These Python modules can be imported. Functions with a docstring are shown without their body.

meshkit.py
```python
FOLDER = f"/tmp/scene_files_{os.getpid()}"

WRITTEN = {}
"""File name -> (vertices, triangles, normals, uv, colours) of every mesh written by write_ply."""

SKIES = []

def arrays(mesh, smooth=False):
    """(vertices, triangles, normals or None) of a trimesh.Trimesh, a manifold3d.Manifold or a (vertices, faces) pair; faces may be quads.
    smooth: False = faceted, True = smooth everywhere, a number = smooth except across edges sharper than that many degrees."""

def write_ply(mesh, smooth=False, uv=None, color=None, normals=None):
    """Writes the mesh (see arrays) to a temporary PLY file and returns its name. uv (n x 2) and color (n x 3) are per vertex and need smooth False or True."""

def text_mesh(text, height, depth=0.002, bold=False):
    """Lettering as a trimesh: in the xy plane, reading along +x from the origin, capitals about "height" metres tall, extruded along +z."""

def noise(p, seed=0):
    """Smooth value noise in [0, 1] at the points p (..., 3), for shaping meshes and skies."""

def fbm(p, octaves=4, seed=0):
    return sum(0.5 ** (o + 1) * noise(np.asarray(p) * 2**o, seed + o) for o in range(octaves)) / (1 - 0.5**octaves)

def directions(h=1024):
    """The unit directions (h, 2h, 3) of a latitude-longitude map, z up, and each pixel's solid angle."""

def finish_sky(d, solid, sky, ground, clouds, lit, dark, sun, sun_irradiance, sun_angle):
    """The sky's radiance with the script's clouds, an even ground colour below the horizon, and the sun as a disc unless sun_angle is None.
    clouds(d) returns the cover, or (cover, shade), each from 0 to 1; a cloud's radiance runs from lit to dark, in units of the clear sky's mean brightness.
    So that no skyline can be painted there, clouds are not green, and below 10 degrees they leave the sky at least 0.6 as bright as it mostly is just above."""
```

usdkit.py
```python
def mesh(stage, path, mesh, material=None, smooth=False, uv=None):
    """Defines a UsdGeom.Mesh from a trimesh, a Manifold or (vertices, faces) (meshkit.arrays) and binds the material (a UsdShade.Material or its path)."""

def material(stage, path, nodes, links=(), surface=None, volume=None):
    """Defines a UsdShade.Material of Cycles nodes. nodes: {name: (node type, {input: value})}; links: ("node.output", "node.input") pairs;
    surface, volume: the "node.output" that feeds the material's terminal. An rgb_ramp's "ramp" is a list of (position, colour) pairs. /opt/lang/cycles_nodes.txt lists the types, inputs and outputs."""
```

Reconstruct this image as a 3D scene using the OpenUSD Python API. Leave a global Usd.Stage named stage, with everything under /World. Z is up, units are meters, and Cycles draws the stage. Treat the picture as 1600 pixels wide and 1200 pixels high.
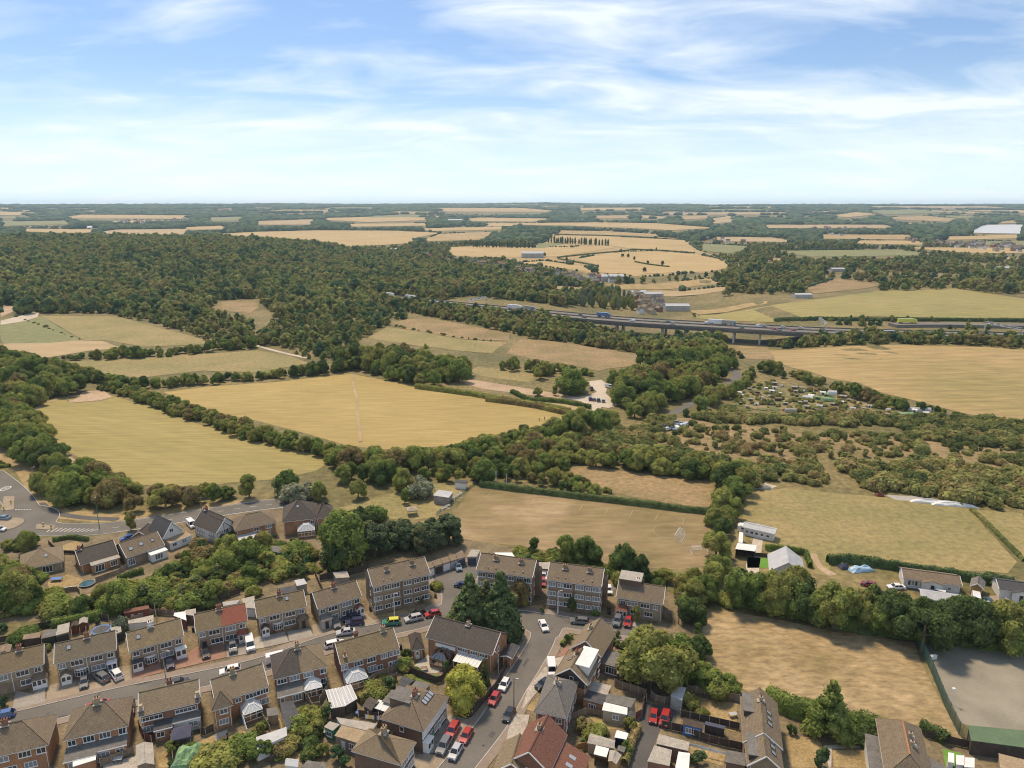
import math,random
import numpy as np,trimesh,shapely,shapely.ops,usdkit,meshkit
from shapely.geometry import Polygon,LineString,Point,MultiPolygon,box as sbox
from pxr import Usd,UsdGeom,UsdLux,UsdShade,Gf,Sdf,Vt
random.seed(7);np.random.seed(7)
stage=Usd.Stage.CreateInMemory()
UsdGeom.SetStageUpAxis(stage,'Z');UsdGeom.SetStageMetersPerUnit(stage,1.0)
stage.SetDefaultPrim(UsdGeom.Xform.Define(stage,'/World').GetPrim())
UsdGeom.Scope.Define(stage,'/World/Looks')
PI=math.pi
# ------------------------------------------------------------------ camera (drone at 100 m, level horizon, tilted 14.2 degrees down)
EYE,PITCH,FPX=np.array([0.0,0.0,100.0]),math.radians(14.1),1110.0
cam=UsdGeom.Camera.Define(stage,'/World/camera')
cam.CreateHorizontalApertureAttr(36.0);cam.CreateVerticalApertureAttr(27.0)
cam.CreateFocalLengthAttr(36.0*FPX/1600);cam.CreateFStopAttr(0.0)
cam.CreateClippingRangeAttr((1.0,60000.0))
cam.AddTranslateOp().Set(Gf.Vec3d(*EYE));cam.AddRotateXOp().Set(90-math.degrees(PITCH))
cam.CreateExposureAttr(1.15)
# ------------------------------------------------------------------ sky and veiled sun
SUN_EL,SUN_AZ=math.radians(61),math.radians(-30)       # azimuth from +y towards +x
sun_dir=np.array([math.sin(SUN_AZ)*math.cos(SUN_EL),math.cos(SUN_AZ)*math.cos(SUN_EL),math.sin(SUN_EL)])
dome=UsdLux.DomeLight.Define(stage,'/World/sky')
dome.GetPrim().SetCustomDataByKey('kind','structure')
dome.CreateIntensityAttr(1.0)
sky_mat=usdkit.material(stage,'/World/Looks/sky',{
    'sky':('sky_texture',{'sky_type':'single_scattering','sun_disc':False,'sun_elevation':SUN_EL,'sun_rotation':SUN_AZ,'altitude':100.0,'air_density':1.0,'aerosol_density':0.6,'ozone_density':2.2}),
    'tint':('mix',{'mix_type':'multiply','fac':1.0,'color2':(0.84,0.96,1.14)}),
    'geo':('texture_coordinate',{}),
    'sep':('separate_xyz',{}),
    # project the direction on a cloud layer: xy / (z + c)
    'zc':('math',{'math_type':'add','value2':0.16}),
    'dx':('math',{'math_type':'divide'}),'dy':('math',{'math_type':'divide'}),
    'cv':('combine_xyz',{'z':0.0}),
    'map':('mapping',{'rotation':(0,0,math.radians(-22)),'scale':(0.62,1.05,1.0),'location':(2.3,0.75,0.0)}),
    'n1':('noise_texture',{'scale':2.1,'detail':9.0,'roughness':0.55,'distortion':0.5}),
    'n2':('noise_texture',{'scale':0.45,'detail':3.0,'roughness':0.5}),
    'nm':('math',{'math_type':'multiply_add','value2':0.55}),
    'r':('rgb_ramp',{'ramp':[(0.0,(0,0,0)),(0.68,(0,0,0)),(0.78,(.24,.24,.24)),(0.86,(.48,.48,.48)),(0.95,(.85,.85,.85))]}),
    # white veil that thickens towards the horizon
    'hz':('map_range',{'range_type':'smoothstep','from_min':-0.02,'from_max':0.17,'to_min':0.95,'to_max':0.08,'clamp':True}),
    'mh':('mix',{'mix_type':'mix','color2':(8.3,9.8,10.5)}),
    'mc':('mix',{'mix_type':'mix','color2':(8.9,9.5,9.9)}),
    'bg':('background_shader',{'strength':0.052})},
    [('sky.color','tint.color1'),('geo.generated','sep.vector'),('sep.z','zc.value1'),('sep.x','dx.value1'),('zc.value','dx.value2'),('sep.y','dy.value1'),('zc.value','dy.value2'),
     ('dx.value','cv.x'),('dy.value','cv.y'),('cv.vector','map.vector'),('map.vector','n1.vector'),('map.vector','n2.vector'),('n2.fac','nm.value1'),('n1.fac','nm.value3'),('nm.value','r.fac'),
     ('sep.z','hz.value'),('tint.color','mh.color1'),('hz.result','mh.fac'),('mh.color','mc.color1'),('r.color','mc.fac'),('mc.color','bg.color')],
    surface='bg.background')
UsdShade.MaterialBindingAPI.Apply(dome.GetPrim()).Bind(sky_mat)
sun=UsdLux.DistantLight.Define(stage,'/World/sun')
sun.CreateNormalizeAttr(True);sun.CreateIntensityAttr(0.50);sun.CreateAngleAttr(9.0);sun.CreateColorAttr((1.0,0.80,0.56))
sun.AddRotateZOp().Set(math.degrees(-SUN_AZ));sun.AddRotateXOp().Set(math.degrees(SUN_EL)-90)

# ------------------------------------------------------------------ terrain
def sstep(a,b,x):
    t=np.clip((x-a)/(b-a),0,1);return t*t*(3-2*t)
def H(x,y):
    x,y=np.asarray(x,float),np.asarray(y,float)
    hill=27*(1-sstep(-600,-170,x+0.10*(y-1200)))*sstep(640,1300,y)*(1-sstep(1450,2400,y))
    hill=hill*(0.94+0.12*np.sin(x/170.0+1.1)*np.sin(y/230.0))
    valley=-11*sstep(10,110,x)*(1-sstep(205,280,x))*sstep(455,570,y)*(1-sstep(760,1200,y))
    far=sstep(1900,9500,y+0.12*np.abs(x))
    rise=103*far+far*(2.2*np.sin(x/900.0+0.5)+1.6*np.sin(x/370.0+y/2100.0))
    ridge=sstep(7600,9800,y)*(10*np.sin(x/1700.0+2.0)+6*np.sin(x/610.0+1.0)+3.0*np.sin(x/260.0))
    return hill+valley+rise+ridge
SP,CP=math.sin(PITCH),math.cos(PITCH)
def ray(px,py):
    u,v=(px-800)/FPX,(py-600)/FPX
    return np.array([u,CP-v*SP,-SP-v*CP])
def G(px,py,z=0.0):                       # where a sight line of the survey photo meets the level z
    d=ray(px,py);t=(z-EYE[2])/d[2]
    return np.array([EYE[0]+d[0]*t,EYE[1]+d[1]*t])
def GT(px,py):                             # where it meets the terrain
    d=ray(px,py);t=np.geomspace(60,15000,900)
    f=EYE[2]+d[2]*t-H(d[0]*t,d[1]*t)
    k=np.nonzero(f<0)[0]
    if len(k)==0:return np.array([d[0]*12500,d[1]*12500])
    a,b=t[max(k[0]-1,0)],t[k[0]]
    for _ in range(30):
        m=(a+b)/2
        if EYE[2]+d[2]*m-H(d[0]*m,d[1]*m)<0:b=m
        else:a=m
    return np.array([d[0]*b,d[1]*b])
ORG=dict(A=(0,900),B=(400,900),C=(800,900),D=(1200,900),E=(0,680),F=(400,680),G=(800,680),H=(1200,680),L=(0,480),M=(400,480),N=(800,480),O=(1200,480),Q=(0,300),R=(400,300),S=(800,300),T=(1200,300),P=None)
def K(k,x,y):return(x,y)if k=='P' else(ORG[k][0]+x/4.0,ORG[k][1]+y/4.0)    # survey sheets A..T, P = the whole
def KG(k,x,y,z=0.0):return G(*K(k,x,y),z)
def KT(k,x,y):return GT(*K(k,x,y))

# ------------------------------------------------------------------ prims
_used={}
def numbered(parent,name):
    n=_used.get((parent,name),0);_used[(parent,name)]=n+1
    return f'{parent}/{name}' if n==0 else f'{parent}/{name}_{n:03d}'
def tag(prim,label=None,cat=None,group=None,kind=None):
    for k,v in(('label',label),('category',cat),('group',group),('kind',kind)):
        if v:prim.SetCustomDataByKey(k,v)
def thing(name,label,cat,loc=(0,0,0),rz=0.0,group=None,scale=None):
    x=UsdGeom.Xform.Define(stage,numbered('/World',name))
    x.AddTranslateOp().Set(Gf.Vec3d(*map(float,loc)));x.AddRotateZOp().Set(math.degrees(rz))
    if scale is not None:x.AddScaleOp().Set(Gf.Vec3f(*map(float,np.broadcast_to(scale,3))))
    tag(x.GetPrim(),label,cat,group);return str(x.GetPath())
def copy_of(cls,name,label,cat,loc,rz=0.0,group=None,scale=None):
    p=thing(name,label,cat,loc,rz,group,scale);pr=stage.GetPrimAtPath(p)
    pr.GetReferences().AddInternalReference(cls);pr.SetInstanceable(True);return p
def kind_prim(name):                        # a class: holds the parts that copies share
    p='/World/'+name;stage.CreateClassPrim(p);return p
class MB:
    """Collects polygons (with uv in metres where it matters) for ONE mesh."""
    def __init__(s):s.v,s.f,s.uv=[],[],[]
    def poly(s,pts,uv=None):
        n=len(s.v);s.v+=[tuple(map(float,p))for p in pts];s.f.append(list(range(n,n+len(pts))))
        s.uv+=[tuple(map(float,q))for q in uv]if uv is not None else[(0.0,0.0)]*len(pts);return s
    def box(s,x0,x1,y0,y1,z0,z1,bottom=True):
        c=[(x0,y0,z0),(x1,y0,z0),(x1,y1,z0),(x0,y1,z0),(x0,y0,z1),(x1,y0,z1),(x1,y1,z1),(x0,y1,z1)]
        for q in([4,5,6,7],[0,1,5,4],[1,2,6,5],[2,3,7,6],[3,0,4,7])+(([3,2,1,0],)if bottom else()):s.poly([c[i]for i in q])
        return s
    def obox(s,c,ax,size):               # oriented: ax 3x3 rows
        ax=np.asarray(ax,float);h=np.asarray(size)/2.0;c=np.asarray(c,float)
        P=[c+sum(sg*h[k]*ax[k]for k,sg in enumerate(t))for t in((-1,-1,-1),(1,-1,-1),(1,1,-1),(-1,1,-1),(-1,-1,1),(1,-1,1),(1,1,1),(-1,1,1))]
        for q in([4,5,6,7],[0,1,5,4],[1,2,6,5],[2,3,7,6],[3,0,4,7],[3,2,1,0]):s.poly([P[i]for i in q])
        return s
    def bar(s,a,b,w,t=None):            # square bar between two points
        a,b=np.asarray(a,float),np.asarray(b,float);d=b-a;L=np.linalg.norm(d)
        if L<1e-6:return s
        d/=L;u=np.cross(d,[0,0,1.0]);u=np.array([1.0,0,0])if np.linalg.norm(u)<1e-3 else u/np.linalg.norm(u)
        return s.obox((a+b)/2,[d,u,np.cross(d,u)],(L,w,t or w))
    def cyl(s,a,b,r0,r1=None,n=8,caps=True):
        a,b=np.asarray(a,float),np.asarray(b,float);r1=r0 if r1 is None else r1;d=b-a;d/=np.linalg.norm(d)
        u=np.cross(d,[0,0,1.0]);u=np.array([1.0,0,0])if np.linalg.norm(u)<1e-3 else u/np.linalg.norm(u);w=np.cross(d,u)
        A=[a+r0*(math.cos(t)*u+math.sin(t)*w)for t in np.arange(n)*2*PI/n];B=[b+r1*(math.cos(t)*u+math.sin(t)*w)for t in np.arange(n)*2*PI/n]
        for i in range(n):s.poly([A[(i+1)%n],A[i],B[i],B[(i+1)%n]])
        if caps:s.poly(B[::-1]);s.poly(A)
        return s
    def prism(s,pts,z0,z1,bottom=False):   # pts counter-clockwise xy
        p=np.asarray(pts,float);a=np.sum(p[:,0]*np.roll(p[:,1],-1)-p[:,1]*np.roll(p[:,0],-1))
        if a<0:p=p[::-1]
        n=len(p);tv,tf=trimesh.creation.triangulate_polygon(Polygon(p),engine='earcut')
        for t in tf:
            q=tv[t];
            if np.cross(q[1]-q[0],q[2]-q[0])<0:q=q[::-1]
            s.poly([(*c,z1)for c in q],q)
        for i in range(n):
            j=(i+1)%n;s.poly([(*p[i],z0),(*p[j],z0),(*p[j],z1),(*p[i],z1)])
        return s
    def tri(s,m):                          # a trimesh
        n=len(s.v);s.v+=[tuple(x)for x in np.asarray(m.vertices)];s.f+=[[int(i)+n for i in f]for f in m.faces];s.uv+=[(0.,0.)]*len(m.vertices);return s
    def build(s,name,mat,parent='/World',label=None,cat=None,group=None,kind=None,uv=False,smooth=False):
        path=numbered(parent,name)
        return raw_mesh(path,np.array(s.v),s.f,mat,np.array(s.uv)if uv else None,smooth,label,cat,group,kind)
def raw_mesh(path,v,faces,mat,uv=None,smooth=False,label=None,cat=None,group=None,kind=None,color=None):
    if smooth:
        F=np.array([[f[0],f[i],f[i+1]]for f in faces for i in range(1,len(f)-1)])
        m=usdkit.mesh(stage,path,trimesh.Trimesh(v,F,process=True),mat,smooth=smooth)
    else:
        m=UsdGeom.Mesh.Define(stage,path)
        m.CreatePointsAttr(Vt.Vec3fArray.FromNumpy(np.asarray(v,np.float32)))
        if isinstance(faces,np.ndarray):
            m.CreateFaceVertexCountsAttr(Vt.IntArray.FromNumpy(np.full(len(faces),faces.shape[1],np.int32)));m.CreateFaceVertexIndicesAttr(Vt.IntArray.FromNumpy(np.ascontiguousarray(faces,np.int32).ravel()))
        else:
            m.CreateFaceVertexCountsAttr([len(f)for f in faces]);m.CreateFaceVertexIndicesAttr([i for f in faces for i in f])
        m.CreateSubdivisionSchemeAttr('none')
        if uv is not None:UsdGeom.PrimvarsAPI(m).CreatePrimvar('st',Sdf.ValueTypeNames.TexCoord2fArray,'vertex').Set(Vt.Vec2fArray.FromNumpy(np.asarray(uv,np.float32)))
        if mat is not None:UsdShade.MaterialBindingAPI.Apply(m.GetPrim()).Bind(mat)
    tag(m.GetPrim(),label,cat,group,kind);return path
def ordinal(i):
    u=['first','second','third','fourth','fifth','sixth','seventh','eighth','ninth','tenth','eleventh','twelfth','thirteenth','fourteenth','fifteenth','sixteenth','seventeenth','eighteenth','nineteenth']
    if i<19:return u[i]
    t,r=divmod(i+1,10);w={2:'twent',3:'thirt',4:'fort',5:'fift',6:'sixt'}[t];return w+'ieth' if r==0 else w+'y-'+u[r-1]
# ------------------------------------------------------------------ materials
def mat(name,nodes,links,surface='p.BSDF'):return usdkit.material(stage,'/World/Looks/'+name,nodes,links,surface=surface)
def plain(name,col,rough=0.6,metal=0.0,spec=0.5,coat=0.0):
    return mat(name,{'p':('principled_bsdf',{'base_color':col,'roughness':rough,'metallic':metal,'specular_ior_level':spec,'coat_weight':coat})},[])
def mottled(name,stops,scale=1.0,rough=0.85,detail=5.0,bump=0.0,scale2=None,amt2=0.35,stretch=None,rot=0.0,spec=0.25,rows=None):
    """Colour from world-position noise: a ramp over noise, multiplied by a finer (possibly stretched) grain."""
    n={'g':('geometry',{}),'n1':('noise_texture',{'scale':scale,'detail':detail,'roughness':0.6}),'r':('rgb_ramp',{'ramp':stops}),
         'm':('mapping',{'scale':stretch or(1,1,1),'rotation':(0,0,rot)}),'n2':('noise_texture',{'scale':scale2 or scale*8,'detail':4.0,'roughness':0.65}),
         'k':('map_range',{'from_min':0.3,'from_max':0.7,'to_min':1-amt2,'to_max':1+amt2}),'x':('mix',{'mix_type':'multiply','fac':1.0}),'p':('principled_bsdf',{'roughness':rough,'specular_ior_level':spec})}
    l=[('g.position','n1.vector'),('n1.fac','r.fac'),('g.position','m.vector'),('m.vector','n2.vector'),('n2.fac','k.value'),('r.color','x.color1'),('k.result','x.color2'),('x.color','p.base_color')]
    if rows:                                # (spacing in metres, heading, strength): faint drilling and mowing lines
        n['rm']=('mapping',{'rotation':(0,0,rows[1])});n['w']=('wave_texture',{'scale':.314/rows[0],'distortion':5.0,'detail':3.0,'detail_scale':.25});n['wk']=('map_range',{'to_min':1-rows[2],'to_max':1+rows[2]});n['wx']=('mix',{'mix_type':'multiply','fac':1.0})
        l=[q for q in l if q[1]!='p.base_color']+[('g.position','rm.vector'),('rm.vector','w.vector'),('w.fac','wk.value'),('x.color','wx.color1'),('wk.result','wx.color2'),('wx.color','p.base_color')]
    if bump:
        n['b']=('bump',{'strength':bump,'distance':0.3});l+=[('n2.fac','b.height'),('b.normal','p.normal')]
    return mat(name,n,l)
# ================================================================== land: terrain, fields
M={}
M['land']=mottled('land',[(.25,(.10,.098,.038)),(.45,(.15,.13,.052)),(.6,(.215,.17,.075)),(.75,(.13,.12,.048))],scale=0.018,scale2=0.35,amt2=0.45)
def sub(stops,k):return[(a,tuple(c*k for c in b))for a,b in stops]
GOLD=[(.25,(.31,.225,.098)),(.5,(.36,.262,.118)),(.75,(.405,.300,.145))]
PALE=[(.25,(.31,.225,.115)),(.5,(.36,.27,.145)),(.75,(.41,.32,.18))]
M['wheat_left']=mottled('wheat_left',[(.25,(.25,.21,.072)),(.5,(.29,.238,.085)),(.75,(.33,.265,.102))],.02,scale2=.45,amt2=.22,stretch=(.12,1.6,1),rot=math.radians(32),rows=(7.0,math.radians(-60),.03))
M['wheat_mid']=mottled('wheat_mid',[(.25,(.30,.225,.078)),(.5,(.345,.258,.094)),(.75,(.385,.295,.112))],.016,scale2=.45,amt2=.2,stretch=(.12,1.6,1),rot=math.radians(-14),rows=(8.0,math.radians(76),.025))
M['gold']=mottled('gold_stubble',sub(GOLD,1.08),.008,scale2=.12,amt2=.14,stretch=(.12,1.0,1),rot=.5)
M['goldb']=mottled('gold_stubble_b',sub(GOLD,0.93),.008,scale2=.12,amt2=.16,stretch=(1.0,.15,1),rot=.3)
M['pale']=mottled('pale_stubble',PALE,.01,scale2=.1,amt2=.14,stretch=(.15,1.0,1),rot=-.3)
M['rough_dry']=mottled('rough_dry_grass',[(.25,(.17,.135,.058)),(.45,(.235,.175,.082)),(.6,(.295,.205,.102)),(.8,(.20,.158,.066))],.035,scale2=.5,amt2=.3)
M['green']=mottled('green_field',[(.25,(.165,.175,.07)),(.6,(.20,.20,.085)),(.8,(.24,.215,.10))],.01,scale2=.15,amt2=.2)
M['pasture']=mottled('pasture',[(.25,(.185,.165,.064)),(.45,(.235,.20,.08)),(.65,(.29,.225,.10)),(.8,(.23,.19,.08))],.03,scale2=.5,amt2=.28)
M['bigright']=mottled('right_field',[(.25,(.23,.195,.07)),(.42,(.30,.228,.092)),(.56,(.35,.25,.112)),(.72,(.27,.22,.082))],.009,scale2=.25,amt2=.22,stretch=(.2,1,1),rot=.1,rows=(12.0,1.45,.05))
M['yellowgreen']=mottled('yellow_green_field',[(.25,(.21,.195,.065)),(.5,(.27,.232,.082)),(.75,(.31,.25,.10))],.010,scale2=.25,amt2=.2,stretch=(.2,1,1),rot=.1,rows=(12.0,1.4,.05))
M['pitch']=mottled('football_turf',[(.25,(.17,.128,.056)),(.40,(.215,.165,.076)),(.52,(.25,.183,.092)),(.64,(.33,.245,.135)),(.8,(.215,.165,.07))],.035,scale2=.35,amt2=.25,stretch=(.25,1,1),rot=-.15)
M['meadow_near']=mottled('near_meadow',[(.25,(.185,.148,.065)),(.42,(.265,.195,.094)),(.58,(.34,.25,.134)),(.72,(.43,.325,.19)),(.85,(.225,.185,.08))],.06,scale2=.7,amt2=.38,stretch=(.45,1,1),rot=.35,bump=.3)
M['dirt']=mottled('bare_dirt',[(.3,(.33,.235,.145)),(.6,(.43,.32,.21)),(.8,(.30,.20,.12))],.06,scale2=.8,amt2=.25)
M['gravel']=mottled('pale_gravel',[(.3,(.40,.345,.27)),(.6,(.50,.43,.34)),(.8,(.35,.29,.22))],.05,scale2=1.0,amt2=.2)
M['court']=mottled('court_tarmac',[(.3,(.19,.172,.132)),(.5,(.25,.228,.176)),(.7,(.30,.272,.21))],.09,scale2=3.0,amt2=.1)
M['lawn_dry']=mottled('dry_lawn',[(.3,(.22,.165,.07)),(.5,(.31,.225,.105)),(.7,(.37,.275,.14)),(.85,(.18,.165,.06))],.25,scale2=2.0,amt2=.3)
M['lawn_green']=mottled('green_lawn',[(.3,(.10,.15,.03)),(.6,(.14,.19,.045)),(.85,(.19,.19,.07))],.3,scale2=2.5,amt2=.25)
M['astro']=mottled('bright_lawn',[(.3,(.11,.24,.035)),(.7,(.14,.29,.05))],.3,scale2=2.5,amt2=.12)
M['scrub']=mottled('scrub_ground',[(.25,(.14,.12,.05)),(.42,(.215,.165,.078)),(.6,(.275,.20,.105)),(.8,(.17,.145,.06))],.03,scale2=.4,amt2=.35)
M['polytunnel']=plain('polytunnel_sheet',(.50,.52,.53),.5)
# one sheet to the horizon: a polar grid, fine in view, coarser behind
rr=np.concatenate([[0.0,20],np.geomspace(40,14000,190)])
aa=np.radians(np.concatenate([np.arange(-50,50,.5),np.arange(50,310,5)]))
R_,A_=np.meshgrid(rr[1:],aa,indexing='ij');X,Y=R_*np.sin(A_),R_*np.cos(A_)
V=np.vstack([[[0,0,0]],np.stack([X,Y,np.where(Y>0,H(X,np.maximum(Y,0)),0)],-1).reshape(-1,3)])
n,nr=len(aa),len(rr)-1
i,j=np.meshgrid(np.arange(nr-1),np.arange(n),indexing='ij');j2=(j+1)%n
F4=np.stack([1+i*n+j,1+(i+1)*n+j,1+(i+1)*n+j2,1+i*n+j2],-1).reshape(-1,4)[:,::-1]
T0=np.stack([np.zeros(n,int),1+(np.arange(n)+1)%n,1+np.arange(n)],-1)[:,::-1]
Ft=np.vstack([F4[:,:3],F4[:,[0,2,3]],T0])
nz=np.cross(V[Ft[0,1]]-V[Ft[0,0]],V[Ft[0,2]]-V[Ft[0,0]])[2]
raw_mesh('/World/ground',V,Ft if nz>0 else Ft[:,::-1],M['land'],kind='structure',label='dry grassy land that runs from the houses to the horizon')

FIELDS=[]                                  # every open polygon, so that trees keep off it
def sheet(name,poly,mat_,lift=None,label=None,kind='structure',keep=True,flat=None,cat=None):
    """A sheet that follows the terrain, lifted a little; cut in cells where the land is not flat."""
    if not poly.is_valid:poly=poly.buffer(0)
    if poly.is_empty:return
    d=np.hypot(*poly.centroid.coords[0])
    if keep:FIELDS.append(poly)
    mb=MB();lift=lift if lift is not None else(.03 if d<430 else 0.12+.00035*(d-430))
    pieces=[]
    if d<430 and poly.bounds[3]<455:pieces=[poly]
    else:
        c=max(12.0,d/28);x0,y0,x1,y1=poly.bounds
        for gx in np.arange(math.floor(x0/c)*c,x1,c):
            for gy in np.arange(math.floor(y0/c)*c,y1,c):
                q=poly.intersection(sbox(gx,gy,gx+c,gy+c))
                if not q.is_empty:pieces.append(q)
    vs,fs,n=[],[],0
    for q in pieces:
        for g in getattr(q,'geoms',[q]):
            if g.geom_type!='Polygon' or g.area<1e-3:continue
            tv,tf=trimesh.creation.triangulate_polygon(g,engine='earcut')
            a,b,c_=tv[tf[:,0]],tv[tf[:,1]],tv[tf[:,2]]
            neg=(b[:,0]-a[:,0])*(c_[:,1]-a[:,1])-(b[:,1]-a[:,1])*(c_[:,0]-a[:,0])<0
            tf=np.where(neg[:,None],tf[:,::-1],tf)
            vs.append(np.column_stack([tv,H(tv[:,0],tv[:,1])+lift]));fs.append(tf+n);n+=len(tv)
    if vs:return raw_mesh(numbered('/World',name),np.vstack(vs),np.vstack(fs),mat_,label=label,kind=kind,cat=cat)
def wobble(poly,amp,step):
    if hasattr(poly,'geoms'):poly=max(poly.geoms,key=lambda g:g.area)
    r=poly.exterior.segmentize(step);p=np.array(r.coords)[:-1]
    q=p+amp*(np.stack([meshkit.noise(np.column_stack([p/(step*2.2),np.full(len(p),s)]),3)for s in(0.5,7.5)],1)-.5)*2
    return Polygon(q).buffer(0)
def world(k,pts):
    return Polygon([KT(k,*p)for p in pts]).buffer(0)
def field(k,pts,m,label,name='field',wob=None):
    P=world(k,pts);d=np.hypot(*P.centroid.coords[0])
    P=wobble(P,*(wob or(min(3.0,d*.006),max(6.0,d*.03))))
    sheet(name,P,M[m],label=label)
field('P',[(47,642),(60,628),(110,617),(165,616),(230,634),(300,659),(400,690),(525,716),(495,735),(440,748),(380,752),(300,760),(200,757),(150,730),(100,702),(60,672)],'wheat_left','pale green-gold mown field left of the centre, behind the belt of trees by the roundabout',wob=(1.0,14))
field('P',[(255,613),(330,604),(430,597),(548,584),(600,594),(700,612),(800,631),(892,650),(865,664),(780,678),(700,697),(600,702),(540,695),(480,678),(400,657),(320,640)],'wheat_mid','golden mown field in the centre with a trodden footpath up its middle',wob=(1.0,14))
field('L',[(420,345),(600,330),(1000,310),(1400,285),(1600,272),(1800,300),(1950,350),(1600,410),(1280,400),(880,440),(640,410)],'pasture','rough pasture with bare streaks between two tree lines at the left')
field('L',[(0,100),(200,60),(260,55),(500,205),(300,225),(0,228)],'green','grey-green paddock at the far left below the wood')
field('L',[(262,55),(740,58),(860,95),(1290,205),(1290,232),(900,250),(640,205),(520,205)],'pasture','pasture dotted with thistles below the wood at the left')
field('L',[(0,230),(500,207),(640,210),(770,255),(560,270),(250,320),(180,280),(0,268)],'pale','bleached strip of pasture in front of the grey-green paddock')
field('L',[(0,-30),(105,0),(100,20),(0,62)],'dirt','bare brown corner of ground at the left edge below the wood','bare_ground')
field('L',[(0,85),(210,35),(250,30),(235,62),(130,90),(0,110)],'gravel','pale chalk track at the far left corner of the paddocks','track')
field('Q',[(1380,685),(1590,680),(1640,720),(1560,760),(1400,745)],'rough_dry','small dry clearing in front of the wood at the left')
field('M',[(800,100),(960,75),(1100,75),(1590,165),(1590,210),(1300,200),(900,130)],'rough_dry','upper dry meadow below the motorway bank, left of the viaduct')
field('M',[(690,190),(820,125),(900,135),(1300,205),(1560,222),(1480,290),(1300,275),(1000,240),(760,205)],'pasture','lower dry meadow below the motorway bank, beside the dark hedge line')
field('N',[(-50,290),(40,200),(120,200),(400,235),(640,270),(860,330),(860,360),(600,385),(540,400),(300,350),(100,320)],'rough_dry','brown meadow below the trees on the left side of the viaduct')
field('M',[(1310,400),(1380,375),(1600,400),(1760,420),(1700,470),(1400,430)],'pasture','small enclosed meadow left of the gravel car park')
field('M',[(1210,450),(1270,440),(1440,470),(1700,510),(2000,560),(2040,580),(1800,560),(1400,510)],'dirt','bare sandy bank along the hedge left of the car park','bare_ground')
field('N',[(90,600),(200,590),(440,620),(450,645),(330,640),(150,612)],'pale','dry strip between two clipped hedges left of the car park')
field('F',[(520,455),(700,400),(900,345),(1150,300),(1360,300),(1250,400),(1130,510),(1000,530),(760,520),(600,480)],'pasture','grass with a sun-bleached gazebo, left of the football ground')
field('P',[(738,762),(800,766),(900,777),(1000,788),(1113,800),(1110,850),(1104,884),(1060,890),(960,885),(830,855),(720,842),(700,812)],'pitch','parched football ground with white goals behind the flats',wob=(.6,10))
field('G',[(0,175),(240,155),(300,215),(450,190),(640,220),(850,245),(1100,275),(1250,290),(1330,350),(1300,440),(1100,450),(660,370),(300,215),(60,200)],'rough_dry','overgrown brown field behind the football ground')
field('H',[(-140,345),(0,345),(100,330),(400,362),(700,385),(1000,420),(1260,450),(1350,560),(1560,790),(1500,860),(1330,850),(900,830),(640,790),(420,770),(370,880),(300,860),(240,760),(0,690),(-160,640)],'pasture','mown dry paddock behind the white mobile homes at the right',wob=(1.0,12))
field('H',[(1290,465),(1600,485),(1660,700),(1600,780),(1480,650)],'pasture','corner of the next dry paddock at the right edge')
field('D',[(-400,200),(-300,215),(-60,250),(130,285),(400,345),(920,415),(960,540),(1060,740),(1180,960),(1225,1050),(1130,1040),(960,950),(690,880),(400,840),(100,790),(-120,730),(-250,650),(-440,560),(-420,400)],'meadow_near','straw-coloured field inside the tree row at the lower right',wob=(.6,9))
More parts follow.
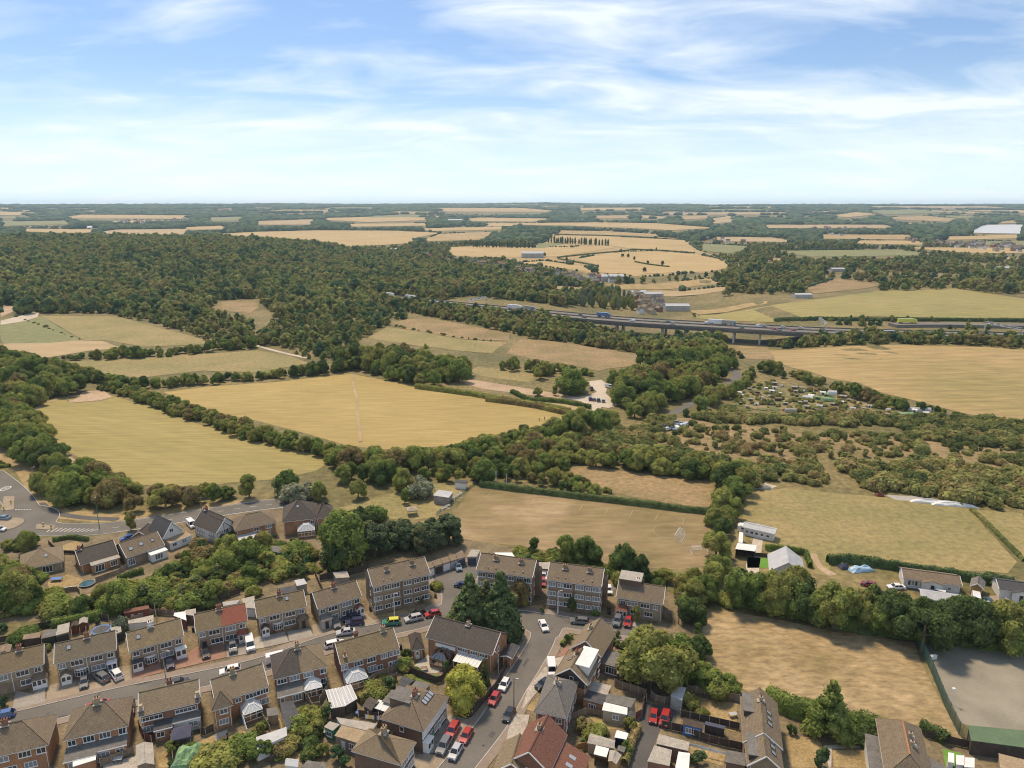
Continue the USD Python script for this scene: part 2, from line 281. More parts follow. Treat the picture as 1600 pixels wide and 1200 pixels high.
field('D',[(935,415),(1300,450),(1700,500),(1720,980),(1250,935),(1200,920),(1050,640)],'court','grey gravel court behind the green mesh fence','court',wob=(.1,9))
field('O',[(-240,215),(0,265),(300,262),(600,245),(900,238),(1300,250),(1700,270),(1750,760),(1560,735),(1420,690),(1250,670),(1130,640),(900,580),(720,540),(590,480),(400,450),(250,400),(150,380),(60,350),(-60,300)],'bigright','broad golden field on the right in front of the motorway')
field('N',[(1150,70),(1180,50),(1600,-5),(2000,-60),(2300,-100),(2780,-115),(3200,-50),(3300,75),(2800,70),(2250,60),(1900,65),(1640,95),(1400,88)],'yellowgreen','wide green-gold field on the right behind the motorway')
field('N',[(660,860),(880,820),(1000,690),(1120,690),(1230,720),(1350,715),(1600,760),(1700,790),(2200,800),(2600,830),(3200,900),(3300,980),(2900,1010),(2400,930),(1900,900),(1500,1000),(1200,900)],'scrub','open scrub of bare red-brown earth and scattered bushes at the right','scrubland')
FIELDS.pop()
field('N',[(1340,215),(1480,225),(1600,240),(1640,330),(1480,330),(1420,290),(1290,250)],'rough_dry','dry ground below the right end of the viaduct')
GOLDS=['gold','goldb','pale','gold']
far_list=[('Q','green',[(0,185),(430,180),(440,202),(0,215)]),('Q','gold',[(100,230),(640,235),(500,262),(150,248)]),('Q','pale',[(620,252),(720,236),(1170,231),(1175,267),(640,270)]),
    ('Q','gold',[(1120,222),(1380,212),(1460,232),(1200,239)]),('Q','gold',[(1350,263),(1600,250),(2000,240),(2480,243),(2750,256),(2580,292),(2560,322),(2240,338),(2190,348),(2080,322),(1950,305),(1750,290),(1600,286),(1380,283)]),
    ('Q','green',[(1290,160),(1540,155),(1500,181),(1330,183)]),('Q','pale',[(360,130),(700,110),(700,119),(380,136)]),('Q','pale',[(130,116),(290,110),(290,118),(140,122)]),('Q','gold',[(760,120),(910,115),(900,123),(770,125)]),
    ('R','pale',[(0,183),(380,170),(340,205),(0,206)]),('R','gold',[(390,165),(700,156),(1080,160),(1070,178),(700,190),(440,176)]),('R','green',[(700,150),(1040,144),(1050,157),(720,160)]),('R','gold',[(560,201),(1080,195),(1075,212),(600,218)]),
    ('R','pale',[(1100,150),(1500,146),(1490,154),(1110,158)]),('R','gold',[(1010,229),(1540,216),(1540,236),(1100,246)]),('R','goldb',[(1140,262),(1500,250),(1400,300),(1030,310)]),('R','gold',[(1200,346),(1420,336),(1600,346),(2000,345),(1890,405),(1600,412),(1240,404),(1190,380)]),
    ('R','gold',[(1430,196),(1600,196),(1600,214),(1450,215)]),('S','gold',[(180,372),(440,337),(620,336),(650,350),(290,405),(200,405)]),('S','green',[(130,322),(330,320),(200,352),(140,352)]),('S','gold',[(220,272),(560,277),(1080,301),(1150,350),(1130,380),(700,350),(600,334),(300,300)]),
    ('S','goldb',[(275,240),(600,246),(940,266),(900,280),(560,269),(285,262)]),('S','gold',[(0,196),(500,190),(900,196),(1300,226),(1000,240),(700,225),(350,212),(0,206)]),('S','goldb',[(420,150),(770,145),(760,165),(520,167)]),('S','pale',[(780,142),(960,155),(960,170),(790,162)]),
    ('S','goldb',[(1030,152),(1220,145),(1230,165),(1080,174)]),('S','pale',[(1240,166),(1360,150),(1400,186),(1260,200)]),('S','green',[(1180,322),(1500,341),(1380,385),(1180,370)]),
    ('S','gold',[(480,405),(670,376),(900,369),(1130,386),(1300,421),(1370,470),(1240,500),(830,512),(780,532),(700,512),(520,505),(540,460),(400,420)]),('S','gold',[(30,442),(200,431),(450,466),(540,512),(270,472)]),('S','goldb',[(590,582),(1250,541),(1290,571),(930,610),(690,612)]),('S','goldb',[(210,582),(480,592),(450,616),(260,606)]),
    ('S','pale',[(740,626),(900,616),(1390,593),(1380,612),(900,652)]),('S','goldb',[(1000,738),(1600,682),(1590,700),(1170,766),(1090,742)]),('T','pale',[(0,421),(80,415),(90,430),(0,433)]),('T','rough_dry',[(220,602),(430,541),(740,576),(620,602),(290,637)]),
    ('T','gold',[(1050,281),(1560,268),(1570,291),(1130,301)]),('T','gold',[(380,151),(550,125),(690,140),(500,160)]),('T','goldb',[(720,161),(1000,150),(1190,170),(1150,188),(830,176)]),('T','pale',[(960,113),(1500,135),(1490,147),(1000,124)]),
    ('T','polytunnel',[(1240,256),(1340,206),(1600,205),(1600,263)]),('T','pale',[(650,241),(860,235),(860,244),(660,250)]),('T','goldb',[(1380,200),(1540,172),(1560,195)]),('T','pale',[(180,131),(440,115),(470,129),(220,140)]),('T','pale',[(830,196),(1040,192),(1040,201),(840,203)]),
    ('T','pale',[(1380,406),(1600,415),(1600,426),(1400,416)]),('T','green',[(620,118),(900,108),(1100,128),(860,140),(740,142)]),('T','green',[(1000,148),(1300,150),(1250,168),(1190,165)]),('Q','green',[(0,158),(90,155),(120,166),(0,170)]),('Q','polytunnel',[(460,216),(620,212),(640,222),(480,225)])]
for k,m,pts in far_list:
    P=world(k,pts);d=np.hypot(*P.centroid.coords[0])
    c=K(k,*np.mean(pts,0));side='left' if c[0]<450 else 'centre' if c[0]<1050 else 'right'
    word={'gold':'golden stubble','goldb':'tawny stubble','pale':'pale stubble','green':'dull green','rough_dry':'brown rough','polytunnel':'white plastic-covered'}[m]
    where='on the far hills' if d>4500 else 'in the distance' if d>2200 else 'beyond the motorway'
    sheet('field',wobble(P,d*.003,max(20,d*.03)),M[m],label=f'{word} field {where}, at the {side} about {c[0]/16:.0f} percent across')
# the open stubble land that joins the golden fields of the middle distance
sheet('field',world('S',[(-60,372),(120,356),(210,310),(240,262),(600,262),(1000,285),(1110,305),(1160,360),(1310,415),(1370,470),(1240,503),(1000,520),(820,530),(600,520),(470,508),(330,480),(180,470),(20,448),(-60,420)]),M['goldb'],.14,'broad sweep of open stubble that joins the golden fields in the middle distance');SWEEP=FIELDS[-1]
# the many further fields of the plain
rgf=np.random.default_rng(12);made=[p.buffer(0)for p in FIELDS];far_new=[]
for _ in range(900):
    d=rgf.uniform(1500,9300);x=rgf.uniform(-.74,.74)*d
    if x<-.12*d and d<3000:continue
    if rgf.uniform()>(.9 if x>-.25*d else .45):continue
    w,dp,a=d*rgf.uniform(.035,.10),d*rgf.uniform(.045,.10),rgf.normal()*.25
    c,s=math.cos(a),math.sin(a);sk=rgf.uniform(-.4,.4)
    q=Polygon([(x+c*u*w-s*v*dp+sk*v*w,d+s*u*w+c*v*dp)for u,v in((-1,-1),(1,-1),(1,1),(-1,1))])
    if any(q.buffer(d*.008).intersects(p)for p in made):continue
    made.append(q);far_new.append((q,rgf.choice(['gold','goldb','pale','green','gold'])))
    if len(far_new)>=120:break
cn={}
for q,m in sorted(far_new,key=lambda t:t[0].centroid.x/t[0].centroid.y):
    c=q.centroid;d=c.y;side='left' if c.x<-.2*d else 'right' if c.x>.2*d else 'middle';band='nearer plain' if d<3500 else 'far plain' if d<6000 else 'farthest hills'
    word={'gold':'golden','goldb':'tawny','pale':'pale','green':'dull green'}[m];key=(word,side,band);i=cn[key]=cn.get(key,-1)+1
    sheet('field',wobble(q,d*.004,max(20,d*.03)),M[m],label=f'{word} field on the {side} of the {band}, {ordinal(i)} such from the left')
# footpath up the middle field
path=LineString([GT(x,y)for x,y in[(551,586),(553,605),(557,625),(559,650),(563,690)]])
sheet('footpath',wobble(path.buffer(.8),.5,6),M['pale'],.3,'trodden pale footpath up the middle of the golden field',keep=False)
sheet('field_edge',wobble(LineString([GT(x,y)for x,y in[(120,725),(85,700),(58,668),(50,645),(65,630),(110,620),(165,617)]]).buffer(1.3),.6,6),M['dirt'],.06,'bare worn margin round the left end of the green-gold field',keep=False)
sheet('bare_ground',wobble(world('L',[(500,560),(520,530),(640,520),(700,565),(620,585),(430,600),(440,585)]),.8,5),M['dirt'],.2,'bare trampled corner at the top of the green-gold field',keep=False)
# ================================================================== building kit
KEEPOUT=[]
def roof_mat(name,c1,c2,lich=(.30,.26,.13),w=.33,h=.30,amt=.5,rough=.8):
    """Interlocking tiles: rows and joints in the roof's own uv (metres), weathering and lichen by position."""
    return mat(name,{'t':('texture_coordinate',{}),'b':('brick_texture',{'scale':1.0,'brick_width':w,'row_height':h,'mortar_size':.022,'mortar_smooth':.4,'color1':c1,'color2':c2,'mortar':tuple(v*.45 for v in c1),'offset':.5,'bias':-.1}),
        'g':('geometry',{}),'n':('noise_texture',{'scale':.55,'detail':6.0,'roughness':.7}),'k':('map_range',{'from_min':.52,'from_max':.78,'to_min':0.0,'to_max':amt,'clamp':True}),'x':('mix',{'color2':lich}),
        'n2':('noise_texture',{'scale':3.2,'detail':5.0,'roughness':.75}),'k2':('map_range',{'from_min':.3,'from_max':.7,'to_min':.68,'to_max':1.32}),'y':('mix',{'mix_type':'multiply','fac':1.0}),'bp':('bump',{'strength':.6,'distance':.04}),
        'p':('principled_bsdf',{'roughness':rough,'specular_ior_level':.3})},
        [('t.UV','b.vector'),('g.position','n.vector'),('g.position','n2.vector'),('n.fac','k.value'),('b.color','x.color1'),('k.result','x.fac'),('n2.fac','k2.value'),('x.color','y.color1'),('k2.result','y.color2'),('y.color','p.base_color'),('b.fac','bp.height'),('bp.normal','p.normal')])
M['roof_olive']=roof_mat('roof_olive',(.215,.165,.095),(.175,.134,.080))
M['roof_brown']=roof_mat('roof_brown',(.215,.165,.112),(.175,.135,.093))
M['roof_tan']=roof_mat('roof_tan',(.25,.195,.125),(.21,.165,.108),(.31,.25,.13))
M['roof_olive_b']=roof_mat('roof_olive_light',(.245,.19,.112),(.205,.158,.096),(.29,.255,.10),amt=.75)
M['roof_olive_c']=roof_mat('roof_olive_grey',(.195,.158,.108),(.16,.13,.09),(.20,.20,.11),amt=.6)
M['roof_dark']=roof_mat('roof_dark',(.105,.088,.074),(.085,.072,.062),(.16,.14,.09),amt=.3)
M['roof_slate']=roof_mat('roof_slate',(.085,.085,.088),(.07,.07,.075),(.14,.13,.10),amt=.25)
M['roof_red']=roof_mat('roof_red',(.30,.105,.065),(.255,.09,.058),(.22,.10,.06),amt=.3)
M['roof_redbrown']=roof_mat('roof_redbrown',(.215,.098,.066),(.18,.082,.058),(.17,.10,.06),amt=.3)
M['roof_grey']=roof_mat('roof_grey',(.20,.185,.165),(.17,.158,.142),(.25,.22,.15),amt=.35)
def wall_mat(name,c,var=.22):return mottled(name,[(.3,tuple(v*(1-var)for v in c)),(.7,tuple(v*(1+var)for v in c))],.6,scale2=6.0,amt2=.22)
M['brick_buff']=wall_mat('brick_buff',(.235,.172,.118));M['brick_tan']=wall_mat('brick_tan',(.285,.235,.165));M['brick_orange']=wall_mat('brick_orange',(.33,.17,.09));M['brick_red']=wall_mat('brick_red',(.225,.112,.074));M['brick_brown']=wall_mat('brick_brown',(.155,.098,.068))
M['render']=wall_mat('cream_render',(.36,.30,.215),.08);M['white_render']=wall_mat('white_render',(.62,.60,.56),.06);M['grey_render']=wall_mat('grey_render',(.36,.35,.33),.08);M['block']=wall_mat('grey_block',(.26,.235,.20))
M['white']=plain('white_frame',(.74,.74,.72),.35);M['glass']=plain('window_glass',(.022,.026,.03),.06,spec=.8);M['glass_pale']=plain('window_blind',(.22,.23,.24),.15,spec=.6)
M['glass_mid']=plain('window_curtain',(.08,.085,.09),.08,spec=.7);M['black']=plain('black_plastic',(.025,.025,.027),.45);M['felt']=mottled('roof_felt',[(.3,(.12,.115,.105)),(.7,(.18,.17,.155))],.7,scale2=5);M['felt_tan']=mottled('tan_felt',[(.3,(.27,.20,.12)),(.7,(.36,.28,.18))],.7,scale2=5)
M['felt_dark']=mottled('dark_felt',[(.3,(.055,.055,.06)),(.7,(.09,.09,.095))],.7,scale2=5);M['cement']=mottled('cement_sheet',[(.3,(.29,.265,.225)),(.7,(.40,.365,.31))],.8,scale2=6)
M['metal_roof']=mottled('metal_sheet',[(.3,(.36,.37,.38)),(.7,(.46,.46,.46))],.5,scale2=4,amt2=.12,rough=.45);M['white_roof']=mottled('white_sheet',[(.3,(.60,.60,.58)),(.7,(.74,.73,.71))],.5,scale2=3,amt2=.1,rough=.5)
M['wood']=mottled('fence_wood',[(.3,(.17,.125,.085)),(.7,(.27,.205,.145))],.7,scale2=7);M['wood_dark']=mottled('dark_wood',[(.3,(.055,.042,.034)),(.7,(.09,.07,.056))],.7,scale2=7);M['wood_red']=mottled('red_wood',[(.3,(.13,.045,.032)),(.7,(.18,.065,.045))],.7,scale2=7);M['wood_gold']=mottled('golden_wood',[(.3,(.30,.17,.06)),(.7,(.40,.25,.10))],.7,scale2=7)
M['concrete']=mottled('concrete',[(.3,(.30,.28,.25)),(.7,(.40,.375,.34))],.6,scale2=5);M['poly']=mat('polycarbonate',{'d':('principled_bsdf',{'base_color':(.62,.64,.64),'roughness':.3}),'t':('transparent_bsdf',{}),'m':('mix_closure',{'fac':.22})},[('d.BSDF','m.closure1'),('t.BSDF','m.closure2')],surface='m.closure')
M['pane']=mat('clear_pane',{'f':('fresnel',{'IOR':1.5}),'a':('math',{'math_type':'add','value2':.18}),'g':('glossy_bsdf',{'color':(.9,.92,.95),'roughness':.03}),'t':('transparent_bsdf',{'color':(.62,.66,.68)}),'m':('mix_closure',{})},[('f.fac','a.value1'),('a.value','m.fac'),('t.BSDF','m.closure1'),('g.BSDF','m.closure2')],surface='m.closure')
M['blue']=plain('blue_paint',(.05,.16,.42),.5);M['blue_pale']=plain('pale_blue_sheet',(.30,.46,.60),.5);M['navy']=plain('navy_canvas',(.060,.062,.10),.8);M['green_tarp']=mottled('green_tarpaulin',[(.3,(.17,.29,.14)),(.7,(.25,.38,.20))],.8,scale2=3);M['green']=M['green']
M['green_paint']=plain('green_paint',(.05,.17,.10),.5);M['green_roof']=mottled('green_sheet',[(.3,(.09,.14,.08)),(.7,(.12,.175,.10))],.3,scale2=2,amt2=.12);M['mesh_green']=plain('green_mesh',(.04,.10,.075),.5)
def wpt(k,p,z=0.0):
    if len(p)==3:k,p=p[0],p[1:]
    return G(*K(k,*p),z)
def add_window(parent,o,u,nrm,x,z,w,h,mull=2,pane='glass',frame='white',sill=True,transom=False):
    """o: wall origin (xyz), u: along the wall, nrm: outward. A frame that stands proud and a pane in it."""
    o,u,nrm=np.array(o,float),np.array(u,float),np.array(nrm,float);up=np.array([0,0,1.0]);ax=[u,nrm,up];c=o+u*x+up*(z+h/2);t=.085
    f=MB()
    for sx in(-1,1):f.obox(c+u*sx*(w/2-t/2)+nrm*.035,ax,(t,.07,h))
    for sz in(-1,1):f.obox(c+up*sz*(h/2-t/2)+nrm*.033,ax,(w-2*t,.066,t))
    for k in range(1,mull):f.obox(c+u*(-w/2+w*k/mull)+nrm*.03,ax,(.075,.06,h-2*t))
    if transom:f.obox(c+up*h*.22+nrm*.028,ax,(w-2*t,.056,.06))
    if sill:f.obox(c-up*(h/2+.04)+nrm*.06,ax,(w+.16,.12,.075))
    p=f.build('window',M[frame],parent)
    q=MB();q.obox(c+nrm*.012,ax,(w-2*t,.016,h-2*t));q.build('pane',M[pane if pane!='glass' else('glass','glass','glass_pale','glass_mid')[int(abs(x*7.3+z*3.1+o[0]*1.7))%4]],p);return p
def add_door(parent,o,u,nrm,x,w=.95,h=2.05,m='white',glaz=True):
    o,u,nrm=np.array(o,float),np.array(u,float),np.array(nrm,float);up=np.array([0,0,1.0]);ax=[u,nrm,up];c=o+u*x+up*h/2
    d=MB();d.obox(c+nrm*.02,ax,(w,.05,h));p=d.build('door',M[m],parent)
    if glaz:q=MB();q.obox(c+up*h*.2+nrm*.05,ax,(w*.5,.014,h*.36));q.build('pane',M['glass'],p)
    q=MB();q.obox(c+u*w*.38+nrm*.065,ax,(.06,.04,.16));q.build('handle',M['black'],p)
def slope_quad(mb,a,b,c,d,th=.14):
    """Roof slope a,b (eave) c,d (top) as a slab with its own uv in metres."""
    a,b,c,d=(np.asarray(p,float)for p in(a,b,c,d));n=np.cross(b-a,d-a);n/=np.linalg.norm(n);n=n if n[2]>0 else-n
    e=(b-a)/np.linalg.norm(b-a);up=np.cross(n,e);up=up if np.dot(up,d-a)>0 else-up
    uv=[(np.dot(p-a,e),np.dot(p-a,up))for p in(a,b,c,d)];T=[p+n*th for p in(a,b,c,d)]
    if np.linalg.norm(c-d)<1e-6:T,B,uv=T[:3],[a,b,c],uv[:3]
    else:B=[a,b,c,d]
    mb.poly(T,uv);k=len(T)
    for i in range(k):j=(i+1)%k;mb.poly([B[i],B[j],T[j],T[i]])
def roof_on(mb,L,D,e,rise,kind,axis,hip=None):
    if kind=='gable' and axis=='x':
        r=e+rise
        slope_quad(mb,(0,0,e),(L,0,e),(L,D/2,r),(0,D/2,r));slope_quad(mb,(L,D,e),(0,D,e),(0,D/2,r),(L,D/2,r));return[(0,D/2,r+.14),(L,D/2,r+.14)]
    if kind=='gable':
        r=e+rise
        slope_quad(mb,(0,D,e),(0,0,e),(L/2,0,r),(L/2,D,r));slope_quad(mb,(L,0,e),(L,D,e),(L/2,D,r),(L/2,0,r));return[(L/2,0,r+.14),(L/2,D,r+.14)]
    r=e+rise;h=hip if hip is not None else min(L,D)/2
    if axis=='x':
        a,b=(h,D/2,r),(L-h,D/2,r)
        slope_quad(mb,(0,0,e),(L,0,e),b,a);slope_quad(mb,(L,D,e),(0,D,e),a,b);slope_quad(mb,(0,D,e),(0,0,e),a,a);slope_quad(mb,(L,0,e),(L,D,e),b,b)
    else:
        a,b=(L/2,h,r),(L/2,D-h,r)
        slope_quad(mb,(0,D,e),(0,0,e),a,b);slope_quad(mb,(L,0,e),(L,D,e),b,a);slope_quad(mb,(0,0,e),(L,0,e),a,a);slope_quad(mb,(L,D,e),(0,D,e),b,b)
    return[np.add(a,(0,0,.14)),np.add(b,(0,0,.14))]
class House:
    """A house whose front eave runs from survey point A to B at height EAVE; it is DEPTH deep behind that line."""
    def __init__(s,name,label,k,A,B,eave,depth,rise,roof='gable',axis='x',rm='roof_olive',wm='brick_tan',wm2=None,split=None,cat='house',hip=None,ridge=True,ov=.35,group=None,side='left',gutter=True,on=None):
        a,b=wpt(k,A,eave),wpt(k,B,eave)
        if on:                              # survey points of the ridge, near and far end: they give the heading and the depth
            W=float(np.linalg.norm(b-a));N,F_=wpt(k,on[0],eave+rise),wpt(k,on[1],eave+rise);d=(F_-N)/np.linalg.norm(F_-N);depth=float(np.linalg.norm(F_-N))+(hip or 0);N=N-d*(hip or 0);q=np.array([d[1],-d[0]]);a,b=N-q*W/2,N+q*W/2
        s.L,s.D,s.e,s.rise,s.o=float(np.linalg.norm(b-a)),depth,eave,rise,ov
        rz=math.atan2(b[1]-a[1],b[0]-a[0]);s.rz,s.a=rz,a;s.axis,s.kind=axis,roof
        s.p=thing(name,label,cat,(a[0],a[1],0),rz,group);L,D,e,o=s.L,depth,eave,ov
        c,sn=math.cos(rz),math.sin(rz);s.R=lambda x,y:(a[0]+c*x-sn*y,a[1]+sn*x+c*y)
        KEEPOUT.append(Polygon([s.R(*q)for q in((0,0),(L,0),(L,D),(0,D))]))
        w=MB();zs=split if(wm2 and split)else e-.02
        w.box(o,L-o,o,D-o,-.2,zs,False);top=w
        if wm2 and split:top=MB();top.box(o,L-o,o,D-o,zs,e-.02,True)
        if roof=='gable':
            k_=rise/(D/2 if axis=='x' else L/2);g=e-.02
            if axis=='x':
                for x0,x1 in((o,o+.25),(L-o-.25,L-o)):
                    f=[(o,g+o*k_),(D/2,e+rise-.03),(D-o,g+o*k_)]
                    for x,rev in((x0,1),(x1,0)):
                        pl=[(x,o,g)]+[(x,y,z)for y,z in f][::1]+[(x,D-o,g)];top.poly(pl if rev else pl[::-1])
            else:
                for y0,y1 in((o,o+.25),(D-o-.25,D-o)):
                    f=[(o,g+o*k_),(L/2,e+rise-.03),(L-o,g+o*k_)]
                    for y,rev in((y0,0),(y1,1)):
                        pl=[(o,y,g)]+[(x,y,z)for x,z in f]+[(L-o,y,g)];top.poly(pl if rev else pl[::-1])
        w.build('wall',M[wm],s.p)
        if top is not w:top.build('upper_wall',M[wm2],s.p)
        r=MB();s.ends=roof_on(r,L,D,e,rise,roof,axis,hip);s.roof=r.build('roof',M[rm],s.p,uv=True)
        if ridge:q=MB();q.bar(s.ends[0],s.ends[1],.26,.14);q.build('ridge_tiles',M[rm],s.roof)
        if gutter:
            g=MB()
            if axis=='x' or roof=='hip':g.box(0,L,-.09,.02,e-.06,e+.04);
            if axis=='y' or roof=='hip':g.box(-.09,.02,0,D,e-.06,e+.04);g.box(L-.02,L+.09,0,D,e-.06,e+.04)
            if axis=='y' and roof=='gable':
                g.bar((0,-.03,e+.1),(L/2,-.03,e+rise+.1),.1,.22);g.bar((L,-.03,e+.1),(L/2,-.03,e+rise+.1),.1,.22)
            if axis=='x' and roof=='gable':
                for x in(-.03,L+.03):g.bar((x,0,e+.1),(x,D/2,e+rise+.1),.1,.2)
            g.build('gutter',M['white'],s.p)
            dp=MB()
            for x in(o+.2,L-o-.2):dp.cyl((x,o-.06,0),(x,o-.06,e-.05),.045,n=6)
            dp.build('downpipe',M['white'],s.p)
    def wall(s,face):
        o,L,D=s.o,s.L,s.D
        return{'f':((o,o,0),(1,0,0),(0,-1,0)),'l':((o,D-o,0),(0,-1,0),(-1,0,0)),'r':((L-o,o,0),(0,1,0),(1,0,0)),'b':((L-o,D-o,0),(-1,0,0),(0,1,0))}[face]
    def win(s,x,z,w,h,mull=2,face='f',**kw):add_window(s.p,*s.wall(face),x-(s.o if face=='f' else 0),z,w,h,mull,**kw);return s
    def wins(s,fr,z,sizes,face='f',**kw):
        Lx=s.L if face=='f' else s.D
        for f,(w,h,m)in zip(fr,sizes):s.win(f*Lx,z,w,h,m,face,**kw)
        return s
    def door(s,x,face='f',**kw):add_door(s.p,*s.wall(face),x-(s.o if face=='f' else 0),**kw);return s
    def chimney(s,t,w=.9,h=1.1,m='brick_red',off=0.0,pots=2,deep=.6):
        a,b=np.array(s.ends[0]),np.array(s.ends[1]);d=(b-a)/max(np.linalg.norm(b-a),1e-6);n=np.array([-d[1],d[0],0]);c=a*(1-t)+b*t+n*off;c[2]-=abs(off)*.5
        q=MB();q.obox(c+[0,0,h/2-.6],[d,n,[0,0,1]],(w,deep,h+1.0));q.obox(c+[0,0,h-.06],[d,n,[0,0,1]],(w+.12,deep+.12,.12));p=q.build('chimney',M[m],s.roof)
        for i in range(pots):q=MB();z=c+d*(w*(i+.5)/pots-w/2);q.cyl(z+[0,0,h],z+[0,0,h+.38],.13,.11,8);q.build('chimney_pot',M['roof_red'],s.p)
        q=MB();q.obox(c+[0,0,-.12],[d,n,[0,0,1]],(w+.5,deep+.9,.06));q.build('flashing',M['cement'],s.p);return s
    def rooflight(s,x,y,w=.8,h=1.0):      # x along, y up the front slope (horizontal distance from the eave)
        k=s.rise/(s.D/2 if s.axis=='x' else s.L/2);n=np.array([0,-k,1.0])if s.axis=='x' else np.array([-k,0,1.0])
        if s.axis=='y' and x>s.L/2:n=np.array([k,0,1.0])
        n/=np.linalg.norm(n);u=np.array([1.0,0,0])if s.axis=='x' else np.array([0,1.0,0]);v=np.cross(n,u)
        z=s.e+k*(min(y,s.D-y)if s.axis=='x' else min(x,s.L-x));c=np.array([x,y,z])+n*.2
        q=MB();
        for sg in(-1,1):q.obox(c+u*sg*w/2,[u,v,n],(.09,h+.09,.12));q.obox(c+v*sg*h/2,[u,v,n],(w-.09,.09,.11))
        p=q.build('roof_window',M['black'],s.roof);q=MB();q.obox(c,[u,v,n],(w-.09,h-.09,.06));q.build('pane',M['roofpane'],s.p);return s
    def porch(s,x,w=1.9,d=1.3,h=2.35,kind='gable',rm='roof_brown',wm='white',glaz=True):
        o=s.o;y0=o-d;q=MB();q.box(x-w/2,x+w/2,y0,o,0,h);p=q.build('porch',M[wm],s.p);r=MB()
        if kind=='gable':
            for a,b in(((x-w/2-.15,o,h),(x-w/2-.15,y0-.2,h)),((x+w/2+.15,y0-.2,h),(x+w/2+.15,o,h))):slope_quad(r,a,b,(x,b[1],h+.75),(x,a[1],h+.75),.08)
            q=MB();q.poly([(x-w/2,y0,h),(x+w/2,y0,h),(x,y0,h+.68)]);q.build('porch_gable',M[wm],p)
        elif kind=='hip':slope_quad(r,(x-w/2-.2,y0-.2,h),(x+w/2+.2,y0-.2,h),(x+w/4,o,h+.9),(x-w/4,o,h+.9),.08);slope_quad(r,(x-w/2-.2,o,h),(x-w/2-.2,y0-.2,h),(x-w/4,o,h+.9),(x-w/4,o,h+.9),.08);slope_quad(r,(x+w/2+.2,y0-.2,h),(x+w/2+.2,o,h),(x+w/4,o,h+.9),(x+w/4,o,h+.9),.08)
        elif kind=='lean':slope_quad(r,(x-w/2-.2,y0-.25,h),(x+w/2+.2,y0-.25,h),(x+w/2+.2,o,h+.7),(x-w/2-.2,o,h+.7),.1)
        else:r.box(x-w/2-.12,x+w/2+.12,y0-.15,o,h,h+.16)
        r.build('porch_roof',M[rm],p,uv=True)
        if glaz:
            q=MB();n=3 if w>2.4 else 2
            for i in range(n):
                cx=x-w/2+w*(i+.5)/n;q.box(cx-w/n*.36,cx+w/n*.36,y0-.025,y0-.005,1.0 if i!=n-1 else 1.1,h-.25)
            q.build('pane',M['glass'],p);q=MB();q.box(x+w/2-w/n+.1,x+w/2-.12,y0-.045,y0-.008,.05,1.0);q.build('porch_door',M['white'],p)
        else:q=MB();q.box(x-.42,x+.42,y0-.03,y0-.004,.05,2.05);q.build('porch_door',M['black'],p)
        return s
    def bay(s,x,w=2.6,d=.6,z0=.7,h=1.5,skirt=True):
        o=s.o;q=MB();a=[(x-w/2,o,0),(x-w/2+.5,o-d,0),(x+w/2-.5,o-d,0),(x+w/2,o,0)];q.prism([p[:2]for p in a],0 if skirt else z0-.2,z0);p=q.build('bay_window',M['brick_red']if skirt else M['white'],s.p)
        q=MB();q.prism([(c[0],c[1])for c in a],z0+h,z0+h+.16);q.build('bay_roof',M['white'],p)
        q=MB();g=MB()
        for(ax,ay,_),(bx,by,_)in zip(a[:-1],a[1:]):
            for t in np.linspace(0,1,4 if abs(by-ay)<.01 else 2):q.bar((ax+(bx-ax)*t,ay+(by-ay)*t,z0),(ax+(bx-ax)*t,ay+(by-ay)*t,z0+h),.1)
            q.bar((ax,ay,z0+.04),(bx,by,z0+.04),.1);q.bar((ax,ay,z0+h*.72),(bx,by,z0+h*.72),.07);g.poly([(ax,ay+.03,z0),(bx,by+.03,z0),(bx,by+.03,z0+h),(ax,ay+.03,z0+h)])
        q.build('bay_frame',M['white'],p);g.build('pane',M['glass'],p);return s
M['roofpane']=plain('roof_window_glass',(.30,.33,.36),.08,spec=.8)
def annex(house,x0,x1,d,h,rm='felt',wm='brick_tan',slope=.4,wins=(),frame='white',name='rear_extension',label=None):
    """A single-storey part against the front of a house, flat or lean-to."""
    o=house.o;q=MB();q.box(x0,x1,o-d,o,-.1,h);p=q.build(name,M[wm],house.p,label=label);r=MB()
    slope_quad(r,(x0-.15,o-d-.2,h),(x1+.15,o-d-.2,h),(x1+.15,o+.0,h+slope),(x0-.15,o+.0,h+slope),.12);r.build('extension_roof',M[rm],p,uv=True)
    q=MB();q.box(x0-.17,x1+.17,o-d-.25,o-d-.16,h-.08,h+.12);q.build('fascia',M['white'],p)
    for x,z,w,hh,m in wins:add_window(house.p,(0,o-d,0),(1,0,0),(0,-1,0),x,z,w,hh,m,frame=frame)
    c,sn=math.cos(house.rz),math.sin(house.rz);KEEPOUT.append(Polygon([house.R(x0,o-d),house.R(x1,o-d),house.R(x1,o),house.R(x0,o)]))
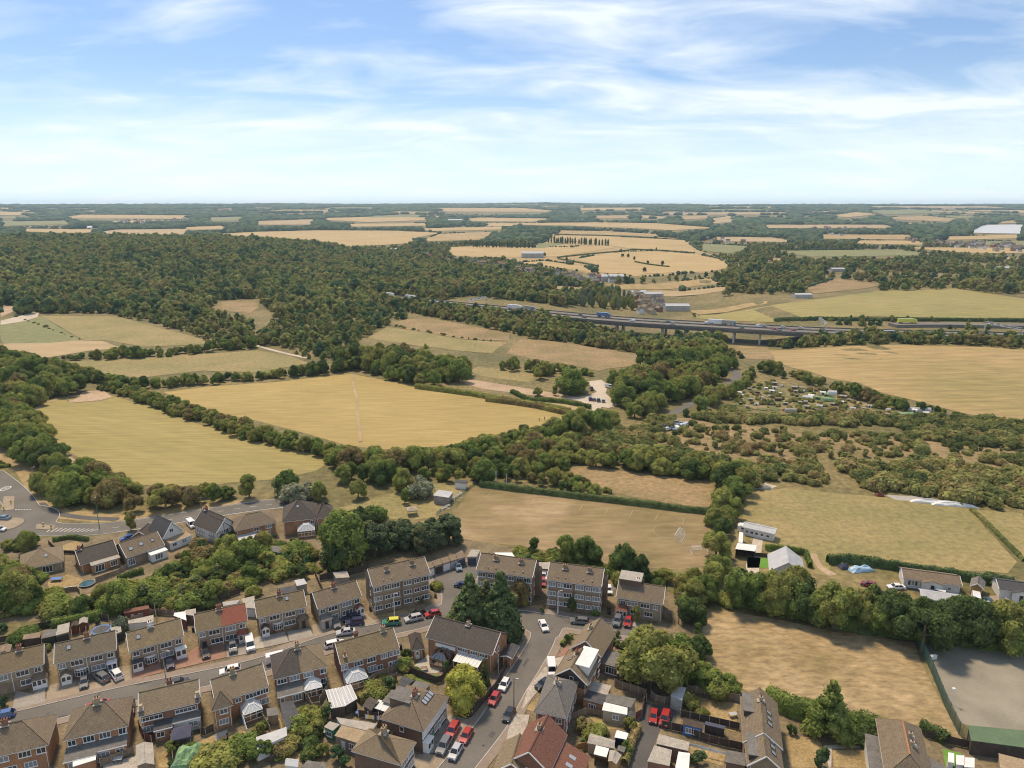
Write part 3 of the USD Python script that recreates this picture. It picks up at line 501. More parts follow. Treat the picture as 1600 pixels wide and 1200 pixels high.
def conservatory(house,x0,x1,d,h=2.3,rise=.8,dark=False,roofm='poly',name='conservatory'):
    """Glazed room against the house: dwarf wall, frame bars, panes, hipped roof of sheets with bars."""
    o=house.o;fr='black' if dark else 'white';y0=o-d;q=MB();q.box(x0,x1,y0,o,-.1,.55);p=q.build(name,M['brick_orange'],house.p);f,g=MB(),MB();pts=[(x0,o),(x0,y0),(x1,y0),(x1,o)]
    for(ax,ay),(bx,by)in zip(pts[:-1],pts[1:]):
        n=max(2,int(math.hypot(bx-ax,by-ay)/.9))
        for t in np.linspace(0,1,n+1):f.bar((ax+(bx-ax)*t,ay+(by-ay)*t,.55),(ax+(bx-ax)*t,ay+(by-ay)*t,h),.09)
        for z in(.6,h*.75,h):f.bar((ax,ay,z),(bx,by,z),.09)
        g.poly([(ax,ay,.55),(bx,by,.55),(bx,by,h),(ax,ay,h)])
    xm0,xm1,ym=x0+(x1-x0)*.35,x0+(x1-x0)*.65,y0+d*.4;r=MB()
    a,b=(xm0,ym,h+rise),(xm1,ym,h+rise);a2,b2=(xm0,o,h+rise),(xm1,o,h+rise)
    for qd in([(x0,y0,h),(x1,y0,h),b,a],[(x0,o,h),(x0,y0,h),a,a2],[(x1,y0,h),(x1,o,h),b2,b],[a,b,b2,a2]):r.poly([(v[0],v[1],v[2]+.03)for v in qd])
    for u,v in[((x0,y0,h),a),((x1,y0,h),b),(a,a2),(b,b2),(a,b)]+[((x0+(x1-x0)*t,y0,h),(xm0+(xm1-xm0)*t,ym,h+rise))for t in(.25,.5,.75)]+[((x0,y0+(o-y0)*t,h),(xm0,ym+(o-ym)*t,h+rise))for t in(.35,.7)]+[((x1,y0+(o-y0)*t,h),(xm1,ym+(o-ym)*t,h+rise))for t in(.35,.7)]:f.bar(np.add(u,(0,0,.07)),np.add(v,(0,0,.07)),.08)
    f.build('conservatory_frame',M[fr],p);g.build('pane',M['pane'],p);r.build('conservatory_roof',M[roofm],p)
    KEEPOUT.append(Polygon([house.R(x0,y0),house.R(x1,y0),house.R(x1,o),house.R(x0,o)]))
def outbuilding(name,label,cat,k,pts,h,rm='felt',wm='brick_tan',zs=None,ov=.18,door=None,win=None,gable=None,ribs=0,group=None,rib_m='white',open_front=None):
    """Shed or garage from the four corners of its roof: near-left, near-right, far-right, far-left, at height h (+ zs per corner). gable: ridge rise, along 'x' (near edge) or 'y'."""
    P=[wpt(k,p,h)for p in pts];a,b,dd=P[0],P[1],P[3];c=np.mean(P,0);rz=math.atan2(b[1]-a[1],b[0]-a[0]);cs,sn=math.cos(-rz),math.sin(-rz)
    loc=[((p[0]-a[0])*cs-(p[1]-a[1])*sn,(p[0]-a[0])*sn+(p[1]-a[1])*cs)for p in P];pr=thing(name,label,cat,(a[0],a[1],0),rz,group);KEEPOUT.append(Polygon(P))
    m=np.mean(loc,0);ins=[tuple(m+(np.array(p)-m)*max(.5,1-ov/max(.5,np.linalg.norm(np.array(p)-m))))for p in loc];zs=zs or[0,0,0,0]
    w=MB();B=[(*p,-.15)for p in ins];T=[(*p,h-.02+z)for p,z in zip(ins,zs)]
    for i in range(4):
        if open_front is not None and i==open_front:continue
        j=(i+1)%4;w.poly([B[i],B[j],T[j],T[i]])
    w.poly(T)
    r=MB();R4=[np.array((*p,h+z))for p,z in zip(loc,zs)]
    if gable:
        rise,ax=gable
        if ax=='x':e0,e1=(R4[0]+R4[3])/2+[0,0,rise],(R4[1]+R4[2])/2+[0,0,rise];slope_quad(r,R4[0],R4[1],e1,e0,.08);slope_quad(r,R4[2],R4[3],e0,e1,.08);w.poly([T[3],T[0],(e0+[.1,0,-.05])]);w.poly([T[1],T[2],(e1-[.1,0,.05])])
        else:e0,e1=(R4[0]+R4[1])/2+[0,0,rise],(R4[2]+R4[3])/2+[0,0,rise];slope_quad(r,R4[3],R4[0],e0,e1,.08);slope_quad(r,R4[1],R4[2],e1,e0,.08);w.poly([T[0],T[1],(e0+[0,.12,-.05])]);w.poly([T[2],T[3],(e1-[0,.12,.05])])
    else:slope_quad(r,*R4,.1)
    w.build('wall',M[wm],pr);rp=r.build('roof',M[rm],pr,uv=True)
    if ribs and not gable:
        q=MB()
        for t in np.linspace(0,1,ribs+1):q.bar(R4[0]*(1-t)+R4[1]*t+[0,0,.13],R4[3]*(1-t)+R4[2]*t+[0,0,.13],.09)
        q.build('roof_bar',M[rib_m],rp)
    u=np.array([*ins[1],0])-np.array([*ins[0],0]);Ln=np.linalg.norm(u);u=u/Ln;nrm=np.array([u[1],-u[0],0]);o3=np.array([*ins[0],0.0])
    if door:
        for f,dw,dh,dm in door:q=MB();q.obox(o3+u*Ln*f+[0,0,dh/2]+nrm*.03,[u,nrm,[0,0,1]],(dw,.06,dh));q.build('door',M[dm],pr)
    if win:
        for f,z,ww,hh in win:add_window(pr,o3,u,nrm,Ln*f,z,ww,hh,2)
    return pr
# ================================================================== the terraced road: houses that face the camera
W1,W2,W3=(1.25,1.15,2),(2.35,1.2,3),(2.7,1.3,3)
def pair(name,label,A,B,rm='roof_olive',depth=7.8,rise=2.5,wm='brick_buff',wm2='brick_tan',eave=4.9,k='A'):
    h=House(name,label,k,A,B,eave,depth,rise,rm=rm,wm=wm,wm2=wm2,split=2.55);h.wins([.12,.345,.66,.89],3.25,[W1,W2,W2,W1])
    q=MB();q.box(h.L/2-.05,h.L/2+.05,h.o-.08,h.o,0,4.8);q.build('party_line',M['white'],h.p);return h
h=pair('semi_detached_house','brown-roofed pair cut by the left edge, with a white glazed porch and grey paved drive',(-150,655),(275,552));h.wins([.13,.72],.95,[W2,W3]);h.porch(h.L*.90,2.6,1.5,2.3,'hip');h.chimney(.62)
h=pair('semi_detached_house','brown-roofed pair with a gabled white porch and three cars on its drive',(338,553),(728,462),rm='roof_olive_c');h.porch(h.L*.16,1.9,1.5,2.2,'gable');h.bay(h.L*.40);h.wins([.67],.95,[W3]);h.porch(h.L*.9,1.8,1.2,2.4,'flat','white');h.chimney(.52);h.rooflight(h.L*.23,2.6)
h=pair('semi_detached_house','brown-roofed pair with flat-roofed white porches beside the brick-red drive',(805,475),(1150,378),rm='roof_olive_b');h.porch(h.L*.12,2.0,1.4,2.3,'flat','felt_dark');h.bay(h.L*.36,2.4);h.wins([.66],.95,[W3]);h.porch(h.L*.91,2.2,1.3,2.4,'flat','white');h.chimney(.44,m='white_render');h.rooflight(h.L*.2,2.4)
h=pair('semi_detached_house','pair with one half roofed in bright red tiles and the other in brown',(1222,356),(1548,283));h.wins([.38,.66],.95,[W3,W3]);h.door(h.L*.14,m='black');h.porch(h.L*.88,2.0,1.3,2.3,'hip','roof_red');h.chimney(.48,w=1.1)
r=MB();L,D=h.L,h.D;kx=h.rise/(D/2)
slope_quad(r,(L*.5,-.02,h.e+.142),(L+.02,-.02,h.e+.142),(L+.02,D/2,h.e+h.rise+.155),(L*.5,D/2,h.e+h.rise+.155),.06);slope_quad(r,(L+.02,D+.02,h.e+.142),(L*.5,D+.02,h.e+.142),(L*.5,D/2,h.e+h.rise+.155),(L+.02,D/2,h.e+h.rise+.155),.06);r.build('red_roof',M['roof_red'],h.p,uv=True,label='bright red tiled half of the roof')
h=pair('semi_detached_house','brown-roofed pair with a small white roof window and a brown hipped porch',('B',5,265),('B',318,193));h.porch(h.L*.14,1.7,1.4,2.2,'gable','roof_dark');h.bay(h.L*.40,2.3);h.wins([.64],.95,[W3]);h.porch(h.L*.9,2.3,1.5,2.3,'hip','roof_brown','brick_buff',False);h.chimney(.50);h.rooflight(h.L*.64,2.8)
h=pair('semi_detached_house','brown-roofed pair next to the first block of flats, with two dark cars outside',('B',385,210),('B',662,128),rm='roof_brown');h.porch(h.L*.14,2.6,2.0,2.3,'hip','roof_grey','grey_render',False);h.wins([.36,.66],.95,[W2,W3]);h.porch(h.L*.92,1.8,1.5,2.4,'gable','roof_redbrown');h.chimney(.48)
def flats(label,k,A,B,two=True,chim=(.3,.75),group=None,wm='brick_buff'):
    h=House('block_of_flats',label,k,A,B,7.9,9.2,2.6,rm='roof_brown',wm=wm,cat='flats')
    fr=[.09,.25,.39,.60,.76,.91]
    for z in(1.0,3.55,6.15):
        h.wins(fr,z,[(2.2,1.25,3),(1.35,1.1,2),(2.2,1.25,3),(2.2,1.25,3),(1.35,1.1,2),(2.2,1.25,3)])
    for z in(2.85,5.45):q=MB();q.box(h.o,h.L-h.o,h.o-.03,h.o+.05,z,z+.42);q.build('tile_band',M['brick_tan'],h.p)
    q=MB();q.box(h.L/2-.12,h.L/2+.12,h.o-.1,h.o,0,7.8);q.build('party_line',M['brick_brown'],h.p)
    for c in chim:h.chimney(c,1.0,1.0,m='brick_buff',off=-1.2)
    for f in(.2,.34,.66,.82):q=MB();x=f*h.L;q.obox((x,.9,8.65),np.eye(3),(.25,.35,.42));q.build('roof_vent',M['brick_tan'],h.roof)
    for z in(1.2,3.75,6.3):h.win(h.D*.35,z,.9,1.0,1,'r');h.win(h.D*.55,z,.9,1.0,1,'l')
    q=MB();q.box(h.L-h.o,h.L-h.o+1.1,h.D*.55,h.D*.85,0,7.2);q.build('stair_tower',M[wm],h.p)
    return h
flats('three-storey brown brick flats nearest the terraced road, left of the turning area','F',(728,950),(1090,868));flats('three-storey brick flats in the middle, partly hidden by the two dark conifers','F',(1375,845),('G',128,893));flats('three-storey brick flats at the right, with a long unbroken tiled roof','G',(215,905),(560,950))
h=House('semi_detached_house','brick pair with a boxed metal roof dormer and a white glazed porch','G',(650,1015),(945,1062),4.9,8.2,2.6,rm='roof_brown',wm='brick_tan');h.wins([.15,.36,.62,.84],3.1,[(1.3,1.1,2),(2.6,1.15,3),(2.3,1.15,3),(1.2,1.1,2)]);h.wins([.42,.70],.9,[(2.4,1.25,3),(2.2,1.25,3)]);h.porch(h.L*.14,2.6,1.8,2.3,'hip','roof_redbrown');h.chimney(.42,m='white_render')
q=MB();q.box(.3,5.6,3.0,7.2,6.1,8.6);d=q.build('dormer',M['brick_brown'],h.p);q=MB();q.box(.1,5.8,2.8,7.4,8.6,8.72);q.build('dormer_roof',M['cement'],d)
q=MB()
for t in range(7):q.box(.2+t*.9,.28+t*.9,2.8,7.4,8.721,8.80)
q.build('roof_bar',M['metal_roof'],d)
# ------------------------------------------------------------------ lower row: seen from behind
h=House('semi_detached_house','hip-roofed orange-brick house cut by the bottom left corner','A',(-230,1180),(300,1057),4.9,8.6,3.2,'hip',rm='roof_brown',wm='brick_orange',hip=4.6);h.wins([.45,.70,.9],3.3,[(1.6,1.1,2),(2.0,1.2,3),(1.5,1.2,2)]);h.wins([.5,.75],.9,[(2.2,1.25,3),(2.0,1.25,3)]);h.chimney(.3,m='brick_red')
h=House('semi_detached_house','hip-roofed orange-brick pair with a grey lean-to across its back and the red car beyond','A',(395,1032),(800,938),4.9,8.8,3.3,'hip',rm='roof_brown',wm='brick_orange',hip=4.2);h.wins([.11,.37,.62,.90],3.25,[(1.4,1.15,2),(1.9,1.3,3),(1.9,1.3,3),(1.4,1.7,2)]);h.chimney(.5,m='felt_tan');annex(h,.3,h.L*.5,3.2,2.5,'felt','brick_orange',.5,[(1.6,.9,1.6,1.2,2)]);annex(h,h.L*.505,h.L-.4,2.4,2.55,'felt','brick_orange',.5,[(h.L*.6,.2,2.2,2.0,3),(h.L*.86,.9,1.4,1.2,2)])
h=House('semi_detached_house','gabled red-brick pair with a grey ground-floor extension and blue garden tent behind','A',(865,882),(1250,790),4.9,8.0,2.5,rm='roof_tan',wm='brick_red');h.wins([.2,.75],3.35,[(3.8,.9,5),(3.8,.9,5)]);h.wins([.12],.9,[(2.0,1.4,3)]);h.chimney(.5,1.0,m='brick_brown',off=1.0);h.chimney(.04,.6,.7,m='render',off=-3.0,pots=0);h.chimney(.97,.6,.7,m='render',off=-3.0,pots=0);annex(h,h.L*.24,h.L*.52,2.4,2.5,'felt_dark','brick_orange',.3,[(h.L*.33,.9,1.4,1.2,2)]);annex(h,h.L*.54,h.L*.98,1.6,2.6,'felt','white_render',.3,[(h.L*.86,.9,1.7,1.2,2)])
h=House('semi_detached_house','tan-tiled orange-brick house with a hipped rear wing and a white sunroom','A',(1345,800),('B',78,688),4.9,8.4,2.7,rm='roof_tan',wm='brick_orange');h.wins([.42,.70,.92],3.3,[(1.2,1.1,2),(3.0,1.1,4),(1.6,1.1,3)]);h.wins([.88],.9,[(2.2,1.4,3)]);h.chimney(.42,.9,m='felt_tan')
wing=House('house_wing','hip-roofed orange-brick rear wing with two white windows, left end of its house','A',(1325,845),(1455,808),4.75,4.0,2.3,'hip','y',rm='roof_brown',wm='brick_orange',cat='house',hip=2.0);wing.wins([.55],3.2,[(1.5,1.1,2)]);wing.wins([.5],.9,[(1.8,1.25,3)])
conservatory(h,h.L*.45,h.L*.80,3.2,2.3,.9)
h=House('semi_detached_house','hip-roofed red-brick pair, its left half darker, with a white sunroom and glass lean-to','B',(112,648),(445,567),4.9,8.8,3.2,'hip',rm='roof_tan',wm='brick_red',hip=4.0);h.wins([.15,.38,.64,.92],3.3,[(1.9,1.1,3),(2.0,1.2,3),(2.0,1.2,3),(1.3,1.2,2)]);h.wins([.92],.9,[(1.3,1.2,2)]);h.chimney(.5,m='felt_tan');annex(h,.4,h.L*.5,3.0,2.4,'felt','brick_buff',.5,[(1.2,.9,.9,1.2,1),(h.L*.38,.6,1.8,1.5,3)]);conservatory(h,h.L*.53,h.L*.85,3.0,2.3,.8,roofm='white_roof')
r=MB();L,D=h.L,h.D;slope_quad(r,(-.02,-.02,h.e+.145),(L*.5,-.02,h.e+.145),(L*.5,D/2-.1,h.e+3.2+.08),(4.0,D/2-.1,h.e+3.2+.08),.05);slope_quad(r,(-.02,D,h.e+.145),(-.02,0,h.e+.145),(4.0,D/2,h.e+3.2+.13),(4.0,D/2,h.e+3.2+.13),.05);r.build('dark_roof',M['roof_dark'],h.p,uv=True,label='dark brown left half of the roof')
h=House('terrace_house','long tan-gabled red-brick pair with a white hipped sunroom behind it','B',(528,557),(897,452),4.9,8.6,2.6,rm='roof_olive',wm='brick_red');h.wins([.07,.30,.52,.74,.86,.95],3.25,[(1.5,1.1,2),(2.0,1.2,3),(2.0,1.2,3),(1.6,1.2,3),(.8,1.1,1),(1.4,1.1,2)]);h.wins([.52,.66,.94],.8,[(1.9,1.6,3),(1.3,1.2,2),(2.2,1.2,3)]);h.chimney(.38,.9,m='brick_red',off=1.2);h.chimney(.82,.9,m='felt_tan');h.door(h.L*.84);conservatory(h,.5,h.L*.38,3.6,2.3,1.0);h.chimney(.1,.3,.9,m='brick_red',off=-3,pots=0)
h=House('detached_house','long dark-tiled orange-brick house with an aluminium glass room and a white-ribbed canopy','B',(1060,385),(1478,498),4.7,8.8,2.9,rm='roof_dark',wm='brick_orange');h.wins([.55,.72,.86],3.4,[(2.4,.9,4),(1.8,.9,3),(2.0,.9,3)]);h.chimney(.52,.7,.8,m='render');h.win(h.D*.38,3.4,.9,1.2,1,'r');h.win(h.D*.38,.9,.9,1.4,1,'r');conservatory(h,h.L*.16,h.L*.42,3.4,2.3,.9,dark=True,roofm='pane');q=MB();q.box(h.L*.14,h.L*.44,.33,.4,3.0,3.9);q.build('white_panel',M['white'],h.p)
q=MB();h0,d0=2.7,3.0;slope_quad(q,(h.L*.50,h.o-d0,h0),(h.L*.86,h.o-d0,h0),(h.L*.86,h.o,h0+.5),(h.L*.50,h.o,h0+.5),.05);cp=q.build('canopy',M['poly'],h.p);q=MB()
for t in np.linspace(0,1,8):x=h.L*(.50+.36*t);q.bar((x,h.o-d0,h0+.09),(x,h.o,h0+.59),.1)
for t in(0,.5,1):x=h.L*(.50+.36*t);q.bar((x,h.o-d0+.1,0),(x,h.o-d0+.1,h0),.1)
q.build('canopy_bar',M['white'],cp)
g=House('garage','small brick garage with a dark hipped roof beside the long dark-roofed house','B',(975,468),(1052,455),2.5,6.2,1.7,'hip','y',rm='roof_dark',wm='brick_orange',cat='garage',hip=1.9);g.door(g.L*.45,m='white')
g=House('garage','flat-roofed brick annex at the right end of the long dark-roofed house','B',(1530,505),(1600,520),2.6,5.0,.4,'gable','y',rm='felt_dark',wm='brick_orange',cat='garage',ridge=False)
# terrace on the side road: front wall along the road
h=House('terrace_house','brown-tiled corner terrace with white-clad upper walls along the side road','B',(1045,975),(1205,755),4.9,9.4,2.7,'hip',rm='roof_brown',wm='brick_brown',hip=4.0);q=MB();q.box(h.o+.05,h.L-h.o-.05,h.o-.03,h.o+.02,2.75,4.8);q.build('white_cladding',M['white_render'],h.p)
h.wins([.10,.24,.42,.60,.76,.90],3.1,[(1.8,1.25,3),(1.4,1.2,2),(2.2,1.25,3),(2.2,1.25,3),(1.4,1.25,2),(1.8,1.25,3)]);h.wins([.3,.55,.8],.8,[(2.2,1.3,3),(2.0,1.4,3),(2.2,1.4,3)]);h.porch(h.L*.12,2.0,1.2,2.3,'flat','white');h.door(h.L*.42,m='green_paint');h.door(h.L*.68);h.win(h.D*.45,3.2,.9,1.1,1,'l');h.chimney(.55,1.1,m='brick_red')
for t in range(4):h.rooflight(h.L*(.52+.085*t),2.8,.8,1.2)
q=MB();q.box(h.L*.30,h.L*.62,h.D*.50,h.D*.96,5.2,7.4);d=q.build('dormer',M['brick_brown'],h.p);q=MB();q.box(h.L*.28,h.L*.64,h.D*.48,h.D*.98,7.4,7.55);q.build('dormer_roof',M['felt'],d)
add_window(h.p,(h.L*.62,h.D*.96,0),(-1,0,0),(0,1,0),2.0,5.9,2.0,1.0,3)
q=MB();q.box(h.L*.65,h.L*.98,h.D-.5,h.D+3.6,0,2.7);x_=q.build('rear_extension',M['grey_render'],h.p);q=MB();q.box(h.L*.63,h.L*1.0,h.D-.45,h.D+3.8,2.7,2.85);q.build('extension_roof',M['felt'],x_)
h=House('terrace_house','hip-roofed brick house at the bottom edge beside the side road, near the silver car','B',(905,1185),(1002,1040),4.9,10.0,2.9,'hip',rm='roof_tan',wm='brick_brown',hip=4.0);h.wins([.35,.72],3.2,[(2.2,1.3,3),(2.0,1.3,3)]);h.wins([.3,.7],.8,[(2.0,1.4,3),(2.2,1.4,3)]);h.chimney(.4,1.1,m='felt_tan')
# right of the side road
h=House('detached_house','tan-gabled brick house on the corner, its gable end towards the camera','C',(362,436),(562,478),4.2,14.0,3.0,'gable','y',rm='roof_tan',wm='brick_red',cat='house',on=((460,410),(555,262)));h.wins([.64],4.0,[(1.5,1.1,2)]);h.wins([.3,.7],1.0,[(1.6,1.2,2),(1.6,1.2,2)]);h.chimney(.55,.8,.9,m='render',off=.8)
q=MB();q.box(h.L-.35,h.L+4.0,.6,5.4,0,2.5);x_=q.build('side_extension',M['brick_brown'],h.p);q=MB();q.box(h.L-.4,h.L+4.2,.4,5.6,2.5,2.66);q.build('extension_roof',M['felt'],x_);add_window(h.p,(h.L+.2,.6,0),(1,0,0),(0,-1,0),2.0,.5,2.6,1.7,4)
h2=House('semi_detached_house','gabled house with a dark-clad gable end and a big flat white dormer','C',(250,622),(465,672),4.9,11.0,2.9,'gable','y',rm='roof_tan',wm='brick_orange',wm2='wood_dark',split=3.6,on=((365,580),(440,450)));h2.wins([.52,.60],4.6,[(.9,1.2,1),(.1,.1,1)]);h2.wins([.62],1.2,[(1.0,1.2,1)]);h2.chimney(.7,.8,.9,m='brick_red',off=.4)
q=MB();q.box(h2.L*.52,h2.L*.93,2.2,8.6,5.6,7.55);d=q.build('dormer',M['white_render'],h2.p);q=MB();q.box(h2.L*.5,h2.L*.96,2.0,8.8,7.55,7.72);q.build('dormer_roof',M['white_roof'],d)
h2.rooflight(h2.L*.30,4.5);h2.rooflight(h2.L*.38,6.8)
for z in(1.0,3.5):
    for y in(2.5,6.0,9.0):h2.win(y,z,1.4,1.1,2,'r')
q=MB();q.box(h2.L-.35,h2.L+3.6,-1.4,4.6,0,2.6);x_=q.build('side_extension',M['brick_orange'],h2.p);q=MB();q.box(h2.L-.3,h2.L+3.8,-1.6,1.6,2.6,2.75);q.build('extension_roof',M['felt_dark'],x_);q=MB();q.box(h2.L-.3,h2.L+3.8,1.61,4.8,2.62,2.77);q.build('extension_roof',M['cement'],x_);add_window(h2.p,(h2.L,-1.4,0),(1,0,0),(0,-1,0),1.6,.9,1.6,1.2,3)
h=House('semi_detached_house','hip-roofed brown-grey house between the dark-gabled house and the red-brown roof','C',(138,852),(342,893),4.9,11.5,3.1,'hip','y',rm='roof_grey',wm='brick_red',hip=5.2);h.chimney(.45,.8,.9,m='render')
for z in(1.0,3.3):
    for y in(1.6,4.4,7.4,10.0):h.win(y,z,1.6,1.15,2,'r')
h.wins([.35,.75],3.2,[(1.2,1.1,2),(1.2,1.1,2)])
h=House('detached_house','house with a plain red-brown tiled roof and two roof windows in its side wing','C',(-50,1132),(212,1188),4.6,13.5,3.1,'gable','y',rm='roof_redbrown',wm='brick_red',on=((105,1105),(225,870)));h.chimney(.62,.9,1.0,m='felt_tan',off=.3);h.wins([.5],3.0,[(1.4,1.2,2)])
q=MB();q.box(h.L-.35,h.L+4.6,2.0,8.6,0,2.4);x_=q.build('side_wing',M['brick_red'],h.p);q=MB();slope_quad(q,(h.L+4.9,1.8,2.4),(h.L+4.9,8.8,2.4),(h.L-.3,8.8,4.3),(h.L-.3,1.8,4.3),.12);rw=q.build('wing_roof',M['roof_redbrown'],x_,uv=True)
for y in(4.3,6.3):
    n=np.array([1.9,0,5.2]);n/=np.linalg.norm(n);q=MB();q.obox(np.array([h.L+2.2,y,3.48])+n*.06,[np.cross([0,1,0],n),[0,1,0],n],(1.3,.8,.1));q.build('roof_window',M['roofpane'],h.p)
h=House('bungalow','mossy tan roof cut by the bottom edge left of the red-brown roof','C',(-120,1230),(110,1270),3.0,7.5,2.4,'gable','y',rm='roof_tan',wm='brick_red',cat='house')
# lower right
h=House('detached_house','gabled house with an orange ridge and two side roof windows at the bottom right','D',(738,1185),(1010,1190),4.6,13.0,2.9,'hip','y',rm='roof_brown',wm='brick_brown',hip=3.0,on=((885,1120),(825,840)));h.chimney(.62,.5,.7,m='render',pots=1,off=-.9);h.chimney(.38,.5,.7,m='render',pots=1,off=-.9);q=MB();q.bar(np.add(h.ends[0],(0,0,.05)),np.add(h.ends[1],(0,0,.05)),.3,.18);q.build('ridge_cap',M['brick_orange'],h.p)
q=MB();q.box(h.L-.35,h.L+3.6,1.0,8.0,0,2.5);x_=q.build('side_wing',M['grey_render'],h.p);q=MB();slope_quad(q,(h.L+3.9,.8,2.5),(h.L+3.9,8.2,2.5),(h.L-.3,8.2,4.2),(h.L-.3,.8,4.2),.12);q.build('wing_roof',M['roof_grey'],x_,uv=True)
for y in(2.8,5.6):n=np.array([1.7,0,4.2]);n/=np.linalg.norm(n);q=MB();q.obox(np.array([h.L+1.9,y,3.32])+n*.08,[np.cross([0,1,0],n),[0,1,0],n],(1.4,.8,.1));q.build('roof_window',M['roofpane'],h.p)
q=MB();q.box(-1.9,.3,1.0,min(11.5,h.D-.6),0,3.2);x_=q.build('side_passage',M['white_render'],h.p);q=MB();q.box(-2.1,.32,.8,min(11.7,h.D-.4),3.2,3.34);q.build('extension_roof',M['felt'],x_)
h=House('terrace_house','rear end of the terrace at the lower right, its near half with white roof windows','C',(1420,985),(1660,1010),4.8,15.0,2.8,'gable','y',rm='roof_brown',wm='brick_buff',on=((1575,985),(1548,700)));h.chimney(.7,.5,.8,m='render',pots=1)
for y in(4.0,5.6,7.2):h.rooflight(h.L*.68,y,.9,1.1)
q=MB();q.box(.4,h.L*.42,h.D-6.2,h.D-1.2,4.6,6.6);d=q.build('dormer',M['wood_dark'],h.p);q=MB();q.box(.1,h.L*.47,h.D-6.4,h.D-1.0,6.6,6.75);q.build('dormer_roof',M['felt'],d)
h=House('terrace_house','lower stepped roof of the terrace at the lower right, cut by the bottom edge','C',(1470,1190),(1700,1230),4.8,7.0,2.6,'gable','y',rm='roof_brown',wm='brick_buff')
q=MB();q.box(.3,h.L*.5,1.0,6.2,4.6,6.5);d=q.build('dormer',M['wood_dark'],h.p);q=MB();q.box(.1,h.L*.54,.8,6.4,6.5,6.66);q.build('dormer_roof',M['felt'],d)
for y in(2.5,4.0,5.5):h.rooflight(h.L*.72,y,.9,1.1)
# ------------------------------------------------------------------ bungalows along the main road (left)
h=House('bungalow','hip-roofed tan bungalow with an open veranda at the far left','E',(120,850),(395,790),2.6,11.0,2.9,'hip',rm='roof_tan',wm='brick_tan',hip=5.0);h.win(h.L*.62,.3,2.4,1.9,3);h.rooflight(h.L*.62,3.0)
h=House('bungalow','brown-roofed bungalow with white glazed doors, second from the left','E',(500,815),(742,745),2.7,9.0,2.8,rm='roof_dark',wm='brick_orange');h.win(h.L*.50,.2,2.4,2.0,3);h.win(h.L*.84,.4,1.8,1.7,3);h.chimney(.1,.8,.8)
annex(h,h.L*.25,h.L*.98,2.0,2.5,'cement','brick_orange',.2,[(h.L*.45,.1,2.4,2.0,3),(h.L*.82,.5,1.8,1.6,3)])
h=House('bungalow','tan-brown bungalow with four roof windows, third from the left','E',(790,770),(1030,690),2.9,9.5,3.0,rm='roof_brown',wm='brick_buff');h.rooflight(h.L*.2,2.2,1.1,1.1);h.rooflight(h.L*.48,2.6,1.1,1.1);h.rooflight(h.L*.78,2.6,.8,.8);h.win(h.L*.12,.2,2.0,2.0,3);annex(h,h.L*.55,h.L*.98,2.4,2.3,'white_roof','white_render',.1,[(h.L*.75,.4,2.2,1.6,3)])
h=House('bungalow','small brown-roofed wing on the road side of the bungalow with roof windows','E',(820,640),(925,640),2.6,6.0,1.8,'gable','y',rm='roof_dark',wm='brick_buff',cat='house')
h=House('chalet_house','white gabled chalet house with a steep dark slate roof','E',(1018,650),(1150,600),3.2,9.0,4.2,'gable','y',rm='roof_slate',wm='white_render');h.win(h.L*.45,4.2,1.2,1.2,2);annex(h,.6,h.L*1.1,3.0,2.4,'felt_tan','white_render',.2,[(2.0,.9,1.4,1.1,2),(5.0,.8,1.4,1.2,2)])
h=House('timbered_house','black-and-white timbered house with a steep dark roof beside the main road','E',(1205,560),(1345,620),3.4,8.0,4.0,rm='roof_dark',wm='white_render');h.chimney(.15,.8,1.0,m='brick_red')
h3=House('house_wing','black-and-white timbered gable wing of the timbered house, with a small hooded porch','E',(1350,618),(1460,572),3.6,7.0,3.0,'gable','y',rm='roof_dark',wm='white_render',cat='house');h3.win(h3.L*.6,2.6,1.6,1.2,3);h3.porch(h3.L*.35,1.6,1.2,2.1,'gable','roof_dark','brick_red',False)
for hh in(h,h3):
    q=MB();o=hh.o
    for x in np.arange(o+.3,hh.L-o,.95):q.box(x-.07,x+.07,o-.03,o+.02,.4,hh.e-.05)
    for z in(.5,hh.e*.55,hh.e-.15):q.box(o,hh.L-o,o-.034,o+.02,z-.07,z+.07)
    if hh is h3:
        for x0,x1 in((o,hh.L/2),(hh.L-o,hh.L/2)):q.bar((x0,o-.02,hh.e),(x1,o-.02,hh.e+hh.rise-.2),.05,.16)
        q.box(hh.L/2-.08,hh.L/2+.08,o-.03,o+.02,hh.e,hh.e+hh.rise-.3)
    q.build('timber_frame',M['black'],hh.p)
h=House('detached_house','brown-tiled orange-brick house right of the timbered one, with patio furniture behind','E',(1470,600),('F',130,545),4.4,8.5,2.8,rm='roof_brown',wm='brick_orange',hip=4.0,roof='hip');h.wins([.5,.8],2.9,[(1.6,1.1,2),(1.8,1.2,3)]);h.win(h.L*.75,.4,2.2,1.8,3);annex(h,.4,h.L*.5,3.2,2.3,'metal_roof','brick_buff',.3)
h=House('detached_house','large brick house with a steep dark roof of several hips, behind the cypress trees','F',(165,545),(385,520),4.6,12.0,4.6,'hip',rm='roof_dark',wm='brick_orange',hip=5.5);h.rooflight(h.L*.45,4.0);h.wins([.85],3.0,[(1.2,1.0,2)]);conservatory(h,h.L*.42,h.L*.9,3.8,2.4,1.3)
h=House('house_wing','dark-roofed right wing of the large brick house with a recessed balcony','F',(375,525),(500,505),4.6,9.0,3.2,'hip','x',rm='roof_dark',wm='brick_orange',cat='house',hip=3.5);h.win(h.L*.75,2.9,1.6,1.4,2);annex(h,h.L*.4,h.L*1.35,3.4,2.6,'felt_tan','brick_orange',.1)
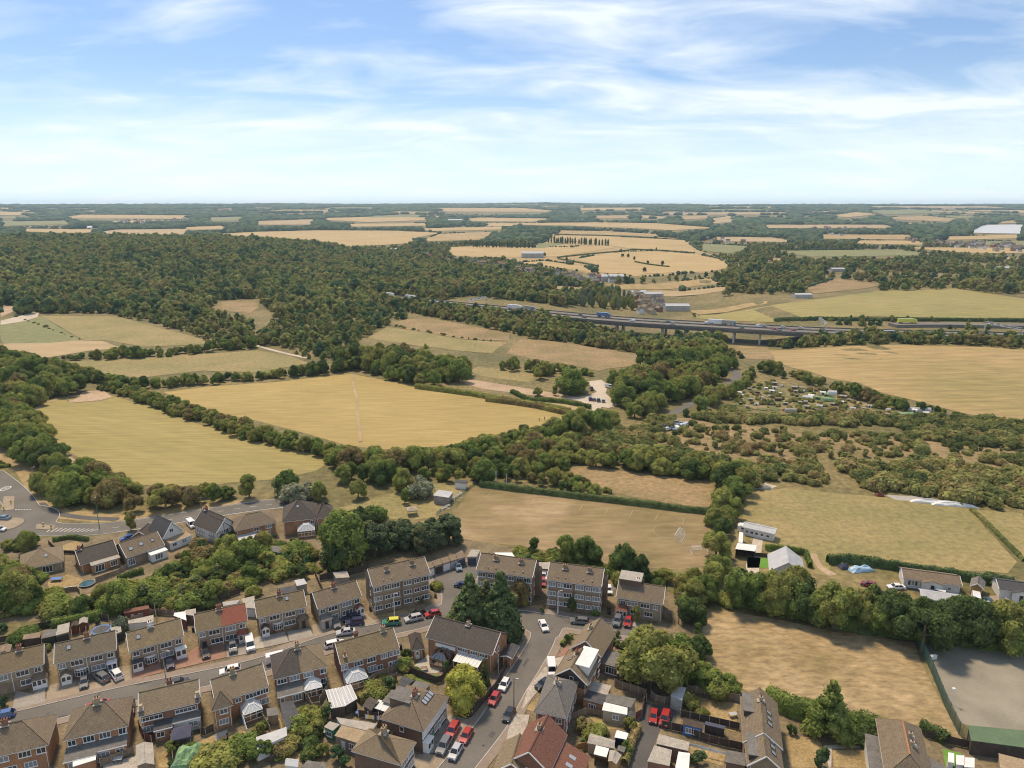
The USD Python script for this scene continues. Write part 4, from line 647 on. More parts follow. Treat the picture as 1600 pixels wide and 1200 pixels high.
# ------------------------------------------------------------------ mobile homes and buildings at the right
def mobile_home(name,label,k,A,B,depth,eave=2.7,rise=1.2,rm='roof_grey',wm='white_render',**kw):return House(name,label,k,A,B,eave,depth,rise,rm=rm,wm=wm,cat='mobile home',**kw)
h=mobile_home('mobile_home','long white mobile home with a small pediment porch and grey tiled roof','H',(845,895),(1215,945),6.5,rm='roof_brown');h.wins([.12,.18,.24,.36,.63,.8],.8,[(.8,1.5,1)]*3+[(1.5,1.2,2),(1.5,1.2,2),(.9,1.0,1)]);h.door(h.L*.5,m='green_paint');h.porch(h.L*.5,5.0,1.0,2.6,'gable','roof_brown','white_render',False)
h=House('shed','small white pitched outbuilding right of the long mobile home','H',(1262,945),(1350,968),2.5,5.0,1.2,'gable','y',rm='roof_grey',wm='wood_gold',cat='outbuilding')
h=mobile_home('mobile_home','second white mobile home with a dark roof, cut by the right edge','H',(1445,965),(1700,1000),6.5,rm='roof_slate');h.wins([.35,.45,.6],.7,[(.8,1.4,1),(.8,1.4,1),(1.6,1.2,2)]);h.porch(h.L*.55,4.0,.9,2.6,'gable','roof_slate','white_render',False)
h=House('bungalow','long low building with a grey metal roof behind the tree row','H',(960,1020),(1228,1062),2.5,5.0,.9,rm='metal_roof',wm='brick_tan',cat='outbuilding',ridge=False);h.wins([.3,.5,.68],.8,[(1.2,1.2,2)]*3)
h=House('bungalow','white house with a steep pale grey tiled gable among the hedges','H',(10,850),(235,880),2.8,10,3.2,'gable','y',rm='metal_roof',wm='white_render',cat='house');h.wins([.3,.7],.8,[(1.6,1.3,2)]*2)
h=mobile_home('static_caravan','long cream static caravan at the corner of the dry paddock','G',(1440,575),(1640,620),4.5,2.6,.7,'metal_roof','white_render');h.wins([.15,.3,.45,.62,.8],.9,[(1.0,.9,1)]*5)
q=outbuilding('carport','open white-roofed carport with a brick store beside the bright lawn','carport','G',[(1395,712),(1520,728),(1530,690),(1410,675)],2.8,'white_roof','wood_dark',open_front=0)
outbuilding('static_caravan','white caravan end showing between the hedge and the carport','caravan','G',[(1415,672),(1442,675),(1445,610),(1420,605)],2.6,'white_roof','white_render')
# ================================================================== roads, pavements, drives
M['asphalt']=mottled('asphalt',[(.3,(.118,.110,.096)),(.55,(.145,.134,.116)),(.75,(.17,.157,.136))],.12,scale2=3.0,amt2=.14)
M['asphalt_dark']=mottled('dark_asphalt',[(.3,(.085,.082,.078)),(.7,(.115,.11,.104))],.12,scale2=3.0,amt2=.14)
M['pavement']=mottled('pavement',[(.3,(.215,.17,.13)),(.6,(.265,.215,.17)),(.8,(.23,.19,.15))],.35,scale2=4.0,amt2=.16)
M['kerb']=mottled('kerb_stone',[(.3,(.40,.37,.33)),(.7,(.50,.465,.42))],.5,scale2=5)
M['paint']=mottled('road_paint',[(.3,(.55,.54,.50)),(.7,(.70,.69,.65))],.8,scale2=6)
M['block_red']=mottled('red_block_paving',[(.3,(.24,.135,.095)),(.7,(.32,.19,.135))],.5,scale2=5,amt2=.2);M['block_grey']=mottled('grey_block_paving',[(.3,(.25,.225,.195)),(.7,(.32,.29,.25))],.5,scale2=5,amt2=.2)
M['drive_tan']=mottled('tan_drive',[(.3,(.24,.195,.14)),(.7,(.33,.27,.195))],.4,scale2=4,amt2=.22);M['slab']=mottled('slab_paving',[(.3,(.34,.30,.25)),(.7,(.44,.395,.335))],.5,scale2=4)
M['yard']=mottled('garden_earth',[(.25,(.105,.085,.045)),(.45,(.165,.13,.075)),(.6,(.22,.17,.10)),(.8,(.13,.115,.05))],.22,scale2=1.6,amt2=.35)
def line(pts):return LineString([wpt('P',p)if not isinstance(p[0],str)else wpt(*[p[0],p[1:]])for p in pts])
def smooth_line(L,n=4):
    c=np.array(L.coords)
    for _ in range(n):c=np.vstack([c[:1],np.stack([.75*c[:-1]+.25*c[1:],.25*c[:-1]+.75*c[1:]],1).reshape(-1,2),c[-1:]])
    return LineString(c)
R1=smooth_line(line([('A',-500,1040),('A',0,928),('A',400,830),('A',850,725),('A',1300,640),('A',1700,545),('B',450,405),('B',800,335),('B',1080,275),('B',1180,220)]))
R1b=smooth_line(line([('B',1100,270),('B',1220,225),('B',1230,120),('B',1210,30),('F',1230,900)]))
R2=smooth_line(line([('B',1180,220),('B',1400,215),('C',-60,250),('C',100,285),('C',215,350),('C',150,480),('C',60,620),('C',-20,740),('B',1500,900),('B',1330,1110),('B',1180,1290)]))
R3=smooth_line(line([('C',60,250),('C',250,275),('C',420,305),('C',600,330),('C',740,345)]))
roads_near=shapely.union_all([R1.buffer(2.9),R1b.buffer(2.6),R2.buffer(2.9),R3.buffer(2.3),Polygon([wpt('F',p)for p in[(1085,850),(1240,790),(1400,800),(1380,900),(1250,960),(1120,930)]]),Polygon([wpt('C',p)for p in[(20,240),(200,260),(330,300),(290,380),(180,400),(130,300),(50,290)]])]).buffer(1.2).buffer(-1.2)
A1=smooth_line(line([('E',-160,640),('E',60,615),('E',180,600),('E',340,588),('E',620,592),('E',800,565),('E',1000,537),('E',1300,487),('E',1640,436),('F',180,425),('F',320,390)]))
A2=smooth_line(line([('E',-60,250),('E',30,320),('E',110,400),('E',150,470),('E',170,560)]))
round_c=wpt('E',(30,560));A_road=shapely.union_all([A1.buffer(4.2),A2.buffer(4.6),Point(*round_c).buffer(15),Polygon([wpt('E',p)for p in[(120,430),(200,470),(330,540),(420,560),(300,600),(150,600)]])]).buffer(2).buffer(-2)
alley=Polygon([wpt('C',p)for p in[(830,790),(1040,830),(1010,960),(930,950),(880,1080),(840,1250),(700,1250),(760,1050),(800,900)]])
def slab(name,poly,z0,z1,m,label=None,kind='structure'):
    mb=MB()
    for g in getattr(poly,'geoms',[poly]):
        if g.geom_type!='Polygon' or g.area<.2:continue
        g=shapely.geometry.polygon.orient(g);tv,tf=trimesh.creation.triangulate_polygon(g,engine='earcut')
        for t in tf:
            q=tv[t]
            if(q[1,0]-q[0,0])*(q[2,1]-q[0,1])-(q[1,1]-q[0,1])*(q[2,0]-q[0,0])<0:q=q[::-1]
            mb.poly([(*p,z1)for p in q])
        for ring in[g.exterior]+list(g.interiors):
            c=np.array(ring.coords)
            for a,b in zip(c[:-1],c[1:]):mb.poly([(*a,z0),(*b,z0),(*b,z1),(*a,z1)])
    if mb.v:return mb.build(name,M[m],kind=kind,label=label)
est=Polygon([wpt('P',p)for p in[(-80,1040),(0,1000),(200,940),(400,900),(560,880),(720,840),(900,880),(1060,930),(1090,990),(1085,1035),(1170,1085),(1300,1115),(1480,1165),(1600,1180),(1680,1260),(-160,1260)]])
sheet('garden_ground',est,M['yard'],.008,'worn earth and dry grass of the gardens round the houses',keep=False)
sheet('garden_ground',Polygon([KG('E',*p)for p in[(0,700),(300,640),(620,630),(900,590),(1200,520),(1600,455),(1900,430),(2100,480),(2250,620),(2000,900),(1700,960),(1300,1120),(700,1130),(0,1180)]]).difference(est.buffer(.5)),M['yard'],.012,'shaded earth of the deep gardens behind the bungalows',keep=False)
sheet('verge',Polygon([KG('E',*p)for p in[(-40,180),(100,230),(210,420),(350,520),(620,545),(900,525),(1200,480),(1600,425),(1600,395),(1200,440),(800,500),(600,480),(440,470),(330,400),(330,300),(200,200),(60,40),(0,0)]]),M['lawn_dry'],.014,'dry grass verge between the main road and the belt of trees',keep=False)
slab('road',roads_near,-.1,.02,'asphalt','grey estate road that curves between the houses')
slab('main_road',A_road.difference(Point(*round_c).buffer(5.2)),-.1,.02,'asphalt','main road with its roundabout at the left')
slab('rear_lane',alley.difference(roads_near),-.1,.018,'asphalt_dark','dark rear parking lane behind the red-brown roof')
pav=roads_near.buffer(2.0).difference(roads_near.buffer(.14)).difference(alley.buffer(.5));kerb=roads_near.buffer(.14).difference(roads_near.buffer(.005)).difference(alley.buffer(.5))
slab('pavement',pav,-.1,.12,'pavement','pinkish-tan pavement along both sides of the estate road');slab('kerb',kerb,-.1,.135,'kerb','pale kerb stones edging the estate road')
ak=A_road.buffer(.2).difference(A_road.buffer(.005));slab('kerb',ak,-.1,.13,'kerb','pale kerb of the main road and the roundabout')
slab('roundabout_island',Point(*round_c).buffer(5.2),-.1,.16,'drive_tan','round pale paved island in the middle of the roundabout')
slab('footway',smooth_line(line([('E',260,430),('E',300,470),('E',400,500),('E',560,520),('E',720,525)])).buffer(1.3),-.05,.05,'asphalt_dark','dark footway that curves over the verge by the roundabout')
slab('traffic_island',Polygon([wpt('E',p)for p in[(15,470),(30,385),(85,385),(80,465)]]).buffer(.3),0,.15,'drive_tan','kerbed traffic island on the north arm of the roundabout')
slab('traffic_island',Polygon([wpt('E',p)for p in[(235,560),(340,570),(330,590),(230,585)]]).buffer(.3),0,.15,'drive_tan','kerbed splitter island on the east arm of the roundabout')
M['faint']=plain('worn_line_paint',(.36,.31,.20),.8)
def paint(name,polys,label,z=.026,m='paint'):
    mb=MB()
    for p in polys:
        p=np.asarray(p);n=p[1]-p[0];n2=p[2]-p[0];p=p if n[0]*n2[1]-n[1]*n2[0]>0 else p[::-1];mb.poly([(*q,z)for q in p])
    mb.build(name,M[m],kind='structure',label=label)
def dashes(L,on,off,w,side=0.0,s0=0,s1=None):
    out=[];L=L if side==0 else L.parallel_offset(abs(side),'left' if side>0 else 'right');s=s0
    while s+on<(s1 or L.length):
        a,b=np.array(L.interpolate(s).coords[0]),np.array(L.interpolate(s+on).coords[0]);d=(b-a)/np.linalg.norm(b-a);n=np.array([-d[1],d[0]])*w/2;out.append([a-n,b-n,b+n,a+n]);s+=on+off
    return out
paint('road_marking',dashes(A1,2.0,3.2,.14,0,40),'white dashed centre line of the main road');paint('road_marking',dashes(A1,3.0,.02,.12,3.9,42)+dashes(A1,3.0,.02,.12,-3.9,42),'thin white edge lines of the main road',.028)
hat=[]
for t in np.linspace(0,1,11):a=wpt('E',(330+280*t,578+8*t));b=wpt('E',(290+270*t,604));d=np.array([.28,0]);hat.append([a,a+d,b+d,b])
paint('road_marking',hat,'white hatched stripes east of the roundabout',.030)
paint('road_marking',[[wpt('E',(95+i*18,462)),wpt('E',(104+i*18,462)),wpt('E',(104+i*18,466)),wpt('E',(95+i*18,466))]for i in range(6)],'white give-way dashes on the north arm of the roundabout',.030)
ring=MB()
c=np.array(wpt('E',(35,333)))
for t in np.arange(24):a,b=t*PI/12,(t+1)*PI/12;ring.poly([(c[0]+1.5*math.cos(a),c[1]+2.3*math.sin(a),.030),(c[0]+1.5*math.cos(b),c[1]+2.3*math.sin(b),.030),(c[0]+1.2*math.cos(b),c[1]+1.9*math.sin(b),.030),(c[0]+1.2*math.cos(a),c[1]+1.9*math.sin(a),.030)][::-1])
for sx,pts in((-.45,None),(.45,None)):
    for t in np.arange(12):
        if sx<0 and not(t<5 or t>6):pass
        a,b=t*PI/6,(t+1)*PI/6
        ring.poly([(c[0]+sx+.4*math.cos(a),c[1]+.9*math.sin(a),.030),(c[0]+sx+.4*math.cos(b),c[1]+.9*math.sin(b),.030),(c[0]+sx+.24*math.cos(b),c[1]+.7*math.sin(b),.030),(c[0]+sx+.24*math.cos(a),c[1]+.7*math.sin(a),.030)][::-1])
ring.build('road_marking',M['paint'],kind='structure',label='white speed-limit roundel painted on the north arm of the roundabout')
def drive(k,pts,m,label,z=.10):
    P=Polygon([wpt(k,p)for p in pts]).buffer(0).difference(roads_near.buffer(.16))
    slab('driveway',P,-.05,z,m,label)
drive('A',[(75,840),(100,720),(205,740),(285,690),(280,790)],'block_grey','grey paved drive in front of the leftmost pair',.13)
drive('A',[(290,790),(300,690),(480,640),(570,600),(560,720),(350,770)],'drive_tan','tan concrete drive in front of the pair with the gabled porch',.13);drive('A',[(560,720),(572,600),(740,570),(825,560),(825,650)],'drive_tan','tan drive with the dark and the white car',.132)
drive('A',[(828,650),(830,575),(890,560),(1000,520),(1010,605)],'block_red','pink block-paved drive with no car on it',.13);drive('A',[(1030,600),(1020,510),(1110,500),(1180,480),(1185,565)],'block_red','red block-paved drive under the blue car',.13)
drive('A',[(1185,565),(1180,480),(1240,440),(1400,400),(1415,510)],'block_red','wide red block-paved drive under the dark car',.134);drive('A',[(1420,510),(1405,400),(1560,370),(1600,480)],'block_grey','grey drive under the grey car and white van',.13)
drive('B',[(-10,460),(-10,390),(40,370),(50,450)],'slab','pale paved strip beside the grey drive',.13);drive('B',[(50,450),(40,380),(180,350),(205,415)],'block_grey','dark grey block drive of the pair with the small porch',.13);drive('B',[(210,412),(195,350),(335,325),(360,378)],'block_grey','second dark grey block drive, right of a white edging',.132)
drive('B',[(365,378),(345,310),(480,270),(530,250),(560,320),(500,350)],'drive_tan','tan drive with the grey car next to the flats',.13);drive('B',[(545,250),(680,230),(750,290),(700,310),(600,330)],'drive_tan','tan drive under the two dark cars',.132)
drive('B',[(1040,1110),(1210,870),(1330,900),(1200,1060),(1130,1120)],'block_grey','brown paved forecourt with the red and grey cars',.13);drive('B',[(980,1120),(1120,1110),(1230,1150),(1150,1250),(1000,1250)],'drive_tan','tan forecourt at the bottom of the side road',.13)
drive('C',[(250,520),(330,500),(250,630),(130,760),(60,840),(100,700)],'slab','pale forecourt with the white van and the black car',.13);drive('C',[(0,870),(110,870),(60,1100),(-60,1130)],'slab','pale concrete drive beside the red-brown roof',.13);drive('C',[(270,510),(330,450),(370,440),(330,500)],'block_red','red paved patch beside the corner house',.13)
drive('C',[(620,270),(760,260),(790,330),(640,330)],'block_grey','paved forecourt in front of the dormer house',.13)
for k,pts,m,lb in[('C',[(70,830),(180,750),(190,800),(140,850)],'lawn_dry','small dry front lawn left of the grey hipped roof'),('C',[(1090,750),(1410,800),(1400,980),(1060,860)],'lawn_dry','dry back lawn with a small dark bush'),('C',[(1110,1050),(1340,1100),(1320,1190),(1120,1130)],'lawn_dry','dry lawn behind the washing line at the lower right'),('C',[(470,870),(700,900),(760,960),(560,960)],'lawn_dry','dry grass behind the pink flat-roofed annex'),
    ('B',[(960,600),(1140,620),(1120,670),(980,650)],'lawn_green','green back lawn below the patio'),('B',[(700,680),(860,620),(880,660),(740,710)],'lawn_dry','dry back lawn beside the hedge'),('B',[(610,710),(700,700),(720,740),(640,780)],'lawn_dry','dry lawn corner right of the twin carport roofs'),('B',[(990,560),(1080,490),(1180,570),(1130,610),(1010,600)],'slab','pinkish patio behind the long dark-roofed house'),
    ('A',[(1350,1110),(1420,980),(1540,970),(1530,1040),(1440,1100)],'lawn_dry','curved dry lawn beside the sunroom'),('A',[(1340,990),(1420,960),(1430,1030),(1370,1090),(1340,1080)],'slab','grey curved patio left of the dry lawn'),('A',[(1220,1050),(1340,990),(1330,1140),(1250,1160)],'lawn_dry','dry lawn beside the green tarpaulin'),('A',[(980,1120),(1080,1060),(1080,1200),(990,1200)],'lawn_dry','dry grass strip right of the shed'),('A',[(640,1180),(860,1120),(870,1210),(650,1220)],'slab','pale patio at the bottom behind the lean-to'),
    ('B',[(60,920),(150,890),(170,950),(90,970)],'lawn_dry','small dry lawn in the garden beside the grey garage roof'),('B',[(150,1130),(290,1090),(320,1140),(180,1180)],'lawn_dry','dry lawn in the lower gardens'),('F',[(10,880),(200,830),(380,860),(390,890),(200,920),(60,920)],'lawn_dry','oval dry back lawn behind the terraced road'),('F',[(740,1130),(930,1090),(960,1110),(800,1170)],'lawn_dry','dry front lawn of the first block of flats'),('F',[(960,1090),(1110,1070),(1140,1100),(1000,1120)],'lawn_dry','dry grass patch at the corner of the first block of flats'),
    ('C',[(80,190),(190,180),(200,215),(90,210)],'lawn_dry','dry verge at the corner of the long flats'),('E',[(350,700),(480,660),(520,690),(500,740),(370,740)],'lawn_dry','fenced dry front lawn beside the main road'),('E',[(300,920),(420,870),(520,900),(500,980),(300,1005)],'lawn_dry','dry lawn with a blue table and a small goal'),('E',[(640,880),(760,840),(780,870),(680,900)],'lawn_dry','dry lawn behind the second bungalow'),('E',[(440,1020),(620,980),(740,1060),(600,1100)],'lawn_dry','dry open grass in the deep gardens'),('E',[(1300,1010),(1350,930),(1370,940),(1330,1040)],'slab','pale garden path between the bushes'),
    ('H',[(-140,820),(-90,640),(-30,640),(-60,870),(-100,960)],'gravel','pale sandy drive left of the bright green lawn'),('H',[(-132,760),(0,770),(210,800),(200,830),(0,830),(-130,830)],'astro','bright green artificial lawn beside the sandy drive'),('H',[(1330,1010),(1450,1000),(1620,1080),(1600,1100),(1400,1110)],'drive_tan','gravel yard with the dark green car'),('H',[(840,950),(960,950),(1200,990),(1180,1010),(1000,1000)],'asphalt_dark','dark forecourt between the mobile home and the grey-roofed building'),('H',[(250,740),(300,740),(340,820),(430,870),(380,880),(310,830)],'dirt','curved dirt track beside the hedge'),
    ('H',[(-140,340),(0,340),(60,320),(-60,290),(-150,275)],'gravel','pale rubble heap ground at the top corner of the dry paddock'),('H',[(720,372),(960,385),(1210,440),(1190,452),(980,420),(800,405)],'concrete','grey gravel strip along the top of the dry paddock'),('D',[(350,1060),(620,1045),(650,1080),(640,1110),(610,1075),(400,1080),(395,1200),(380,1200)],'slab','pale garden path that bends to the gabled house'),('D',[(90,1000),(300,1010),(340,1060),(330,1200),(150,1200)],'lawn_dry','brown lawn left of the bent path'),('D',[(400,1090),(600,1085),(640,1150),(630,1200),(410,1200)],'lawn_dry','brown lawn inside the bent path'),
    ('D',[(1090,1080),(1210,1110),(1200,1200),(1110,1200)],'astro','green artificial lawn at the bottom right')]:
    nm='lawn' if 'lawn' in lb or 'grass' in lb or 'verge' in lb else 'patio' if 'patio' in lb else 'path' if 'path' in lb or 'track' in lb else 'yard'
    sheet(nm,Polygon([KT(k,*p)for p in pts]).buffer(0).difference(roads_near.buffer(.2)),M[m],.045,lb,keep=False)
# football markings
fl=[]
def seg(a,b,w=.14):
    a,b=np.array(a),np.array(b);d=(b-a)/np.linalg.norm(b-a);n=np.array([-d[1],d[0]])*w/2;return[a-n,b-n,b+n,a+n]
for t in[(140,400,120,430),(300,410,270,445),(440,435,420,475),(600,460,580,490),(755,470,735,510),(915,490,895,530),(1075,520,1065,555)]:fl.append(seg(KG('G',t[0],t[1]),KG('G',t[2],t[3])))
fl.append(seg(KG('G',0,340),KG('G',1130,470),.12));fl.append(seg(KG('F',1480,350),KG('F',1425,395)))
for p in range(16):a,b=p*PI/8,(p+1)*PI/8;c=np.array(KG('G',980,600));fl.append(seg(c+5*np.array([math.cos(a),math.sin(a)]),c+5*np.array([math.cos(b),math.sin(b)]),.12))
paint('pitch_marking',fl,'faint worn lines on the parched football ground',.05,'faint')
# lane to the viaduct and car park
lane=smooth_line(LineString([KT('N',*p)for p in[(960,690),(1050,640),(1150,590),(1240,540)]]));sheet('lane',lane.buffer(2.6),M['asphalt'],.12,'grey lane between the tree belts towards the viaduct',keep=True)
lane2=smooth_line(LineString([KT('N',*p)for p in[(1370,480),(1400,440),(1420,425),(1380,400)]]));sheet('lane',lane2.buffer(3.2),M['asphalt'],.2,'short bend of the lane showing between the trees near the viaduct',keep=True)
sheet('car_park',world('N',[(330,572),(400,565),(480,552),(530,530),(500,500),(465,465),(560,455),(600,490),(585,540),(640,585),(690,610),(600,632),(560,625),(545,650),(515,660),(490,630),(430,590)]),M['gravel'],.15,'pale gravel car park among the trees',keep=True)
sheet('lane',smooth_line(LineString([KT('M',*p)for p in[(0,240),(120,275),(310,318)]])).buffer(1.6),M['gravel'],.2,'pale track along the wood edge at the upper left',keep=True)
KEEPOUT+=[roads_near.buffer(1.0),A_road.buffer(1.0),lane.buffer(3.5),lane2.buffer(4),alley]

# repairs and covers in the roads
M['patch']=mottled('road_patch',[(.3,(.075,.072,.068)),(.7,(.105,.10,.095))],.4,scale2=4,amt2=.15)
for k,pts,lb in[('B',[(60,462),(210,425),(218,440),(70,480)],'dark repaired strip at the kerb below the grey block drives'),('A',[(850,675),(940,652),(948,662),(858,688)],'dark repair patch in the road beside the red block drive'),('C',[(60,560),(95,510),(112,520),(78,570)],'dark repair patch on the side road near the corner house'),('B',[(1450,1000),(1475,970),(1500,985),(1475,1015)],'square repair patch on the side road by the black car'),('A',[(250,905),(420,865),(424,874),(254,915)],'long dark repaired trench in the terraced road')]:
    sheet('road_patch',Polygon([KG(k,*p)for p in pts]).buffer(0),M['patch'],.026,lb,keep=False)
for k,x,y,lb in[('A',620,740,'round manhole cover in the road beyond the hip-roofed pair'),('A',300,860,'manhole cover near the left end of the terraced road'),('B',700,345,'manhole cover near the flats'),('C',30,600,'manhole cover on the side road by the dark-gabled house'),('B',1420,1060,'manhole cover at the bottom of the side road'),('C',250,330,'manhole cover at the junction')]:
    sheet('manhole_cover',Point(*KG(k,x,y)).buffer(.35),M['patch'],.031,lb,keep=False)
# ================================================================== motorway on its viaduct
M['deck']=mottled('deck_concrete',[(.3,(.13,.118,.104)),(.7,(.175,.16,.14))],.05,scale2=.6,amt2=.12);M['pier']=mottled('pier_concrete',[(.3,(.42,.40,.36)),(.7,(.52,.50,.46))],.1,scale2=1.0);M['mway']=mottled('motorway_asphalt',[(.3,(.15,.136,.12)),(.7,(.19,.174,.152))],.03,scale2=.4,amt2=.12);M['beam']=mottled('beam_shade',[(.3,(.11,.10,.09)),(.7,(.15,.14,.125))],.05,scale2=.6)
ZD=1.2
mw=[(575,461),(640,469),(740,479),(850,489),(955,499),(1060,505.5),(1160,511),(1260,516.5),(1400,521),(1520,524),(1660,527)]
MW=smooth_line(LineString([G(x,y,ZD)for x,y in mw]),3);HW=14.5
def mpt(s,off=0.0):
    a,b=np.array(MW.interpolate(s).coords[0]),np.array(MW.interpolate(min(s+2,MW.length)).coords[0])
    if s+2>MW.length:a0=np.array(MW.interpolate(s-2).coords[0]);d=a-a0
    else:d=b-a
    d=d/np.linalg.norm(d);return a+np.array([-d[1],d[0]])*off,math.atan2(d[1],d[0])
SS=np.arange(0,MW.length,12.0);s_of=lambda px,py:MW.project(Point(*G(px,py,ZD)))
def strip(mb,o0,o1,z,z2=None,s0=0,s1=None):
    ss=[s for s in SS if s0<=s<=(s1 or MW.length)]
    for a,b in zip(ss[:-1],ss[1:]):
        p=[mpt(a,o0)[0],mpt(b,o0)[0],mpt(b,o1)[0],mpt(a,o1)[0]];z1=z if z2 is None else z2
        mb.poly([(*p[0],z),(*p[1],z),(*p[2],z1),(*p[3],z1)])
va,vb=s_of(880,492),s_of(1240,516)
via=thing('motorway_viaduct','long concrete motorway viaduct on pale piers over the valley','viaduct')
q=MB();strip(q,-HW,HW,ZD-.05);q.build('carriageway',M['mway'],via)
for lo,hi in((-HW-.6,-HW),(HW,HW+.6)):
    q=MB();strip(q,lo,hi,ZD+.85);ss=SS
    for a,b in zip(ss[:-1],ss[1:]):
        for o,rev in((lo,0),(hi,1)):
            p0,p1=mpt(a,o)[0],mpt(b,o)[0];pl=[(*p0,ZD-1.0),(*p1,ZD-1.0),(*p1,ZD+.85),(*p0,ZD+.85)];q.poly(pl if not rev else pl[::-1])
    q.build('parapet',M['deck'],via)
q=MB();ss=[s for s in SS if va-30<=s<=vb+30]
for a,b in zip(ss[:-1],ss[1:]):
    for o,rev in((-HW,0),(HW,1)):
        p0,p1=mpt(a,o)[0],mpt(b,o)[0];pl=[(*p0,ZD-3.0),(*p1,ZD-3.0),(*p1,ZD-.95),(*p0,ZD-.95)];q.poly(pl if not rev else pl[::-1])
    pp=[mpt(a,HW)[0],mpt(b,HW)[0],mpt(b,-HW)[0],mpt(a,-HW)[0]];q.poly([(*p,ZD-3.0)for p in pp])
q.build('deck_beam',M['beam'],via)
for px,py in[(957,514),(1033,519),(1070,519),(1111,522),(1147,522),(1188,527)]:
    s=s_of(px,py-14 if False else 505+(px-957)*.045);
    for off,nm in((-9,'pier'),(9,'pier')):
        c,r=mpt(s,off);zb=float(H(*c))-1;mb=MB();mb.obox((c[0],c[1],(ZD-3.0+zb)/2),[[math.cos(r),math.sin(r),0],[-math.sin(r),math.cos(r),0],[0,0,1]],(1.6,5.0,ZD-3.0-zb));mb.build(nm,M['pier'],via)
q=MB()                                                # lines, central barrier, lamp-free
for o in(-13.6,-10,-6.4,-2.6,2.6,6.4,10,13.6):
    solid=abs(o)in(13.6,2.6);ss=np.arange(0,MW.length-6,6.0 if solid else 9.0)
    for s in ss:
        p0,r=mpt(s,o);d=np.array([math.cos(r),math.sin(r)]);n=np.array([-d[1],d[0]])*.12;L_=6.0 if solid else 3.0;q.poly([(*(p0-n),ZD+.01),(*(p0+d*L_-n),ZD+.01),(*(p0+d*L_+n),ZD+.01),(*(p0+n),ZD+.01)])
q.build('lane_marking',M['paint'],via)
q=MB()
for a,b in zip(SS[:-1],SS[1:]):p0,p1=mpt(a,0)[0],mpt(b,0)[0];q.bar((*p0,ZD+.5),(*p1,ZD+.5),.4,.9)
q.build('central_barrier',M['deck'],via)
emb=MW.buffer(HW+.5)
# banks either side where there is no viaduct
for lo,hi,lb in((0,va,'grassy motorway bank left of the viaduct'),(vb,MW.length,'grassy motorway bank right of the viaduct')):
    q=MB();ss=[s for s in SS if lo<=s<=hi]
    for a,b in zip(ss[:-1],ss[1:]):
        for sg in(-1,1):
            p=[mpt(a,sg*HW)[0],mpt(b,sg*HW)[0],mpt(b,sg*(HW+16))[0],mpt(a,sg*(HW+16))[0]];z=[ZD-.1,ZD-.1,float(H(*p[2]))-2,float(H(*p[3]))-2];z=[ZD-.1,ZD-.1,min(z[2],ZD-.6),min(z[3],ZD-.6)]
            pl=[(*p[i],z[i])for i in range(4)];q.poly(pl if sg>0 else pl[::-1])
    q.build('motorway_bank',M['land'],kind='structure',label=lb)
KEEPOUT.append(emb.buffer(2))
# second carriageway (slip) behind at the right
sl=smooth_line(LineString([G(x,y,2.5)for x,y in[(1395,506),(1460,505),(1530,506.5),(1660,508)]]));
q=MB();c=np.array(sl.coords)
P0=np.array(sl.parallel_offset(6,'left').coords);P1=np.array(sl.parallel_offset(6,'right').coords)
pl=sl.buffer(6,cap_style='flat');slab('slip_road',pl,-4,2.5,'mway','slip road behind the motorway at the right');KEEPOUT.append(pl.buffer(4))
def gantry(px,py,span,label,hgt=8.0,back=False,yaw=0.0):
    s=s_of(px,py);(c,r)=mpt(s,0);r+=yaw;d=np.array([math.cos(r),math.sin(r)]);n=np.array([-d[1],d[0]]);t=thing('motorway_gantry',label,'gantry')
    a,b=c-n*span/2,c+n*span/2
    for e in(a,b):q=MB();q.bar((*e,ZD-1),(*e,ZD+hgt),.6);q.build('post',M['metal_roof'],t)
    q=MB()
    for z in(hgt-.6,hgt+.9):
        for o in(-.7,.7):q.bar((*(a+d*o),ZD+z),(*(b+d*o),ZD+z),.28)
    for u in np.linspace(0,1,13):p=a*(1-u)+b*u;q.bar((*(p-d*.7),ZD+hgt-.6),(*(p-d*.7),ZD+hgt+.9),.16);q.bar((*(p-d*.7),ZD+hgt-.6),(*(p+d*.7),ZD+hgt-.6),.16)
    q.build('truss',M['metal_roof'],t);q=MB();q.obox((*(c),ZD+hgt-.4),[[*n,0],[*d,0],[0,0,1]],(span,1.6,.12));q.build('walkway',M['metal_roof'],t)
    for u in(.22,.42,.62,.8):p=a*(1-u)+b*u;q=MB();q.obox((*(p-d*1.0),ZD+hgt+.6),[[*n,0],[*d,0],[0,0,1]],(2.6,.25,2.6));q.build('sign_panel',M['cement'],t)
gantry(738,481,31,'grey sign gantry over the motorway, left of the viaduct');gantry(1282,515,31,'grey sign gantry over the motorway just right of the viaduct');gantry(1565,525,32,'grey sign gantry near the right edge of the motorway',yaw=.35)
